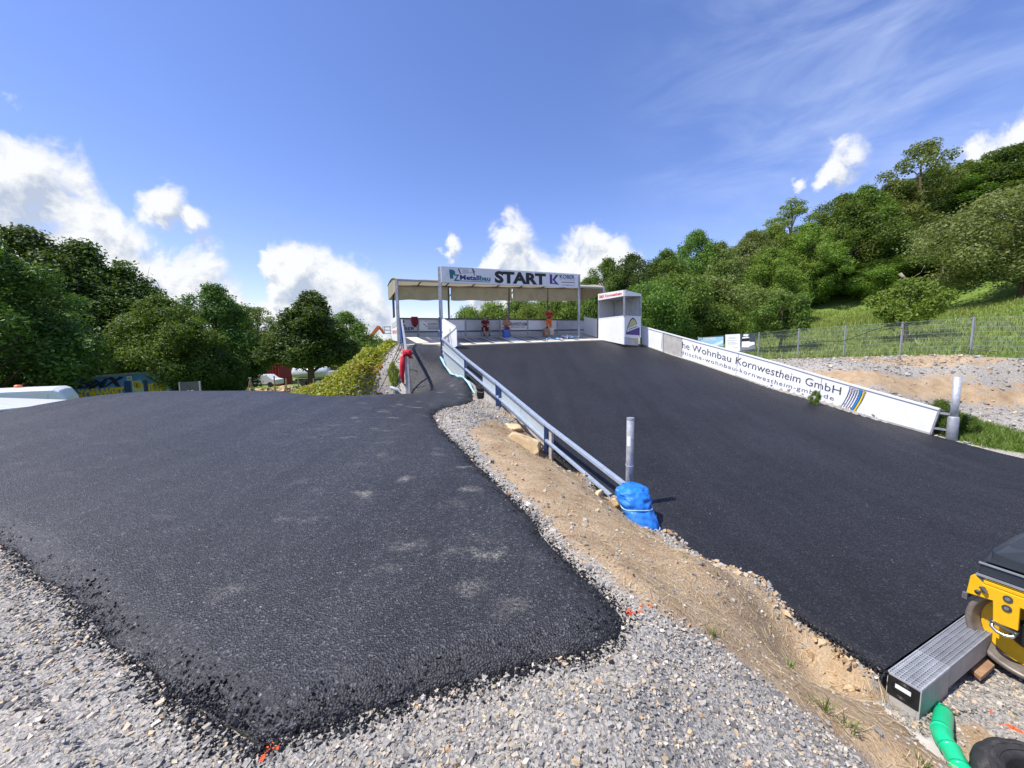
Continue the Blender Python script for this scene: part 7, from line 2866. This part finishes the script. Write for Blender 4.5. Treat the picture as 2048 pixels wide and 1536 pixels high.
# ------------------------------------------------------------------ things in the left background
def container():
    a, b = py(146, 757, 27), py(335, 742, 29.5)
    zb = -2.7
    d = Vector((b.x - a.x, b.y - a.y, 0)); L = d.length; d.normalize()
    w = Vector((-d.y, d.x, 0))          # away from the camera side
    if w.y < 0: w = -w
    root = empty('shipping_container', Vector((a.x, a.y, zb)), 'blue shipping container covered with yellow and dark graffiti', 'container')
    a0, b0 = Vector((a.x, a.y, zb)), Vector((b.x, b.y, zb))
    q = [a0, b0, b0 + w * 2.4, a0 + w * 2.4]
    MB().hexa(q + [Vector((p.x, p.y, z)) for p, z in zip(q, (a.z, b.z, b.z, a.z))]).build('body', M['container_blue'], root)
    MB().beam(a + UP * .02, b + UP * .02, .12, .12).build('roof_rail', M['steel_dull'], root)
    MB().beam(b0, b, .14).build('corner_post', M['poster_blue'], root)
    fn = lambda u, v: a0.lerp(b0, u) * 1 + UP * ((a.z - zb) * (1 - u) + (b.z - zb) * u) * (.27 + .73 * v) - w * .012
    fo = lambda u, v: fn(u, v) - w * .006
    fb = lambda u, v: fn(u, v) - w * .012
    lettering('BMX', lambda u, v: fo(u + .03 * math.sin(v * 9), v + .04 * math.sin(u * 20)), .05, .5, .56, .9, M['graffiti_navy'], root, .05)
    lettering('KORNWEST', lambda u, v: fo(u, v + .02 * math.sin(u * 40)), .04, .5, .14, .50, M['graffiti_yellow'], root, .05)
    lettering('HEIM', lambda u, v: fo(u, v + .02 * math.sin(u * 40)), .70, .985, .20, .56, M['graffiti_yellow'], root, .05)
    for u0, u1 in ((.51, .575), (.715, .765)):
        flat('shutter', fb, [[(u0, .0), (u1, .0), (u1, .72), (u0, .72)]], M['blue_dark'], root)
    # the painted cup
    flat('cup', fo, [[(.59, .0), (.70, .0), (.70, .72), (.59, .72)]], M['poster_blue'], root)
    flat('cup', fb, [[(.60, .38), (.625, .36), (.665, .36), (.69, .40), (.69, .68), (.60, .68)], [(.635, .28), (.655, .28), (.655, .36), (.635, .36)], [(.60, .12), (.69, .12), (.69, .28), (.60, .28)]], M['graffiti_yellow'], root)
    f3 = lambda u, v: fn(u, v) - w * .018
    lettering('1', f3, .638, .652, .45, .60, M['graffiti_navy'], root, .03)
    flat('cup_ring', f3, stroke([(.645 + .025 * math.cos(t), .525 + .115 * math.sin(t)) for t in np.linspace(0, 6.28, 17)], .006), M['graffiti_navy'], root)
    wn_ = flat('window', fb, [[(.545, .74), (.60, .74), (.60, .92), (.545, .92)]], M['white_board'], root)
    flat('window_pane', f3, [[(.552, .765), (.593, .765), (.593, .895), (.552, .895)]], M['grey_panel'], wn_)
    sq = []
    for i in range(4):
        for j in range(4):
            if (i + j) % 2 == 0:
                sq.append([(.93 + .013 * i, .66 + .055 * j), (.943 + .013 * i, .66 + .055 * j), (.943 + .013 * i, .715 + .055 * j), (.93 + .013 * i, .715 + .055 * j)])
    flat('chequer', f3, sq, M['graffiti_navy'], root)
    flat('scrawl', fb, stroke([(.79, .80), (.86, .62), (.93, .80)], .02), M['graffiti_navy'], root)


container()


def van():
    # white van parked beyond the crest, only its upper body in view
    r0 = py(-60, 792, 15.6)
    root = empty('white_van', Vector((r0.x, r0.y, -2.3)), 'white van parked beyond the asphalt crest with orange beacon', 'van')
    ax = Vector((.82, .57, 0)).normalized()      # towards its rear, to the right
    sd = Vector((ax.y, -ax.x, 0))                # towards the camera
    o = py(116, 782, 16.6)
    o.z = 0
    zr = py(100, 776.5, 16.4).z
    L = lambda x, y, z: Vector((o.x, o.y, 0)) - ax * x + sd * y + UP * (zr + z)
    prof = [(-.30, -1.9), (-.18, -.45), (-.02, -.12), (.16, -.02), (1.5, .0), (4.2, .0), (4.6, -.1), (5.1, -.75), (5.9, -1.0), (6.0, -1.9)]
    rows = []
    for y, inset, dz in ((0, 0, -.08), (-.12, .0, 0), (-.85, .0, .03), (-1.6, .0, 0), (-1.72, 0, -.08)):
        rows.append([L(x, y, z + (dz if z > -.5 else 0)) for x, z in prof])
    V = [p for r in rows for p in r]
    k = len(prof)
    Fc = []
    for j in range(len(rows) - 1):
        for i in range(k - 1):
            Fc.append((j * k + i, j * k + i + 1, (j + 1) * k + i + 1, (j + 1) * k + i))
    Fc.append(tuple(range(k))); Fc.append(tuple(reversed(range(4 * k, 5 * k))))
    MB().add(V, Fc).build('body', M['van_white'], root, bevel=.04)
    MB().slab([L(.35, .012, -.75), L(2.0, .012, -.75), L(2.0, .012, -.22), L(.30, .012, -.22)], .01).build('window', M['white_panel'], root)
    MB().slab([L(2.1, .012, -.75), L(4.4, .012, -.75), L(4.2, .012, -.22), L(2.1, .012, -.22)], .01).build('window', M['white_panel'], root)
    c = L(1.35, -.85, .06)
    MB().tube([c, c + UP * .05, c + UP * .09], [.12, .12, .08], 12).build('beacon', M['lift_orange'], root)
    for x in (.9, 4.9):
        for y in (-.02, -1.6):
            MB().tube([L(x, y, -1.75), L(x, y - .16, -1.75)], .33, 20).build('wheel', M['rubber'], root)
    # ribbed aluminium tipper body in front of the van
    g = empty('tipper_body', py(0, 850, 12.5), 'white ribbed flat trailer deck at the left picture edge', 'trailer')
    A1, B1 = py(-160, 793, 13.4), py(140, 802, 14.8)
    A2, B2 = py(-160, 840, 9.9), py(150, 806, 13.9)
    n = 9
    for i in range(n):
        f0, f1 = i / n, (i + .86) / n
        q = [A1.lerp(A2, f0), B1.lerp(B2, f0), B1.lerp(B2, f1), A1.lerp(A2, f1)]
        MB().slab([p + UP * .02 for p in q], .05).build('ribbed_plank', M['van_white'], g)
    MB().slab([A1 - UP * .05, B1 - UP * .05, B2 - UP * .05, A2 - UP * .05], .06).build('load_floor', M['steel_dull'], g)
    MB().slab([B1 - UP * .09, B2 - UP * .09, B2 - UP * .5, B1 - UP * .5], .05).build('tailboard', M['van_white'], g)
    c = (A1 + A2 + B1 + B2) / 4
    MB().box(c - UP * .9, (1.2, 1.2, 1.5)).build('chassis', M['steel_dark'], g)


van()


def far_yard():
    Y = 46
    z = gz(py(750, 770, Y).x, Y)
    tk = empty('tank_truck', py(760, 785, Y), 'silver tank trailer parked behind the single big tree', 'truck')
    a, b = py(588, 752, Y), py(660, 752, Y)
    a.z = b.z = py(600, 745, Y).z
    MB().tube([a, a + (b - a) * .03, b - (b - a) * .03, b], [.5, .68, .68, .5], 22).build('tank', M['tank'], tk, True)
    zg = a.z - 1.6
    MB().beam(a + Vector((.3, 0, -.85)), b + Vector((2.4, 0, -.85)), .7, .2).build('chassis', M['steel_dark'], tk)
    for f in (.35, .5, .95):
        c = a.lerp(b, f) + Vector((0, -.8, -1.2))
        MB().tube([c, c + Vector((0, .3, 0))], .42, 18).build('wheel', M['rubber'], tk)
    MB().slab([b + Vector((.3, -.6, -.7)), b + Vector((2.2, -.6, -.7)), b + Vector((2.2, -.6, .2)), b + Vector((.3, -.6, .2))], .9).build('cab', M['grey_panel'], tk, bevel=.08)
    rc = empty('red_container', py(548, 770, 50), 'red steel container between the trees in the far yard', 'container')
    p, q = py(538, 772, 50), py(560, 772, 50)
    zt = py(550, 728, 50).z
    MB().hexa([p, q, q + Vector((0, 3, 0)), p + Vector((0, 3, 0))] + [Vector((r.x, r.y, zt)) for r in (p, q, q + Vector((0, 3, 0)), p + Vector((0, 3, 0)))]).build('body', M['container_red'], rc)
    for k in range(5):
        c = p.lerp(q, k / 4) + Vector((0, -.05, 0))
        MB().beam(c, Vector((c.x, c.y, zt)), .1).build('rib', M['container_red'], rc)
    cr = empty('white_car', py(540, 770, 44), 'white car half hidden by trees left of the tank trailer', 'car')
    p = py(527, 762, 44); L = Vector((1, 0, 0))
    prof = [(-1.9, -.35), (-1.9, .15), (-1.2, .3), (-.6, .75), (.8, .75), (1.4, .3), (1.9, .2), (1.9, -.35)]
    MB().slab([p + Vector((x, 0, zz)) for x, zz in prof], 1.5).build('body', M['van_white'], cr, bevel=.08)
    for x in (-1.2, 1.2):
        MB().tube([p + Vector((x, -.78, -.35)), p + Vector((x, -.6, -.35))], .3, 16).build('wheel', M['rubber'], cr)
    # long low building roof behind
    bd = empty('low_shed', py(700, 740, 60), 'long low shed with dark roof behind the tank trailer', 'shed')
    p, q = py(632, 742, 58), py(690, 742, 58)
    MB().hexa([v - UP * 2.4 for v in (p, q, q + Vector((0, 5, 0)), p + Vector((0, 5, 0)))] + [p, q, q + Vector((0, 5, 0)), p + Vector((0, 5, 0))]).build('wall', M['concrete'], bd)
    MB().slab([p + Vector((-.4, -.5, .05)), q + Vector((.4, -.5, .05)), q + Vector((.4, 5, 1.0)), p + Vector((-.4, 5, 1.0))], .15).build('roof', M['wood'], bd)
    # orange boom lift
    Y = 60
    bl = empty('boom_lift', py(718, 720, Y), 'orange boom lift with folded arm rising behind the bank', 'lift')
    A, B, C = py(726, 693, Y), py(758, 653, Y), py(768, 667, Y)
    base = Vector((A.x - 1.2, A.y, gz(A.x, A.y)))
    MB().beam(base + UP * 1.0, A, .7, .6).build('lower_boom', M['lift_orange'], bl)
    MB().beam(A, B, .42, .45).build('boom', M['lift_orange'], bl)
    MB().beam(B, C, .3, .3).build('jib', M['lift_orange'], bl)
    MB().box(base + UP * .5, (3.0, 2.0, 1.0)).build('chassis', M['lift_orange'], bl, bevel=.1)
    for k in (0, 1):
        for h in (0, .5, 1.0):
            MB().beam(C + Vector((0, -.4 + .8 * k, h)), C + Vector((1.1, -.4 + .8 * k, h)), .06).build('basket_rail', M['steel_dark'], bl)
    for x in (0, 1.1):
        for y in (-.4, .4):
            MB().beam(C + Vector((x, y, 0)), C + Vector((x, y, 1.05)), .06).build('basket_post', M['steel_dark'], bl)
    MB().box(C + Vector((.55, 0, 0)), (1.1, .8, .06)).build('basket_floor', M['steel_dark'], bl)
    # survey tripod and fence stakes, boulders
    t = py(500, 757, 22)
    tr = empty('survey_tripod', Vector((t.x, t.y, gz(t.x, t.y))), 'wooden survey tripod standing in the shade', 'tripod')
    zg = gz(t.x, t.y)
    for a_ in (0, 2.1, 4.2):
        MB().tube([t, Vector((t.x + .5 * math.cos(a_), t.y + .5 * math.sin(a_), zg))], .025, 6).build('leg', M['wood'], tr)
    MB().tube([t, t + UP * .06], .07, 10).build('head', M['steel_dull'], tr)
    for i, (u, v, Y_) in enumerate(((548, 752, 30), (572, 757, 30), (596, 755, 30), (627, 757, 30))):
        t = py(u, v, Y_)
        o = MB().tube([Vector((t.x, t.y, gz(t.x, t.y) - .1)), t], .05, 7).build('stake', M['wood'])
        tag(o, ['first wooden stake from the left before the yard', 'second wooden stake before the tank trailer', 'third wooden stake before the tank trailer', 'wooden stake right of the big tree trunk'][i], 'stake', 'stakes in front of the yard')
    rs = random.Random(4)
    for i in range(9):
        u = 505 + i * 17 + rs.uniform(-5, 5)
        p = py(u, 774 + rs.uniform(-6, 4), 41)
        p.z = gz(p.x, p.y) + .2
        mb = MB(); mb.ball(p, (rs.uniform(.45, .8), rs.uniform(.4, .7), rs.uniform(.4, .7)), 10, 7, .7, i)
        o = mb.build('boulder', M['limestone'])
        tag(o, 'pale boulder, number %s from the left in the row before the yard' % ['one', 'two', 'three', 'four', 'five', 'six', 'seven', 'eight', 'nine'][i], 'boulder', 'boulders before the yard')
    nb = empty('notice_board', py(388, 780, 25), 'dark notice board with pale papers right of the container', 'board')
    a, b = py(362, 795, 25), py(402, 793, 25)
    up = UP * 1.0
    MB().slab([a, b, b + up, a + up], .06).build('panel', M['steel_dark'], nb)
    fn = quadmap(a, b, b + up, a + up, .035)
    for u in (.35, .55):
        flat('paper', fn, [[(u, .2), (u + .12, .2), (u + .12, .45), (u, .45)]], M['grey_panel'], nb)
    for p in (a, b):
        MB().beam(p - UP * 1.5, p + up, .08).build('post', M['steel_dull'], nb)


far_yard()
